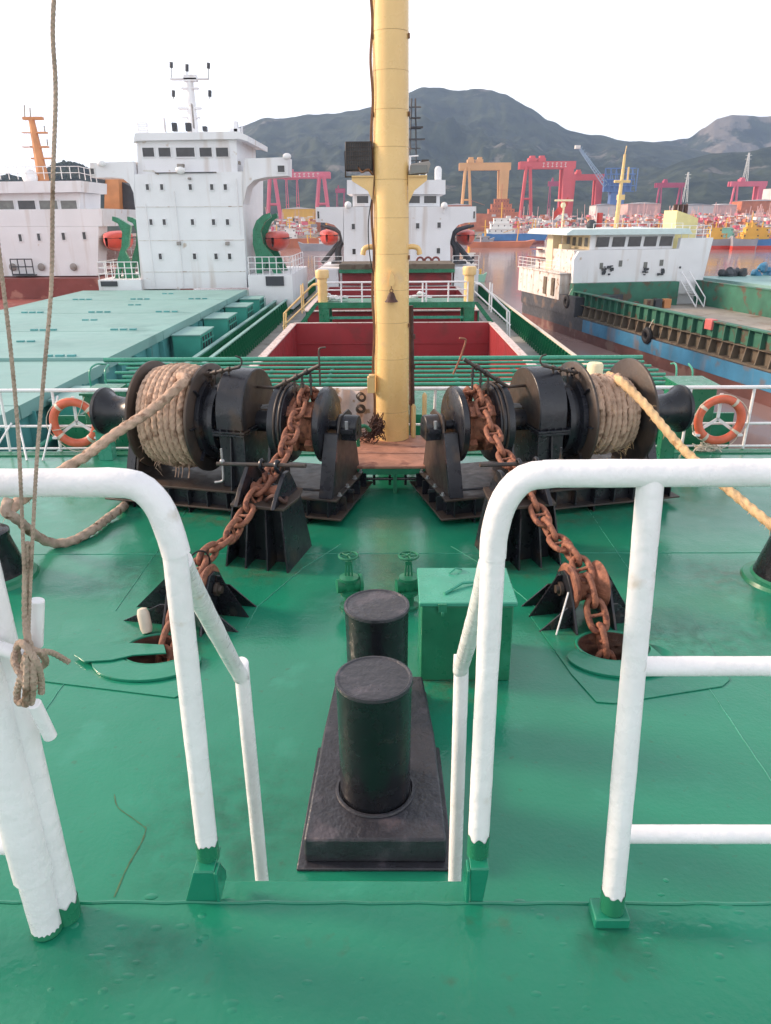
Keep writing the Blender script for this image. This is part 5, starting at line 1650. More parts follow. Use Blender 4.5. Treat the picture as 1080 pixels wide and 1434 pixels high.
# teal boxes between hatch and bulwark, dark grilles between them
bxm = None
boxes_y = [(29.2, 32), (36.2, 39), (42.6, 45.2), (48.4, 50.8), (53.3, 55.4), (22.5, 24.4)]
for i, (a, b) in enumerate(boxes_y):
    zt_ = -2.0 if i else -2.5
    x1_ = HR + 1.55
    mb = MB(); mb.bx(HR + .12, x1_ - .1, a, b, DZ + .001, zt_); vb = LS.part('vent_box', mb, 'teal_box', world=True)
    mb = MB(); mb.bx(HR + .10, x1_ - .04, a - .08, b + .08, zt_ + .001, zt_ + .06); LS.part('lid', mb, 'teal', world=True, parent=vb)
    if i < 5:
        mb = MB(); mb.bx(x1_ - .099, x1_ - .09, a + .2, b - .1, DZ + .3, zt_ - .12); g = LS.part('grille_recess', mb, 'dark_grill', world=True, parent=vb)
        mb = MB()
        for k in range(5): mb.bx(x1_ - .089, x1_ - .05, a + .2 + k * .55, a + .27 + k * .55, DZ + .3, zt_ - .12)
        for k in range(4): mb.bx(x1_ - .088, x1_ - .045, a + .2, b - .1, DZ + .4 + k * .40, DZ + .46 + k * .40)
        LS.part('grille', mb, 'teal_box', world=True, parent=vb)
# low teal benches near the fore end
for j, (px, py) in enumerate(((178, 503), (160, 508))):
    p = at(px, py, z=-2.3); mb = MB(); mb.bx(p.x - .1, p.x + 1.2, p.y - .3, p.y + .5, -2.36, -2.3); mb.bx(p.x + .3, p.x + .9, p.y - .1, p.y + .3, DZ, -2.361)
    LS.part('cable_box', mb, 'teal_box', world=True)
mb = MB()
for y in (14.5, 16, 17.5, 19): mb.tube([(HR + .2, y, DZ + .5), (hx1 - .2, y, DZ + .5)], .05, 8)
mb.tube([(HR + .45, 12, -2.9), (HR + .45, 27, -2.9)], .07, 8)
LS.part('deck_pipe', mb, 'green_light', world=True)
# superstructure
front(LS, [(198, 405), (196, 370), (190, 300), (188.5, 244), (340, 240), (340.5, 300), (342, 320), (346, 403)], YT, 9, 'white_far')
front(LS, [(189.2, 290), (187, 270), (182, 258), (172, 250), (158, 248.5), (128, 249), (126, 228), (187, 226), (188.3, 244)], YT, 2.4, 'white_far', 'bridge_wing')
front(LS, [(340.3, 243), (343, 222), (403, 220), (403, 246), (372, 248), (356, 252), (346, 262), (340.8, 285)], YT, 2.4, 'white_far', 'bridge_wing')
front(LS, [(200, 238), (214, 238), (222, 243), (222, 245), (216, 241.6), (200, 240)], YT - .1, .09, 'white_worn', 'spray_rail')
front(LS, [(217, 241.5), (303, 240.5), (303, 242), (217, 243)], YT - .1, .09, 'hull_black', 'spray_rail')
front(LS, [(193, 245), (192, 197), (331, 195), (333, 243)], YT + .6, 8, 'white_far', 'wheelhouse')
front(LS, [(187, 200), (189, 186.5), (333, 184), (347, 190), (347, 198), (336, 194.5), (190, 197)], YT + .2, 9, 'white_far', 'wheelhouse_roof')
for x0, x1 in ((199.5, 217), (222, 240), (246.5, 273.5), (279.5, 297.5), (302.5, 320.5)): window(LS, x0, 207, x1, 219.5, YT + .6)
for y, xs in ((262, (207, 227, 267, 297, 316)), (311, (212, 230.5, 270, 299.5, 319)), (359, (225, 273, 303, 322))):
    for x in xs: window(LS, x - 2.6, y - 4, x + 2.6, y + 4, YT)
window(LS, 127, 236, 133, 244, YT); window(LS, 389, 232, 399, 241, YT)
for k, (x, y) in enumerate(((253, 238), (142, 229), (402, 219))):
    c = at(x, y, Y=YT - .3); mb = MB(); mb.sphere(c, .22 if k else .26, 12, 8, (1.4, .7, 1)); 
    LS.part('searchlight', mb, 'white_rail', world=True)
# deck-level plate seams, pipes and small fittings on the tall front
for y, x0, x1 in ((290, 190, 341), (337, 194, 343), (381, 197, 345)):
    a, b = at(x0 + 1, y, Y=YT), at(x1 - 1, y, Y=YT); mb = MB(); mb.bx(a.x, b.x, YT - .03, YT - .002, a.z - .025, a.z + .025); LS.part('plate_seam', mb, 'white_worn', world=True)
for x, y0, y1 in ((244, 268, 402), (331, 250, 330), (204, 285, 402)):
    a, b = at(x, y0, Y=YT), at(x, y1, Y=YT); mb = MB(); mb.tube([(a.x, YT - .08, a.z), (a.x, YT - .08, b.z)], .035, 6); LS.part('drain_pipe', mb, 'white_rail', world=True)
for x, y, w, h in ((253, 233, 10, 7), (250, 341, 5, 5), (318, 341, 5, 5), (265, 250, 4, 3), (335, 228, 3, 5)):
    a, b = at(x - w / 2, y - h / 2, Y=YT - .3), at(x + w / 2, y + h / 2, Y=YT - .3); mb = MB(); mb.bx(a.x, b.x, YT - .4, YT - .01, b.z, a.z); LS.part('wall_fitting', mb, 'grey_deck', world=True, bev=.03)
# roof gear
def mast_light(thing, Y, base, top, w0, w1, bars, mt, lean=0):
    b0, t0 = at(*base, Y=Y), at(*top, Y=Y)
    mb = MB(); mb.tube([b0, t0], [w0, w1], 10); thing.part('mast_column', mb, mt, world=True)
    for (y, xl_, xr_, h) in bars:
        a, b = at(xl_, y, Y=Y), at(xr_, y, Y=Y)
        mb = MB(); mb.bx(a.x, b.x, Y - .25, Y + .25, a.z - h, a.z + h); thing.part('cross_tree', mb, mt, world=True)
mast_light(LS, YT + 5, (271, 188), (266, 112), .42, .24, ((110, 258, 276, .22), (111, 239, 292, .05), (124, 255, 278, .05), (152, 250, 282, .06), (165, 256, 280, .04)), 'white_far')
for (x, y, h) in ((240, 91, 8), (292, 92, 8), (243, 131, 9), (294, 131, 9), (262, 95, 10), (205, 0, 0)):
    if h:
        a = at(x, y - h / 2, Y=YT + 5); b = at(x, y + h / 2 + (15 if y < 100 else 3), Y=YT + 5); c = at(x, y + h / 2, Y=YT + 5)
        mb = MB(); mb.tube([b, c], .03, 5); mb.tube([c, a], .13, 8); LS.part('signal_lamp', mb, 'hull_black', world=True)
for (x0, y0, x1, y1, mt) in ((241, 172, 248, 184, 'hull_black'), (260, 172, 268, 184, 'hull_black'), (284, 177, 290, 184, 'hull_black'), (229, 165, 232, 185, 'white_far'), (327, 170, 334, 187, 'white_far'), (338, 176, 340, 190, 'white_far'), (322, 180, 338, 186, 'white_far'), (268, 145, 272, 180, 'grey_deck')):
    a, b = at(x0, y0, Y=YT + 3), at(x1, y1, Y=YT + 3); mb = MB(); mb.bx(a.x, b.x, YT + 2.8, YT + 3.3, b.z, a.z)
    LS.part('roof_gear', mb, mt, world=True, bev=.03)
mb = MB(); a, b = at(194, 186, Y=YT + 2), at(206, 172, Y=YT + 2)
for i in range(6): z = b.z + (a.z - b.z) * i / 5; mb.tube([(a.x, YT + 2, z), (b.x, YT + 2, z)], .04, 5)
mb.tube([(a.x, YT + 2, a.z), (a.x, YT + 2, b.z)], .05, 5); mb.tube([(b.x, YT + 2, a.z), (b.x, YT + 2, b.z)], .05, 5)
LS.part('roof_ladder', mb, 'white_rail', world=True)
# lower decks each side with rails
for x0, x1, yt in ((137, 197, 392), (347, 409, 385)):
    p, q = at(x0, yt, Y=YT - .5), at(x1, yt, Y=YT - .5)
    mb = MB(); mb.bx(p.x, q.x, YT - .5, YT + 10, HT - 1.5, p.z); LS.part('side_house', mb, 'white_far', world=True)
    rails(LS, (p.x + .1, YT - .4, p.z), (q.x - .1, YT - .4, p.z), 1.25, 6, 3, 'white_rail', .035)
    rails(LS, (p.x + .1 if x0 < 200 else q.x - .1, YT - .4, p.z), (p.x + .1 if x0 < 200 else q.x - .1, YT + 8, p.z), 1.25, 5, 3, 'white_rail', .035)
p, q = at(372, 387, Y=YT - .55), at(398, 400, Y=YT - .55); mb = MB(); mb.bx(p.x, q.x, YT - .6, YT - .51, q.z, p.z); LS.part('opening', mb, 'hull_black', world=True)
p, q = at(141, 394, Y=YT - .55), at(165, 401, Y=YT - .55); mb = MB(); mb.bx(p.x, q.x, YT - .6, YT - .51, q.z, p.z); LS.part('opening', mb, 'hull_black', world=True)
def davit_plate(pts, Y, lbl):
    q = [at(x, y, Y=Y) for x, y in pts]; zb = min(p.z for p in q)
    t = Thing('davit', lbl, 'davit', (q[0].x, Y, zb))
    for dy in (0, 3.4):
        mb = MB(); mb.prism([(p.x, p.z) for p in q], (0, Y + dy, 0), (1, 0, 0), (0, 0, 1), (0, .35, 0)); t.part('arm', mb, 'green', world=True)
    mb = MB(); mb.bx(min(p.x for p in q), max(p.x for p in q), Y - .2, Y + 4, zb - .1, zb + .06); t.part('bed', mb, 'green', world=True)
davit_plate([(157, 303), (165, 305), (176, 312), (183, 316), (180, 345), (175, 352), (184, 370), (184, 390), (174, 390), (171, 370), (167, 390), (161, 390), (165, 362), (170, 345), (171, 325), (165, 313), (157, 309)], YT + 1, 'green lifeboat davit at the left of the tall white bridge')
lifeboat(at(166, 333, Y=YT + 4.5), 5.5, 'orange red lifeboat hanging at the left of the tall white bridge')
davit_plate([(368, 301), (378, 298), (380, 304), (371, 311), (365, 325), (369, 342), (381, 356), (396, 385), (385, 386), (373, 364), (367, 386), (357, 386), (358, 358), (354, 342), (354, 322), (359, 309)], YT + 1, 'green lifeboat davit at the right of the tall white bridge')
lifeboat(at(389, 333, Y=YT + 4.5), 5.5, 'dull red lifeboat hanging at the right of the tall white bridge')

# ---------------------------------------------------------------- second ship to the left, red hull, orange mast
YS = 70
L2 = Thing('cargo_ship', 'white ship with red hull and orange mast at far left behind the teal hatches', 'cargo ship', (-38, YS, WZ))
xr_, xl_ = at(150, 380, Y=YS).x, at(-160, 380, Y=YS).x
ztop = at(60, 388, Y=YS).z
mb = MB(); mb.prism([(xl_, -2), (xr_ + 1, -2), (xr_ + 2.2, 5), (xr_ + 2, 22), (xl_ - 2, 22)], (0, YS, BZ - .5), (1, 0, 0), (0, 1, 0), (0, 0, ztop - BZ + .5)); L2.part('hull', mb, 'hull_red', world=True)
mb = MB(); mb.bx(xl_, at(141, 380, Y=YS - 2).x, YS - 30, YS - 2.001, BZ - .5, at(60, 418, Y=YS - 2).z); L2.part('hull', mb, 'hull_red', world=True)
front(L2, [(-160, 317), (-160, 296), (143, 292), (143, 317)], YS, 9.6, 'white_far')
front(L2, [(-160, 388), (-160, 317.2), (138, 317.2), (137, 386)], YS, 2.2, 'white_far')
front(L2, [(-160, 300), (-160, 272), (112, 270), (112, 293)], YS + 1, 5, 'white_far', 'wheelhouse')
front(L2, [(-160, 273), (-160, 256), (113, 253), (113, 269)], YS + .2, 6.4, 'white_far', 'wheelhouse_roof')
for x0, x1, g in ((-5, 21, 'glass_grey'), (25, 51, 'glass_dark'), (55, 82, 'glass_grey'), (85, 109, 'glass_grey'), (-38, -10, 'glass_grey')): window(L2, x0, 281, x1, 293, YS + 1, g)
for x, y in ((29, 333), (55, 332), (89.5, 331), (118.5, 330), (-4, 334)): window(L2, x - 3, y - 5, x + 3, y + 5, YS)
for x in (18, 58, 103):
    c = at(x, 374, Y=YS - .2); mb = MB(); mb.sphere(c, .34, 12, 8, (1, .3, 1)); L2.part('porthole_cover', mb, 'grey_deck', world=True)
mb = MB(); a, b = at(14, 363, Y=YS - .6), at(48, 384, Y=YS - .6)
for z in (a.z, (a.z + b.z) / 2, b.z): mb.tube([(a.x, YS - .6, z), (b.x, YS - .6, z)], .05, 5)
for x in (a.x, a.x + (b.x - a.x) * .33, a.x + (b.x - a.x) * .66, b.x): mb.tube([(x, YS - .6, a.z), (x, YS - .6, b.z)], .05, 5)
mb.bx(a.x, b.x, YS - .7, YS - .02, b.z - .12, b.z - .03)
L2.part('side_platform', mb, 'hull_black', world=True)
rails(L2, at(-60, 252, Y=YS + .6), at(112, 250.5, Y=YS + .6), 1.0, 14, 2, 'white_rail', .035)
rails(L2, at(112, 250.5, Y=YS + .6), at(136, 256, Y=YS + .6), 1.0, 3, 2, 'white_rail', .035)
mast_light(L2, YS + 6, (61, 253), (44, 166), .55, .27, ((166, 33, 60, .12), (186, 44, 66, .07), (206, 44, 68, .07), (222, 45, 73, .06), (186, 32, 44, .03), (206, 32, 46, .03)), 'orange_far')
for (x, y0, y1) in ((35, 166, 147), (43, 166, 151), (63, 184, 176), (67, 204, 195)):
    a, b = at(x, y0, Y=YS + 6), at(x - 1, y1, Y=YS + 6); mb = MB(); mb.tube([a, b], .06, 5); L2.part('antenna', mb, 'grey_deck', world=True)
c = at(42, 248, Y=YS + 5); mb = MB(); mb.sphere((c.x, c.y, c.z), .7, 12, 8); L2.part('radome', mb, 'white_rail', world=True)
front(L2, [(146, 300), (147, 250), (166, 250), (168, 300)], YS + 11, 3, 'orange_far', 'funnel')
front(L2, [(137, 268), (138, 251), (146.5, 251), (146.5, 268)], YS + 10.8, 2, 'hull_black', 'funnel_top')
front(L2, [(169, 300), (169, 254), (185, 262), (190, 300)], YS + 12, 3, 'hull_black', 'engine_casing')
front(L2, [(120, 372), (120, 330), (200, 330), (200, 372)], YS + 9, 2, 'canvas', 'boat_deck')
p, q = at(139, 356, Y=YS + 3), at(196, 356, Y=YS + 3); rails(L2, p, q, 1.2, 5, 3)
lifeboat(at(161, 333, Y=YS + 2.5), 5, 'pinkish orange lifeboat in the recess of the white ship at far left', mt='orange_far')

# ---------------------------------------------------------------- barge like cargo ship on the right
RO = Vector((18.2, 80, BZ)); RZ = R_(11)
BS = Thing('cargo_barge', 'low cargo vessel with blue striped hull and white deckhouse moored at right', 'cargo barge', RO, RZ)
def B(name, mb, mt, **k): return BS.part(name, mb, mt, **k)
W_ = 15.3
LN = -92
def hullprism(z0, z1, out=0., y_a=None):
    mb = MB(); o = out
    mb.prism([(-o, LN), (W_ + o, LN), (W_ + o, 6), (W_ - 2, 16), (2, 17), (-o - .3, 12), (-o - .3, 2)], (0, 0, z0), (1, 0, 0), (0, 1, 0), (0, 0, z1 - z0)); return mb
B('hull', hullprism(-1.5, 3.1), 'barge_red')
B('hull_upper', hullprism(3.101, 4.3, .02), 'hull_black')
mb = MB(); mb.prism([(-.06, LN), (.3, LN), (.1, -5), (-.06 - .3 * (LN + 5) / (LN - 2), -5)], (0, 0, 3.11), (1, 0, 0), (0, 1, 0), (0, 0, 1.17)); B('hull_stripe', mb, 'hull_blue')
mb = MB(); mb.prism([(-.4, -3), (W_ * .2, -3), (W_, 6), (W_ - 2, 16.2), (2, 17.2), (-.5, 12)], (0, 0, 4.301), (1, 0, 0), (0, 1, 0), (0, 0, 1.9)); B('stern_side', mb, 'hull_black')
mb = MB(); mb.bx(-.02, .7, LN, -1, 4.301, 4.42); B('side_deck', mb, 'rib_brown')
# side coaming with outside frames, lower brown band and upper green panels
COZ = 6.55
mb = MB(); mb.bx(.66, .74, LN, -1, 4.42, 5.45); B('lower_plating', mb, 'rib_brown')
mb = MB(); mb.bx(.60, .74, LN, -1, 5.451, COZ); B('upper_plating', mb, 'rib_green')
mb = MB(); mb.bx(.22, .80, LN, -1, COZ + .001, COZ + .10); B('cap_rail', mb, 'rib_green')
mb = MB(); mb.bx(.18, .65, LN, -1, 5.40, 5.45); B('ledge', mb, 'rib_brown')
me1 = me2 = None
y = -1.2; k = 0
while y > LN:
    if me1 is None:
        m1 = MB(); m1.prism([(.60, 5.46), (.24, 5.46), (.28, COZ), (.60, COZ)], (0, 0, 0), (1, 0, 0), (0, 0, 1), (0, .10, 0)); me1 = m1.mesh('frame', 'rib_green')
        m2 = MB(); m2.prism([(.66, 4.425), (.08, 4.425), (.26, 5.39), (.66, 5.39)], (0, 0, 0), (1, 0, 0), (0, 0, 1), (0, .10, 0)); me2 = m2.mesh('frame', 'rib_brown')
    for me in (me1, me2):
        o = link('frame', me, BS.o); o.location = (0, y, 0)
    y -= 1.35 if k % 1 == 0 else 1.2; k += 1
mb = MB(); mb.bx(.74, W_ - .8, LN, 0, 4.75, 4.95); B('hatch_floor', mb, 'barge_deck')
mb = MB(); mb.bx(W_ - .8, W_ - .6, LN, 0, 4.3, 7.3); B('far_coaming', mb, 'rib_green')
mb = MB(); mb.bx(W_ - .9, W_ - .3, LN, 0, 7.301, 7.40); B('cap_rail', mb, 'rib_green')
# forward hold wall, dark green, under the deckhouse
mb = MB(); mb.bx(.2, W_ - 3.3, -1.0, -.1, 4.4, 7.35); B('hold_bulkhead', mb, 'rib_green')
# deckhouse
zw0, zw1 = 7.351, 10.55
mb = MB(); mb.prism([(.5, zw0), (W_ - 3.6, zw0), (W_ - 3.6, 6), (W_ - .2, 6), (W_ + .5, 11.6), (W_ - 3.2, 11.6), (W_ - 3.3, zw1), (2.3, zw1), (.9, zw1 - .1), (.4, zw1 - .9)], (0, -.05, 0), (1, 0, 0), (0, 0, 1), (0, .5, 0)); B('front_wall', mb, 'white_far')
mb = MB(); mb.bx(.6, W_ - 2.9, .46, 11, 4.4, zw1 - .02); B('deckhouse', mb, 'white_worn')
mb = MB(); mb.bx(W_ - 2.85, W_ - .1, .46, 6, 4.4, 9.6); B('deckhouse', mb, 'white_far')
mb = MB(); mb.bx(2.4, W_ - 4.0, .9, 8, zw1 + .001, 12.0); B('wheelhouse', mb, 'cream')
mb = MB(); mb.prism([(0, 0), (13.9, 0), (13.4, .55), (.6, .55), (0, .2)], (-.6, -.15, 12.001), (1, 0, 0), (0, 0, 1), (0, 11, 0)); B('wheelhouse_roof', mb, 'teal_pale' if 'teal_pale' in MATS else 'white_far')
mb = MB(); mb.bx(2.4, W_ - 3.6, .72, .89, zw1 + .001, 12.0); B('window_wall', mb, 'white_far')
for i in range(5):
    x = 3.0 + i * 1.78
    mb = MB(); mb.prism([(x, 10.82), (x + 1.4, 10.82), (x + 1.48, 11.78), (x + .1, 11.78)], (0, .66, 0), (1, 0, 0), (0, 0, 1), (0, .05, 0)); B('window', mb, 'glass_dark')
for i in range(4):
    mb = MB(); mb.bx(2.32, 2.39, 1.3 + i * 1.5, 2.0 + i * 1.5, 10.85, 11.7); B('window', mb, 'glass_grey')
for x, z, w in ((3.3, 9.0, .34), (5.4, 9.2, .36), (8.2, 9.0, .4), (10, 9.2, .4)):
    mb = MB(); mb.bx(x, x + w, -.10, -.052, z - .3, z + .3); B('window', mb, 'glass_grey')
for x, z in ((3.9, 8.5), (4.5, 8.6), (8.4, 8.5), (10.3, 8.3)):
    mb = MB(); rr = random.Random(int(x * 10))
    for k in range(7): mb.box((x + rr.gauss(0, .16), -.18, z + rr.gauss(0, .2)), (rr.uniform(.1, .3), .2, rr.uniform(.1, .35)), rr.uniform(-.4, .4))
    B('wall_fitting', mb, 'hull_black', kind='stuff')
mb = MB(); mb.bx(12.3, 12.5, -.12, -.06, 8.6, 8.8); B('wall_fitting', mb, 'hull_black')
# lower poop house and stern gear
mb = MB(); mb.prism([(-.5, 1), (2.2, .8), (2.2, 12.5), (-.6, 13)], (0, 0, 5.6), (1, 0, 0), (0, 1, 0), (0, 0, 2.6)); B('poop_house', mb, 'white_worn')
mb = MB(); mb.bx(-.7, 3, .7, 13.3, 8.201, 8.32); B('poop_deck', mb, 'white_worn')
for yy in (2.2, 4.4):
    mb = MB(); mb.bx(-.62, -.5, yy, yy + .8, 5.9, 7.7); B('door', mb, 'rib_brown')
rails(BS, BS.m @ Vector((-.6, 1, 8.32)), BS.m @ Vector((-.7, 13, 8.32)), 1.1, 9, 3, 'white_rail', .03)
mb = MB(); mb.bx(.5, 1.5, 6.0, 7.6, 8.33, 12.0); mb.bx(.7, 1.7, 4.0, 4.8, 8.33, 11); B('casing', mb, 'cream')
mb = MB(); mb.bx(-.1, .55, 8, 12, 9.4, 9.5); mb.bx(-.1, .0, 8, 8.1, 8.33, 9.4); mb.bx(-.1, .0, 11.9, 12, 8.33, 9.4); mb.bx(-.2, .4, 8.5, 10.5, 10.3, 10.4); B('side_gallery', mb, 'hull_red')
rails(BS, BS.m @ Vector((2.4, .3, 12.56)), BS.m @ Vector((W_ - 3, .3, 12.56)), .5, 8, 1, 'white_rail', .03)
rails(BS, BS.m @ Vector((W_ - 3.8, .3, 11.6)), BS.m @ Vector((W_ + .3, .3, 11.6)), 1.2, 5, 3, 'white_rail', .035)
# funnel and mast
mb = MB(); mb.prism([(13.3, 10.2), (15.9, 10.2), (15.9, 13.5), (14.7, 13.9), (13.3, 14.3)], (0, 3.4, 0), (1, 0, 0), (0, 0, 1), (0, 2.6, 0)); B('funnel', mb, 'yellow_pale' if 'yellow_pale' in MATS else 'cream')
mb = MB()
for x in (13.8, 14.4, 15.0): mb.cyl((x, 4.6, 13.6), (x, 4.7, 14.9), .24, n=10)
B('exhaust_pipe', mb, 'rust_dark')
mb = MB(); mb.tube([(7.2, 5, 12.5), (7.4, 5, 19.8)], [.26, .13], 10); mb.tube([(6.5, 5, 17.2), (8.3, 5, 17.2)], .14, 8); mb.tube([(8.0, 5, 17.2), (8.0, 5, 18.6)], .1, 6); mb.tube([(7.4, 5, 19.8), (7.5, 5, 20.6)], .05, 6); mb.bx(7.1, 7.8, 4.8, 5.3, 15.4, 15.9)
B('mast', mb, 'yellow')
mb = MB(); mb.tube([(1.8, 7, 12), (1.9, 7, 15.2)], .1, 8); mb.tube([(.8, 7, 15.4), (2.9, 7, 15.4)], .1, 6); mb.sphere((1.8, 7, 14.9), .3, 8, 6); B('radar_mast', mb, 'cream')
mb = MB(); mb.sphere((4.8, 6, 12.9), .55, 10, 8); mb.cyl((4.8, 6, 12.4), (4.8, 6, 12.9), .3); B('searchlight', mb, 'hull_black')
# stairs and things on its deck
mb = MB()
for x in (W_ - 2.8, W_ - 1.9): mb.tube([(x, -.3, 7.4), (x + .4, -3.2, 4.95)], .07, 6); mb.tube([(x, -.3, 8.3), (x + .4, -3.2, 5.9)], .06, 6); mb.tube([(x + .4, -3.2, 4.95), (x + .4, -3.2, 5.9)], .06, 6)
for i in range(6): mb.bx(W_ - 2.8, W_ - 1.9, -.6 - i * .35, -.4 - i * .35, 7.1 - i * .22, 7.15 - i * .22)
B('stair', mb, 'white_rail')
def bw(x, y, z): return BS.m @ Vector((x, y, z))
for (x, y, lbl, mt, sz) in ((5.6, -5, 'rusty brown heap of scrap on the deck of the right hand barge', 'rust_dark', .75), ):
    mb = MB(); rr = random.Random(4)
    for k in range(12): mb.box(bw(x + rr.gauss(0, .5), y + rr.gauss(0, .6), 4.95 + rr.uniform(.1, .8)), (rr.uniform(.2, .8), rr.uniform(.1, .5), rr.uniform(.1, .4)), rr.uniform(0, 3))
    single('scrap_heap', lbl, 'scrap', mb, mt)
for k, (x, c_, lbl) in enumerate(((7.6, 'rib_brown', 'brown crate on the barge deck, leftmost of the three crates'), (8.6, 'hull_black', 'dark crate on the barge deck between a brown and an orange one'), (9.6, 'orange_far', 'orange crate on the barge deck near the white stair'))):
    p = bw(x, -3, 4.951); mb = MB(); mb.box((p.x, p.y, p.z + .45), (.75, .7, .9), RZ); single('crate', lbl, 'crate', mb, c_, group='crates on the barge deck', bev=.03)
p = bw(.35, -25, COZ + .1); mb = MB(); mb.box((p.x, p.y, p.z - .3), (.5, .9, .75), RZ); single('red_marker', 'small pinkish red box hung on the green side frames of the barge', 'box', mb, 'marker_pink', bev=.05)
# tyres hung as fenders
for k, (yl, z, lbl) in enumerate(((-1.0, 5.6, 'big black tyre fender below the white poop house of the barge'), (-17.5, 4.5, 'black tyre fender hanging midway along the blue stripe'), (-42.5, 4.15, 'black tyre fender on the blue stripe near the right picture edge'), (5.5, 7.6, 'dark tyre fender by the two doors of the white poop'))):
    p = bw(-.35, yl, z if k != 3 else 6.4)
    if k == 3: continue
    t = Thing('tyre_fender', lbl, 'tyre', p, RZ, group='tyre fenders on the barge')
    mb = MB(); mb.torus((0, 0, 0), (1, 0, .05), .46, .24, 26, 10); t.part('tyre', mb, 'tyre')
    mb = MB(); mb.tube(catmull([(0, -.1, .5), (.1, -.15, .9), (.35, -.1, 1.3)], 4), .03, 6); t.part('lashing', mb, 'ring_band')
# faint brush marks on the stripe
mb = MB(); rr = random.Random(12)
for k in range(5):
    y = -45.5 - k * .55; z = 3.55 + rr.uniform(-.1, .1)
    mb.tube([(-.22, y, z), (-.22, y - .25, z + .25), (-.22, y - .1, z - .25), (-.22, y - .4, z - .1)], .03, 4)
B('draught_mark', mb, 'print_white')
mb = MB()
mb.tube([(-.22, -44.2, 4.1), (-.22, -44.9, 4.1), (-.22, -44.9, 3.75), (-.22, -44.3, 3.75), (-.22, -44.9, 3.7), (-.22, -44.9, 3.35), (-.22, -44.2, 3.35)], .035, 4)
B('draught_mark', mb, 'print_white')

# ---------------------------------------------------------------- another vessel beyond the barge: pale teal hatch and tyres
T2 = Thing('hatch_barge', 'vessel with a pale teal hatch top lying beyond the barge at the right edge', 'cargo barge', (44, 84, BZ), R_(11))
mb = MB(); mb.bx(-9, 22, -30, 6, -.5, 5.5); T2.part('hull', mb, 'hull_black')
mb = MB(); mb.bx(-8.5, 21, -28, 5, 5.501, 7.0); T2.part('coaming', mb, 'rib_green')
mb = MB(); mb.bx(-9, 21.5, -28.5, 5.5, 7.001, 7.4); T2.part('hatch_cover', mb, 'teal')
for k, (x, y, lbl) in enumerate(((-5, 4.5, 'heap of dark tyres and bags at the left end of the pale teal hatch'), (-1, 4.6, 'blue and red tarpaulin heap on the pale teal hatch'))):
    mb = MB(); rr = random.Random(20 + k)
    for j in range(9): mb.sphere(T2.m @ Vector((x + rr.gauss(0, .9), y + rr.gauss(0, .3), 7.6 + rr.uniform(-.2, .3 + k * .4))), rr.uniform(.3, .55), 9, 7)
    for i, v in enumerate(mb.v): mb.v[i] = v + Vector(noise.noise_vector(v * 2)) * .2
    single('deck_heap', lbl, 'heap', mb, 'hull_black' if k == 0 else 'hull_blue')
names = ('leftmost', 'second', 'third', 'fourth', 'rightmost')
for k in range(5):
    p = T2.m @ Vector((2.2 + k * 1.5 + (1 if k else 0), 4.8, 8.0)); mb = MB(); mb.torus((p.x, p.y, p.z), (.35, 1, 0), .42, .2, 18, 8)
    single('tyre', f'black tyre standing on the pale teal hatch, {names[k]} of five', 'tyre', mb, 'tyre', group='tyres on the teal hatch')
# ---------------------------------------------------------------- far shore, shipyard, hills, haze
M('shore', (.20, .15, .12), .8, var=.3, vs=.05, stain=(.3, .2, .15), sa=.4, ss=.03)
M('crane_red', (.66, .10, .11), .5, var=.08, vs=.1)
M('crane_crimson', (.42, .05, .12), .5, var=.08, vs=.1)
M('crane_pink', (.66, .13, .19), .5, var=.08, vs=.1)
M('crane_orange', (.70, .38, .16), .5, var=.08, vs=.1)
M('crane_blue', (.10, .20, .45), .5, var=.1, vs=.1)
M('pale_blue', (.30, .42, .55), .5, var=.1, vs=.1)
M('ship_orange', (.50, .16, .08), .6, var=.2, vs=.2)
M('boat_yellow', (.72, .40, .06), .5, var=.1, vs=.3)
M('boat_blue', (.06, .20, .45), .5, var=.15, vs=.3)
M('boat_green', (.25, .50, .38), .5, var=.1, vs=.3)
M('boat_grey', (.30, .30, .33), .6, var=.15, vs=.3)
M('boat_pink', (.62, .38, .36), .6, var=.12, vs=.3)
M('boat_white', (.78, .76, .72), .55, var=.08, vs=.3)
M('shed_pale', (.60, .55, .55), .7, var=.1, vs=.1)
mb = MB(); mb.bx(-3500, 3500, 440, 3600, -13, -7.0)
struct('shore_ground', mb, 'shore')

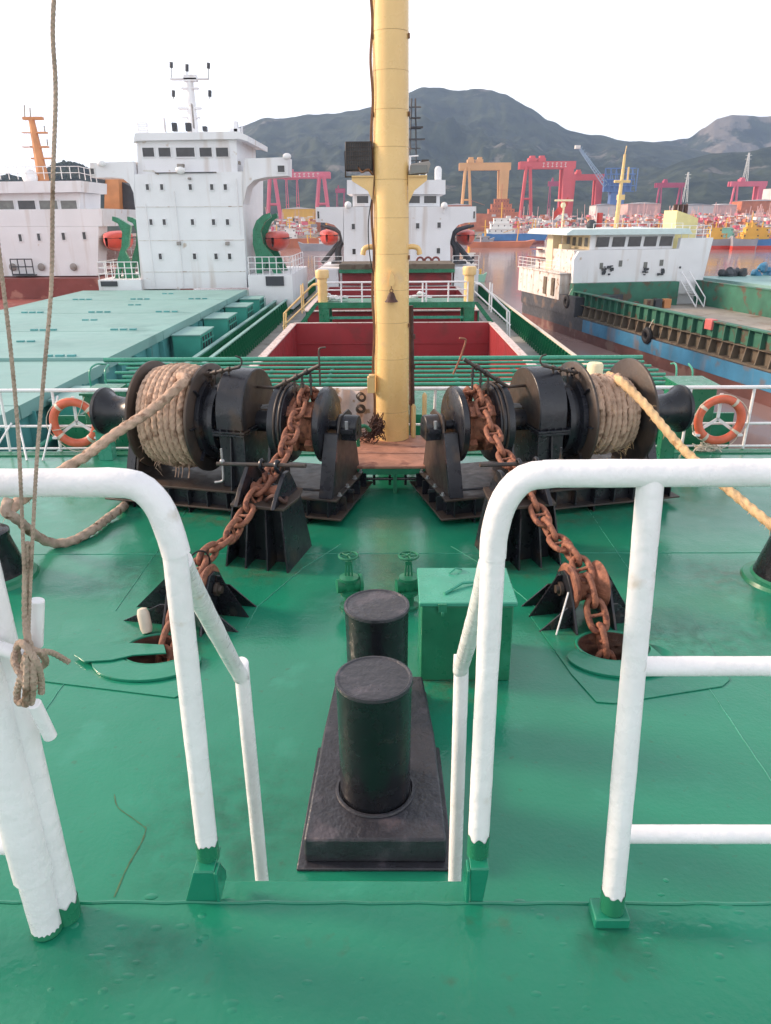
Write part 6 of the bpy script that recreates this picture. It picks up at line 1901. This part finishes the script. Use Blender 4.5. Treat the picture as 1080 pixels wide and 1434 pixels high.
def gantry(px0, px1, ytop, ybase, D, mt, lbl, leg_l='A', leg_r='tower', txt=False, name='gantry_crane'):
    a, b = at(px0, ytop, Y=D), at(px1, ybase, Y=D)
    base = -7.0
    w = b.x - a.x; H = a.z - base
    t = Thing(name, lbl, 'gantry crane', ((a.x + b.x) / 2, D, base))
    gh = H * .10 + .5
    mb = MB()
    for dy in (0, w * .18): mb.bx(a.x - w * .03, b.x + w * .03, D + dy, D + dy + w * .06, a.z - gh, a.z)
    t.part('girder', mb, mt, world=True)
    dep = w * .30
    def leg(x, kind):
        if kind == 'tower':
            for dy in (0, dep):
                mb = MB(); wd = w * .14
                mb.prism([(x - wd * .5, base), (x + wd * .5, base), (x + wd * .7, a.z - gh), (x - wd * .7, a.z - gh)], (0, D + dy - .5, 0), (1, 0, 0), (0, 0, 1), (0, w * .08, 0)); t.part('leg', mb, mt, world=True)
        else:
            for sx in (-1, 1):
                mb = MB(); r = w * .032
                mb.tube([(x + sx * w * .12, D - .2, base), (x + sx * w * .035, D + .5, a.z - gh * .6)], r, 6); t.part('leg', mb, mt, world=True)
            mb = MB(); z = base + (a.z - base) * .45; mb.tube([(x - w * .09, D, z), (x + w * .09, D, z)], w * .02, 5); t.part('leg_tie', mb, mt, world=True)
    leg(a.x + w * .13, leg_l); leg(b.x - w * .10, leg_r)
    for f in (.2, .38) if px1 - px0 > 50 else (.3,):
        mb = MB(); x = a.x + w * f; mb.bx(x - w * .07, x + w * .07, D - 1, D + w * .2, a.z + .01, a.z + gh * .45); mb.bx(x - w * .04, x + w * .05, D, D + w * .15, a.z + gh * .45, a.z + gh * .75)
        t.part('trolley', mb, mt, world=True)
    if txt:
        for k in range(txt):
            x = a.x + w * (.40 + .5 * k / txt); s_ = w * .035
            mb = MB(); rr = random.Random(k)
            mb.bx(x, x + s_, D - .3, D - .1, a.z - gh * .28, a.z - gh * .2); mb.bx(x, x + s_, D - .3, D - .1, a.z - gh * .78, a.z - gh * .7)
            mb.bx(x + s_ * .4, x + s_ * .6, D - .3, D - .1, a.z - gh * .695, a.z - gh * .285); 
            if k % 2: mb.bx(x, x + s_ * .385, D - .3, D - .1, a.z - gh * .5, a.z - gh * .42)
            t.part('character', mb, 'boat_white', world=True)
    return t
gantry(369, 461, 241, 300, 800, 'crane_pink', 'wide pink gantry crane with white characters right of the tall white bridge', 'A', 'A', 7)
mbx = None
gantry(398, 420, 243, 300, 860, 'crane_pink', 'pair of pink crane legs standing inside the wide pink gantry crane', 'A', 'A')
gantry(470, 484, 264, 300, 1000, 'crane_crimson', 'small crimson gantry crane just left of the bridge behind the mast', 'A', 'A')
gantry(646, 711, 228, 290, 760, 'crane_orange', 'tan orange gantry crane right of the yellow mast', 'A', 'tower')
gantry(731, 799, 226, 300, 780, 'crane_red', 'tall red gantry crane with white characters on its girder', 'A', 'tower', 6)
gantry(795, 841, 244, 300, 820, 'crane_red', 'smaller red gantry crane right beside the tall one', 'tower', 'tower')
gantry(769, 783, 254, 300, 1100, 'crane_crimson', 'small hazy crimson gantry seen through the tall red gantry crane', 'A', 'A')
gantry(921, 954, 256, 290, 1000, 'crane_crimson', 'crimson gantry crane between the yellow funnel and the blue tower', 'A', 'A')
gantry(1026, 1068, 254, 290, 900, 'crane_pink', 'pinkish red gantry crane at the right edge', 'A', 'tower')
# blue tower crane and its long pale jib
D = 800
t = Thing('tower_crane', 'blue latticed crane tower with a wide head behind the yellow ship mast', 'crane', (at(865, 290, Y=D).x, D, -7.0))
a, b = at(856, 268, Y=D), at(872, 300, Y=D); mb = MB(); mb.bx(a.x, b.x, D, D + 10, -7.0, a.z); t.part('column', mb, 'crane_blue', world=True)
a, b = at(848, 236, Y=D), at(890, 268, Y=D); mb = MB(); r = .5
for i in range(5):
    z = a.z + (b.z - a.z) * i / 4; mb.tube([(a.x + i, D - 1, z), (b.x - 2, D - 1, z)], r, 5)
for i in range(7):
    x = a.x + (b.x - a.x) * i / 6; mb.tube([(x, D - 1, a.z), (x, D - 1, b.z)], r, 5)
    if i < 6: mb.tube([(x, D - 1, a.z), (x + (b.x - a.x) / 6, D - 1, b.z)], r * .8, 5)
mb.bx(a.x + 1, b.x - 4, D + 1, D + 8, b.z, b.z + (a.z - b.z) * .55)
t.part('lattice_head', mb, 'crane_blue', world=True)
p0, p1 = at(846, 262, Y=D), at(809, 206, Y=D)
mb = MB(); 
for o in (Vector((0, 0, 0)), Vector((3.5, 0, 1)), Vector((1.5, 3, 2))): mb.tube([p0 + o * 1.5, p1 + o * .4], .5, 5)
for i in range(14): mb.tube([p0.lerp(p1, i / 14) , p0.lerp(p1, (i + .6) / 14) + Vector((4, 0, 1.2))], .35, 4)
t.part('jib', mb, 'pale_blue', world=True)
a = at(809, 206, Y=D); mb = MB(); mb.box((a.x, D, a.z), (5, 4, 3)); t.part('jib_head', mb, 'boat_white', world=True)

# sheds along the quay
sheds = [(300, 345, 294, 312, 'shed_pale', 'pale shed on the shore left of the pink gantry crane'), (395, 440, 291, 300, 'boat_yellow', 'yellowish shed behind the two white parked hulls'), (440, 470, 296, 304, 'ship_orange', 'orange shed at the foot of the pink gantry crane'),
         (835, 862, 286, 292, 'shed_pale', 'pale block shed left of the blue crane column'), (880, 925, 284, 292, 'boat_pink', 'pinkish shed beneath the crimson gantry crane'), (955, 1000, 286, 290, 'shed_pale', 'long pale shed left of the right edge crane'), (1000, 1032, 286, 290, 'boat_pink', 'pinkish shed below the right edge crane, left half'), (1040, 1100, 280, 290, 'ship_orange', 'reddish shed at the right edge below the crane'),
         (620, 660, 286, 300, 'ship_orange', 'long rust red shed behind the orange gantry crane'), (1085, 1160, 262, 290, 'shed_pale', 'tall pale shed beyond the right edge')]
for i, (x0, x1, y0, y1, mt, lbl) in enumerate(sheds):
    D = 640 + 12 * i
    a, b = at(x0, y0, Y=D), at(x1, y1, Y=D)
    t = Thing('shed', lbl, 'shed', ((a.x + b.x) / 2, D, -7.0))
    mb = MB(); mb.bx(a.x, b.x, D, D + 22, -7.0, a.z - .9); t.part('wall', mb, mt, world=True)
    w = b.x - a.x; mb = MB(); mb.prism([(-.6, 0), (w + .6, 0), (w * .5, 1.3)], (a.x, D - .6, a.z - .89), (1, 0, 0), (0, 0, 1), (0, 23.2, 0)); t.part('roof', mb, 'shed_pale' if mt != 'shed_pale' else 'boat_grey', world=True)
    mb = MB(); mb.bx(a.x + w * .3, a.x + w * .5, D - .2, D - .02, -6.99, -7.0 + (a.z + 7.0) * .6); t.part('door', mb, 'hull_black', world=True)

# vessels rafted along the far shore
def vessel(px, yb, wpx, D, hull, cab, lbl, hh=1.0, flip=1, mastc='boat_yellow', cabf=.38, floors=2, group=None, bow=False, z0=None, boot=None):
    if z0 is None: D = D * .76 if D > 200 else D
    z0 = WZ if z0 is None else z0
    c = at(px, yb, Y=D); s = (at(px + 1, yb, Y=D).x - at(px, yb, Y=D).x)
    L_ = wpx * s
    t = Thing('vessel', lbl, 'vessel', (c.x, D, z0))
    h = L_ * .11 * hh + .8
    wdt = L_ * .22
    prof = [(-L_ * .46, 0), (L_ * .42, 0), (L_ * .5, h * 1.25), (L_ * .38, h), (-L_ * .3, h * .92), (-L_ * .5, h * 1.05)]
    prof = [(x * flip, z) for x, z in prof]
    mb = MB(); mb.prism(prof, (0, -wdt / 2, 0), (1, 0, 0), (0, 0, 1), (0, wdt, 0)); t.part('hull', mb, hull)
    if boot: mb = MB(); mb.bx(-L_ * .46, L_ * .43, -wdt / 2 - .08, wdt / 2 + .08, 0, h * .35); t.part('boot_top', mb, boot)
    cl = L_ * cabf; cx = -L_ * .22 * flip
    z = h * .95
    for k in range(floors):
        f = 1 - (.22 if floors < 4 else .1) * k; fh = max(2.0, L_ * .075)
        mb = MB(); mb.bx(cx - cl * f / 2, cx + cl * f / 2, -wdt * .38 * f, wdt * .38 * f, z, z + fh - .15); mb.bx(cx - cl * f / 2 - .3, cx + cl * f / 2 + .3, -wdt * .42 * f, wdt * .42 * f, z + fh - .149, z + fh)
        cb = t.part('cabin', mb, cab)
        mb = MB(); n = max(2, int(cl * f / 2.2))
        for i in range(n): x = cx - cl * f * .42 + i * cl * f * .84 / max(1, n - 1) - .4; mb.bx(x + .1, x + .6, -wdt * .38 * f - .05, -wdt * .38 * f - .01, z + fh * .45, z + fh * .68)
        o = t.part('window_row', mb, 'glass_dark', parent=cb, kind='stuff')
        z += fh
    mb = MB(); mh = L_ * .22; mb.tube([(cx, 0, z), (cx, 0, z + mh)], .22, 5); mb.tube([(cx - mh * .25, 0, z + mh * .6), (cx + mh * .25, 0, z + mh * .6)], .12, 4); t.part('mast', mb, mastc)
    mb = MB(); mb.tube([(L_ * .25 * flip, 0, h), (L_ * .27 * flip, 0, h + L_ * .2)], .2, 5); mb.tube([(L_ * .27 * flip, 0, h + L_ * .19), (L_ * .05 * flip, 0, h + L_ * .12)], .14, 4)
    t.part('derrick', mb, mastc)
    return t
V = [ # px, y base, width px, distance, hull, cabin, label, extras
 (372, 330, 40, 430, 'boat_white', 'boat_white', 'pale boat behind the green davit right of the tall white bridge', dict(hh=.8)),
 (420, 313, 46, 560, 'boat_white', 'boat_white', 'white vessel with two pale blocks under the pink gantry crane', dict(z0=-7, hh=1.2)),
 (420, 332, 60, 440, 'ship_orange', 'boat_white', 'orange hulled vessel lying left of the lifeboat of the middle bridge', dict(hh=1.6, cabf=.3)),
 (446, 345, 56, 400, 'boat_grey', 'boat_white', 'grey landing hull with pale deckhouse in front of the orange vessel', dict(hh=1.1, flip=-1)),
 (345, 344, 50, 405, 'boat_grey', 'boat_pink', 'grey and pink vessel half hidden by the tall white bridge', dict()),
 (683, 290, 86, 640, 'ship_orange', 'ship_orange', 'big rust red ship under construction below the orange gantry crane', dict(hh=2.4, cabf=.42, floors=3, z0=-7.0, mastc='ship_orange', flip=-1)),
 (722, 318, 92, 480, 'boat_blue', 'boat_white', 'blue bowed ship with pale green white house right of the middle bridge', dict(hh=1.2, floors=3, cabf=.42, boot='hull_red')),
 (700, 338, 96, 430, 'ship_orange', 'boat_grey', 'low reddish barge lying in front of the blue bowed ship', dict(hh=.5, floors=1, cabf=.12)),
 (668, 318, 50, 470, 'boat_grey', 'boat_green', 'grey hull with green white cabin beside the right lifeboat of the middle bridge', dict()),
 (664, 372, 36, 150, 'boat_green', 'boat_white', 'pale green pilot boat just right of the middle bridge', dict(hh=1.0, floors=2, cabf=.5)),
 (790, 322, 50, 440, 'boat_grey', 'boat_pink', 'grey workboat with pink cabin left of the barge wheelhouse', dict()),
 (762, 308, 52, 500, 'boat_pink', 'boat_white', 'pinkish vessel with white cabin under the tall red gantry crane', dict()),
 (812, 306, 54, 510, 'ship_orange', 'boat_white', 'rust orange vessel behind the radar mast of the barge', dict(flip=-1)),
 (838, 300, 40, 540, 'boat_white', 'boat_yellow', 'white vessel with yellow cabin left of the blue crane column', dict()),
 (885, 312, 56, 480, 'boat_yellow', 'boat_yellow', 'yellow workboat seen over the barge roof left of the funnel', dict(hh=.9)),
 (912, 312, 50, 470, 'boat_yellow', 'ship_orange', 'yellow workboat with orange cabin directly left of the funnel', dict(hh=.9, flip=-1)),
 (980, 322, 66, 450, 'boat_grey', 'boat_yellow', 'grey tanker hull with yellow house right of the funnel', dict(hh=1.3, cabf=.2, floors=1)),
 (975, 308, 70, 520, 'ship_orange', 'boat_yellow', 'orange vessel above the grey tanker hull', dict(hh=.8)),
 (1006, 348, 34, 385, 'boat_grey', 'boat_yellow', 'grey bowed tug with red waterline and yellow house, left of two at the right', dict(hh=3.0, boot='boat_red', cabf=.6)),
 (1040, 350, 36, 378, 'boat_grey', 'boat_yellow', 'grey bowed tug with red waterline between two others at the right', dict(hh=3.0, boot='boat_red', cabf=.6, flip=-1)),
 (1070, 350, 34, 382, 'boat_blue', 'boat_yellow', 'blue bowed tug with yellow house at the right edge', dict(hh=3.0, boot='boat_red', cabf=.6)),
 (1103, 350, 34, 390, 'boat_grey', 'boat_white', 'grey tug beyond the right edge with white house', dict(hh=3.0)),
 (1030, 318, 60, 460, 'boat_yellow', 'boat_green', 'yellow vessel with green striped house behind the two grey tugs', dict(floors=2)),
 (1066, 312, 60, 470, 'ship_orange', 'boat_yellow', 'orange vessel with yellow house behind the blue bowed tug', dict(floors=3)),
 (735, 300, 40, 560, 'boat_pink', 'boat_pink', 'faded pink vessel left of the legs of the tall red crane', dict()),
 (860, 296, 44, 580, 'boat_grey', 'boat_white', 'grey vessel with white cabin at the foot of the blue crane', dict()),
 (905, 296, 46, 590, 'boat_pink', 'boat_white', 'pink vessel with white cabin below the crimson gantry crane', dict()),
 (940, 294, 50, 600, 'boat_white', 'boat_pink', 'white vessel with pink cabin right above the yellow funnel', dict(flip=-1)),
 (985, 294, 60, 610, 'boat_white', 'boat_white', 'long white vessel in the back row left of the right edge crane', dict()),
 (1020, 293, 46, 620, 'boat_green', 'boat_white', 'pale green vessel in the back row under the right edge crane', dict(flip=-1)),
 (1058, 294, 50, 600, 'boat_pink', 'boat_white', 'pinkish vessel in the back row at the right edge', dict()),
 (800, 298, 40, 600, 'boat_white', 'boat_white', 'small white vessel between the legs of the smaller red gantry crane', dict()),
 (395, 322, 34, 520, 'boat_yellow', 'boat_white', 'yellow and white boat under the left leg of the pink gantry', dict()),
 (5, 300, 60, 600, 'boat_white', 'boat_white', 'white vessel far beyond the ship at the left edge', dict(z0=-7.0)),
]
for (px, yb, wpx, D, hull, cab, lbl, kw) in V: vessel(px, yb, wpx, D, hull, cab, lbl, group=None, **kw)
# small masts and cranes standing out of the clutter
rr = random.Random(31)
mb = MB()
for k in range(150):
    px = rr.uniform(860, 1090) if k % 3 else rr.choice((rr.uniform(690, 850), rr.uniform(360, 440)))
    D = rr.uniform(445, 600); p = at(px, 300, Y=D); h = rr.uniform(7, 15)
    mb.tube([(p.x, D, -8.5), (p.x + rr.uniform(-2, 2), D, -7.0 + h + 3)], rr.uniform(.12, .3), 4)
o = tag(link('mast_thicket', mb.mesh('mast_thicket', 'boat_pink')), 'thicket of thin pinkish masts rising from the vessels along the far shore', 'masts', kind='stuff')
mb = MB(); mats_ = None
for k in range(2200):
    px = rr.uniform(850, 1100) if k % 3 else rr.choice((rr.uniform(690, 850), rr.uniform(690, 850), rr.uniform(350, 440)))
    D = rr.uniform(450, 640); p = at(px, 300, Y=D)
    mb.box((p.x, D, -7.0 + rr.uniform(1.0, 12.5) * (D / 640)), (rr.uniform(.6, 4), rr.uniform(1, 4), rr.uniform(.4, 1.8)), rr.uniform(-.3, .3))
cl = link('yard_clutter', mb.mesh('yard_clutter', None))
tag(cl, 'jumble of pale, pink and orange blocks and deck gear in the shipyard beyond the water', 'shipyard clutter', kind='stuff')
for n_ in ('boat_white', 'boat_pink', 'ship_orange', 'shed_pale', 'boat_grey', 'crane_pink'): cl.data.materials.append(MATS[n_])
for i, p in enumerate(cl.data.polygons): p.material_index = (i // 6 * 7 + i // 42) % 6
# red flags
for px, y, lbl in ((775, 298, 'red flag streaming left of the radar mast'), (836, 298, 'red flag hanging right of the radar mast')):
    D = 340; p = at(px, y, Y=D); mb = MB()
    vs_ = []; fs_ = []
    for i in range(9):
        for j in range(4): vs_.append((p.x + i * (.75 if px < 800 else .35), D + .5 * math.sin(i * .9), p.z - j * (1.1 if px < 800 else 1.9) + (i * .8 if px < 800 else 0)))
    for i in range(8):
        for j in range(3): fs_.append((i * 4 + j, i * 4 + j + 1, (i + 1) * 4 + j + 1, (i + 1) * 4 + j))
    t = Thing('flag', lbl, 'flag', (p.x, D, WZ)); mb.add(vs_, fs_); t.part('cloth', mb, 'boat_red', world=True)
    mb = MB(); mb.tube([(p.x, D, WZ), (p.x, D, p.z + 2)], .15, 5); t.part('pole', mb, 'boat_white', world=True)

# ---------------------------------------------------------------- hills
def hill_mat(name, rock=.0):
    m = bpy.data.materials.new(name); m.use_nodes = True
    t = m.node_tree; b = t.nodes['Principled BSDF']; L = t.links.new
    g = t.nodes.new('ShaderNodeNewGeometry')
    n = t.nodes.new('ShaderNodeTexNoise'); n.inputs['Scale'].default_value = .02; n.inputs['Detail'].default_value = 8
    n2 = t.nodes.new('ShaderNodeTexNoise'); n2.inputs['Scale'].default_value = .006; n2.inputs['Detail'].default_value = 8; n2.inputs['Roughness'].default_value = .65
    for q in (n, n2): L(g.outputs['Position'], q.inputs['Vector'])
    c1 = t.nodes.new('ShaderNodeMix'); c1.data_type = 'RGBA'
    c1.inputs[6].default_value = (.012, .020, .013, 1); c1.inputs[7].default_value = (.045, .058, .034, 1)
    r1 = t.nodes.new('ShaderNodeMapRange'); r1.inputs['From Min'].default_value = .35; r1.inputs['From Max'].default_value = .65
    L(n.outputs[0], r1.inputs['Value']); L(r1.outputs[0], c1.inputs[0])
    c2 = t.nodes.new('ShaderNodeMix'); c2.data_type = 'RGBA'; c2.inputs[7].default_value = (.22, .19, .17, 1)
    r2 = t.nodes.new('ShaderNodeMapRange'); r2.inputs['From Min'].default_value = .60 - rock * .22; r2.inputs['From Max'].default_value = .64 - rock * .2; r2.inputs['To Max'].default_value = .55 + .3 * rock
    L(n2.outputs[0], r2.inputs['Value']); L(r2.outputs[0], c2.inputs[0]); L(c1.outputs[2], c2.inputs[6])
    L(c2.outputs[2], b.inputs['Base Color']); b.inputs['Roughness'].default_value = .9; b.inputs['Specular IOR Level'].default_value = .1
    bp = t.nodes.new('ShaderNodeBump'); bp.inputs['Strength'].default_value = .8; bp.inputs['Distance'].default_value = 14
    L(n.outputs[0], bp.inputs['Height']); L(bp.outputs[0], b.inputs['Normal'])
    MATS[name] = m
hill_mat('forest_hill', 0); hill_mat('rocky_hill', .75)
def hill(name, prof, D, depth, mt, base=-9, amp=1.0, step=3.0, rows=110):
    xs = []; zs = []
    px = prof[0][0]
    pp = sorted(prof)
    def yv(x):
        for (x0, y0), (x1, y1) in zip(pp, pp[1:]):
            if x0 <= x <= x1:
                f = (x - x0) / (x1 - x0); f = f * f * (3 - 2 * f) * .5 + f * .5
                return y0 + (y1 - y0) * f
        return pp[-1][1]
    vs, fs = [], []
    n = int((pp[-1][0] - pp[0][0]) / step)
    seed = D * .01
    cols = []
    for i in range(n + 1):
        x = pp[0][0] + i * step
        q = at(x, yv(x), Y=D); cols.append((q.x, q.z))
    back = 14
    for i, (X, Zr) in enumerate(cols):
        for j in range(rows + back + 1):
            if j <= rows:
                f = j / rows
                Y = D - depth * (1 - f)
                prof_ = f ** 1.15 if True else f
                g = noise.ridged_multi_fractal(Vector((X * .0030 + seed, Y * .0016, 0)), .8, 2.1, 6, 1.0, 2.0) * .55
                env = math.sin(math.pi * min(1, f)) ** .8
                z = base + (Zr - base) * prof_ * (1 - .46 * env * (1 - g)) - env * 10 * amp
                z += amp * 5 * noise.fractal(Vector((X * .012, Y * .012, seed)), 1, 2, 4) * min(1, f * 4 + .1)
            else:
                f = (j - rows) / back
                Y = D + depth * .8 * f
                z = base + (Zr - base) * (1 - f) + amp * 5 * noise.fractal(Vector((X * .012, Y * .012, seed)), 1, 2, 4) * (1 - f)
            z = max(z, base) 
            X2 = X * Y / D
            vs.append((X2, Y, z))
    m = rows + back + 1
    for i in range(n):
        for j in range(m - 1): fs.append((i * m + j, (i + 1) * m + j, (i + 1) * m + j + 1, i * m + j + 1))
    mb = MB(); mb.add(vs, fs)
    return struct(name, mb, mt, auto=180)
hill('mountain', [(-700, 320), (-350, 300), (-100, 300), (130, 290), (200, 250), (270, 210), (310, 188), (340, 177), (372, 164), (400, 166), (430, 160), (470, 159), (495, 155), (520, 150), (548, 142), (570, 130), (592, 122), (612, 124), (640, 126), (675, 124), (705, 131), (740, 150), (770, 168), (800, 183), (830, 190), (880, 196), (950, 205), (1050, 225), (1200, 262), (1500, 300)], 2500, 1500, 'forest_hill')
hill('rocky_mountain', [(780, 262), (850, 214), (890, 199), (940, 198), (965, 194), (985, 179), (1005, 166), (1025, 160), (1050, 162), (1080, 163), (1130, 158), (1200, 175), (1350, 220), (1600, 285)], 2850, 1000, 'rocky_hill')
hill('foothill', [(520, 300), (600, 285), (700, 262), (760, 256), (830, 262), (900, 246), (960, 225), (1000, 215), (1040, 214), (1080, 205), (1200, 200), (1400, 240), (1600, 290)], 1750, 700, 'forest_hill', amp=.6)
hill('wooded_hill', [(-420, 300), (-300, 262), (-120, 250), (-40, 243), (0, 247), (12, 244), (30, 248), (55, 244), (72, 230), (90, 225), (112, 228), (128, 240), (150, 246), (200, 262), (260, 290)], 900, 260, 'forest_hill', amp=.35, rows=24)
# treetops on the near wooded hill
mb = MB(); rr = random.Random(77)
pr = [(-40, 246), (0, 250), (12, 246), (30, 250), (55, 247), (72, 233), (90, 227), (112, 230), (128, 241), (150, 247)]
for k in range(1500):
    px = rr.uniform(-40, 150)
    for (x0, y0), (x1, y1) in zip(pr, pr[1:]):
        if x0 <= px <= x1: yv_ = y0 + (y1 - y0) * (px - x0) / (x1 - x0)
    d = rr.random() ** 1.6
    p = at(px, yv_ + 1 + d * 22, Y=898 - d * 110)
    r_ = rr.uniform(1.0, 2.6)
    for _ in range(2):
        c = p + Vector((rr.gauss(0, 1.2), rr.gauss(0, 1.2), rr.gauss(0, .8)))
        o = len(mb.v); mb.sphere(c, r_ * rr.uniform(.6, 1), 5, 4, (1, 1, .85))
        for i in range(o, len(mb.v)): mb.v[i] = mb.v[i] + Vector((rr.uniform(-.4, .4), 0, rr.uniform(-.4, .4)))
o = tag(link('treetops', mb.mesh('treetops', 'forest_hill')), 'dense treetops on the low wooded hill behind the orange ship mast', 'trees', kind='stuff')
for px, yb, yt, lbl in ((960, 262, 241, 'pale pylon on the dark foothill right of the crimson crane'), (1044, 237, 214, 'pale pylon high on the foothill above the right edge crane')):
    D = 1300; a, b = at(px, yb + 12, Y=D), at(px, yt, Y=D)
    mb = MB(); w = 3.4
    for sx in (-1, 1):
        for sy in (-1, 1): mb.tube([(a.x + sx * w, D + sy * w, a.z - 10), (a.x + sx * .6, D + sy * .6, b.z)], .5, 4)
    for f in (.3, .5, .7, .85): z = a.z + (b.z - a.z) * f; mb.tube([(a.x - w * (1.2 - f), D - w * (1.2 - f), z), (a.x + w * (1.2 - f), D + w * (1.2 - f), z)], .35, 4)
    for f in (.75, .9): z = a.z + (b.z - a.z) * f; mb.tube([(a.x - 5, D, z), (a.x + 5, D, z)], .4, 4)
    single('pylon', lbl, 'pylon', mb, 'boat_white')

# ---------------------------------------------------------------- haze
m = bpy.data.materials.new('haze'); m.use_nodes = True
t = m.node_tree; t.nodes.clear()
ov = t.nodes.new('ShaderNodeOutputMaterial'); pv = t.nodes.new('ShaderNodeVolumePrincipled')
pv.inputs['Color'].default_value = (.50, .68, 1.0, 1)
pv.inputs['Density'].default_value = .00015
pv.inputs['Anisotropy'].default_value = .2
t.links.new(pv.outputs[0], ov.inputs['Volume'])
mb = MB(); mb.bx(-5200, 5200, -200, 5300, -15, 560)
o = link('haze', mb.mesh('haze', m)); o['kind'] = 'stuff'
tag(o, 'thin pale blue haze over the harbour and the hills', 'haze')
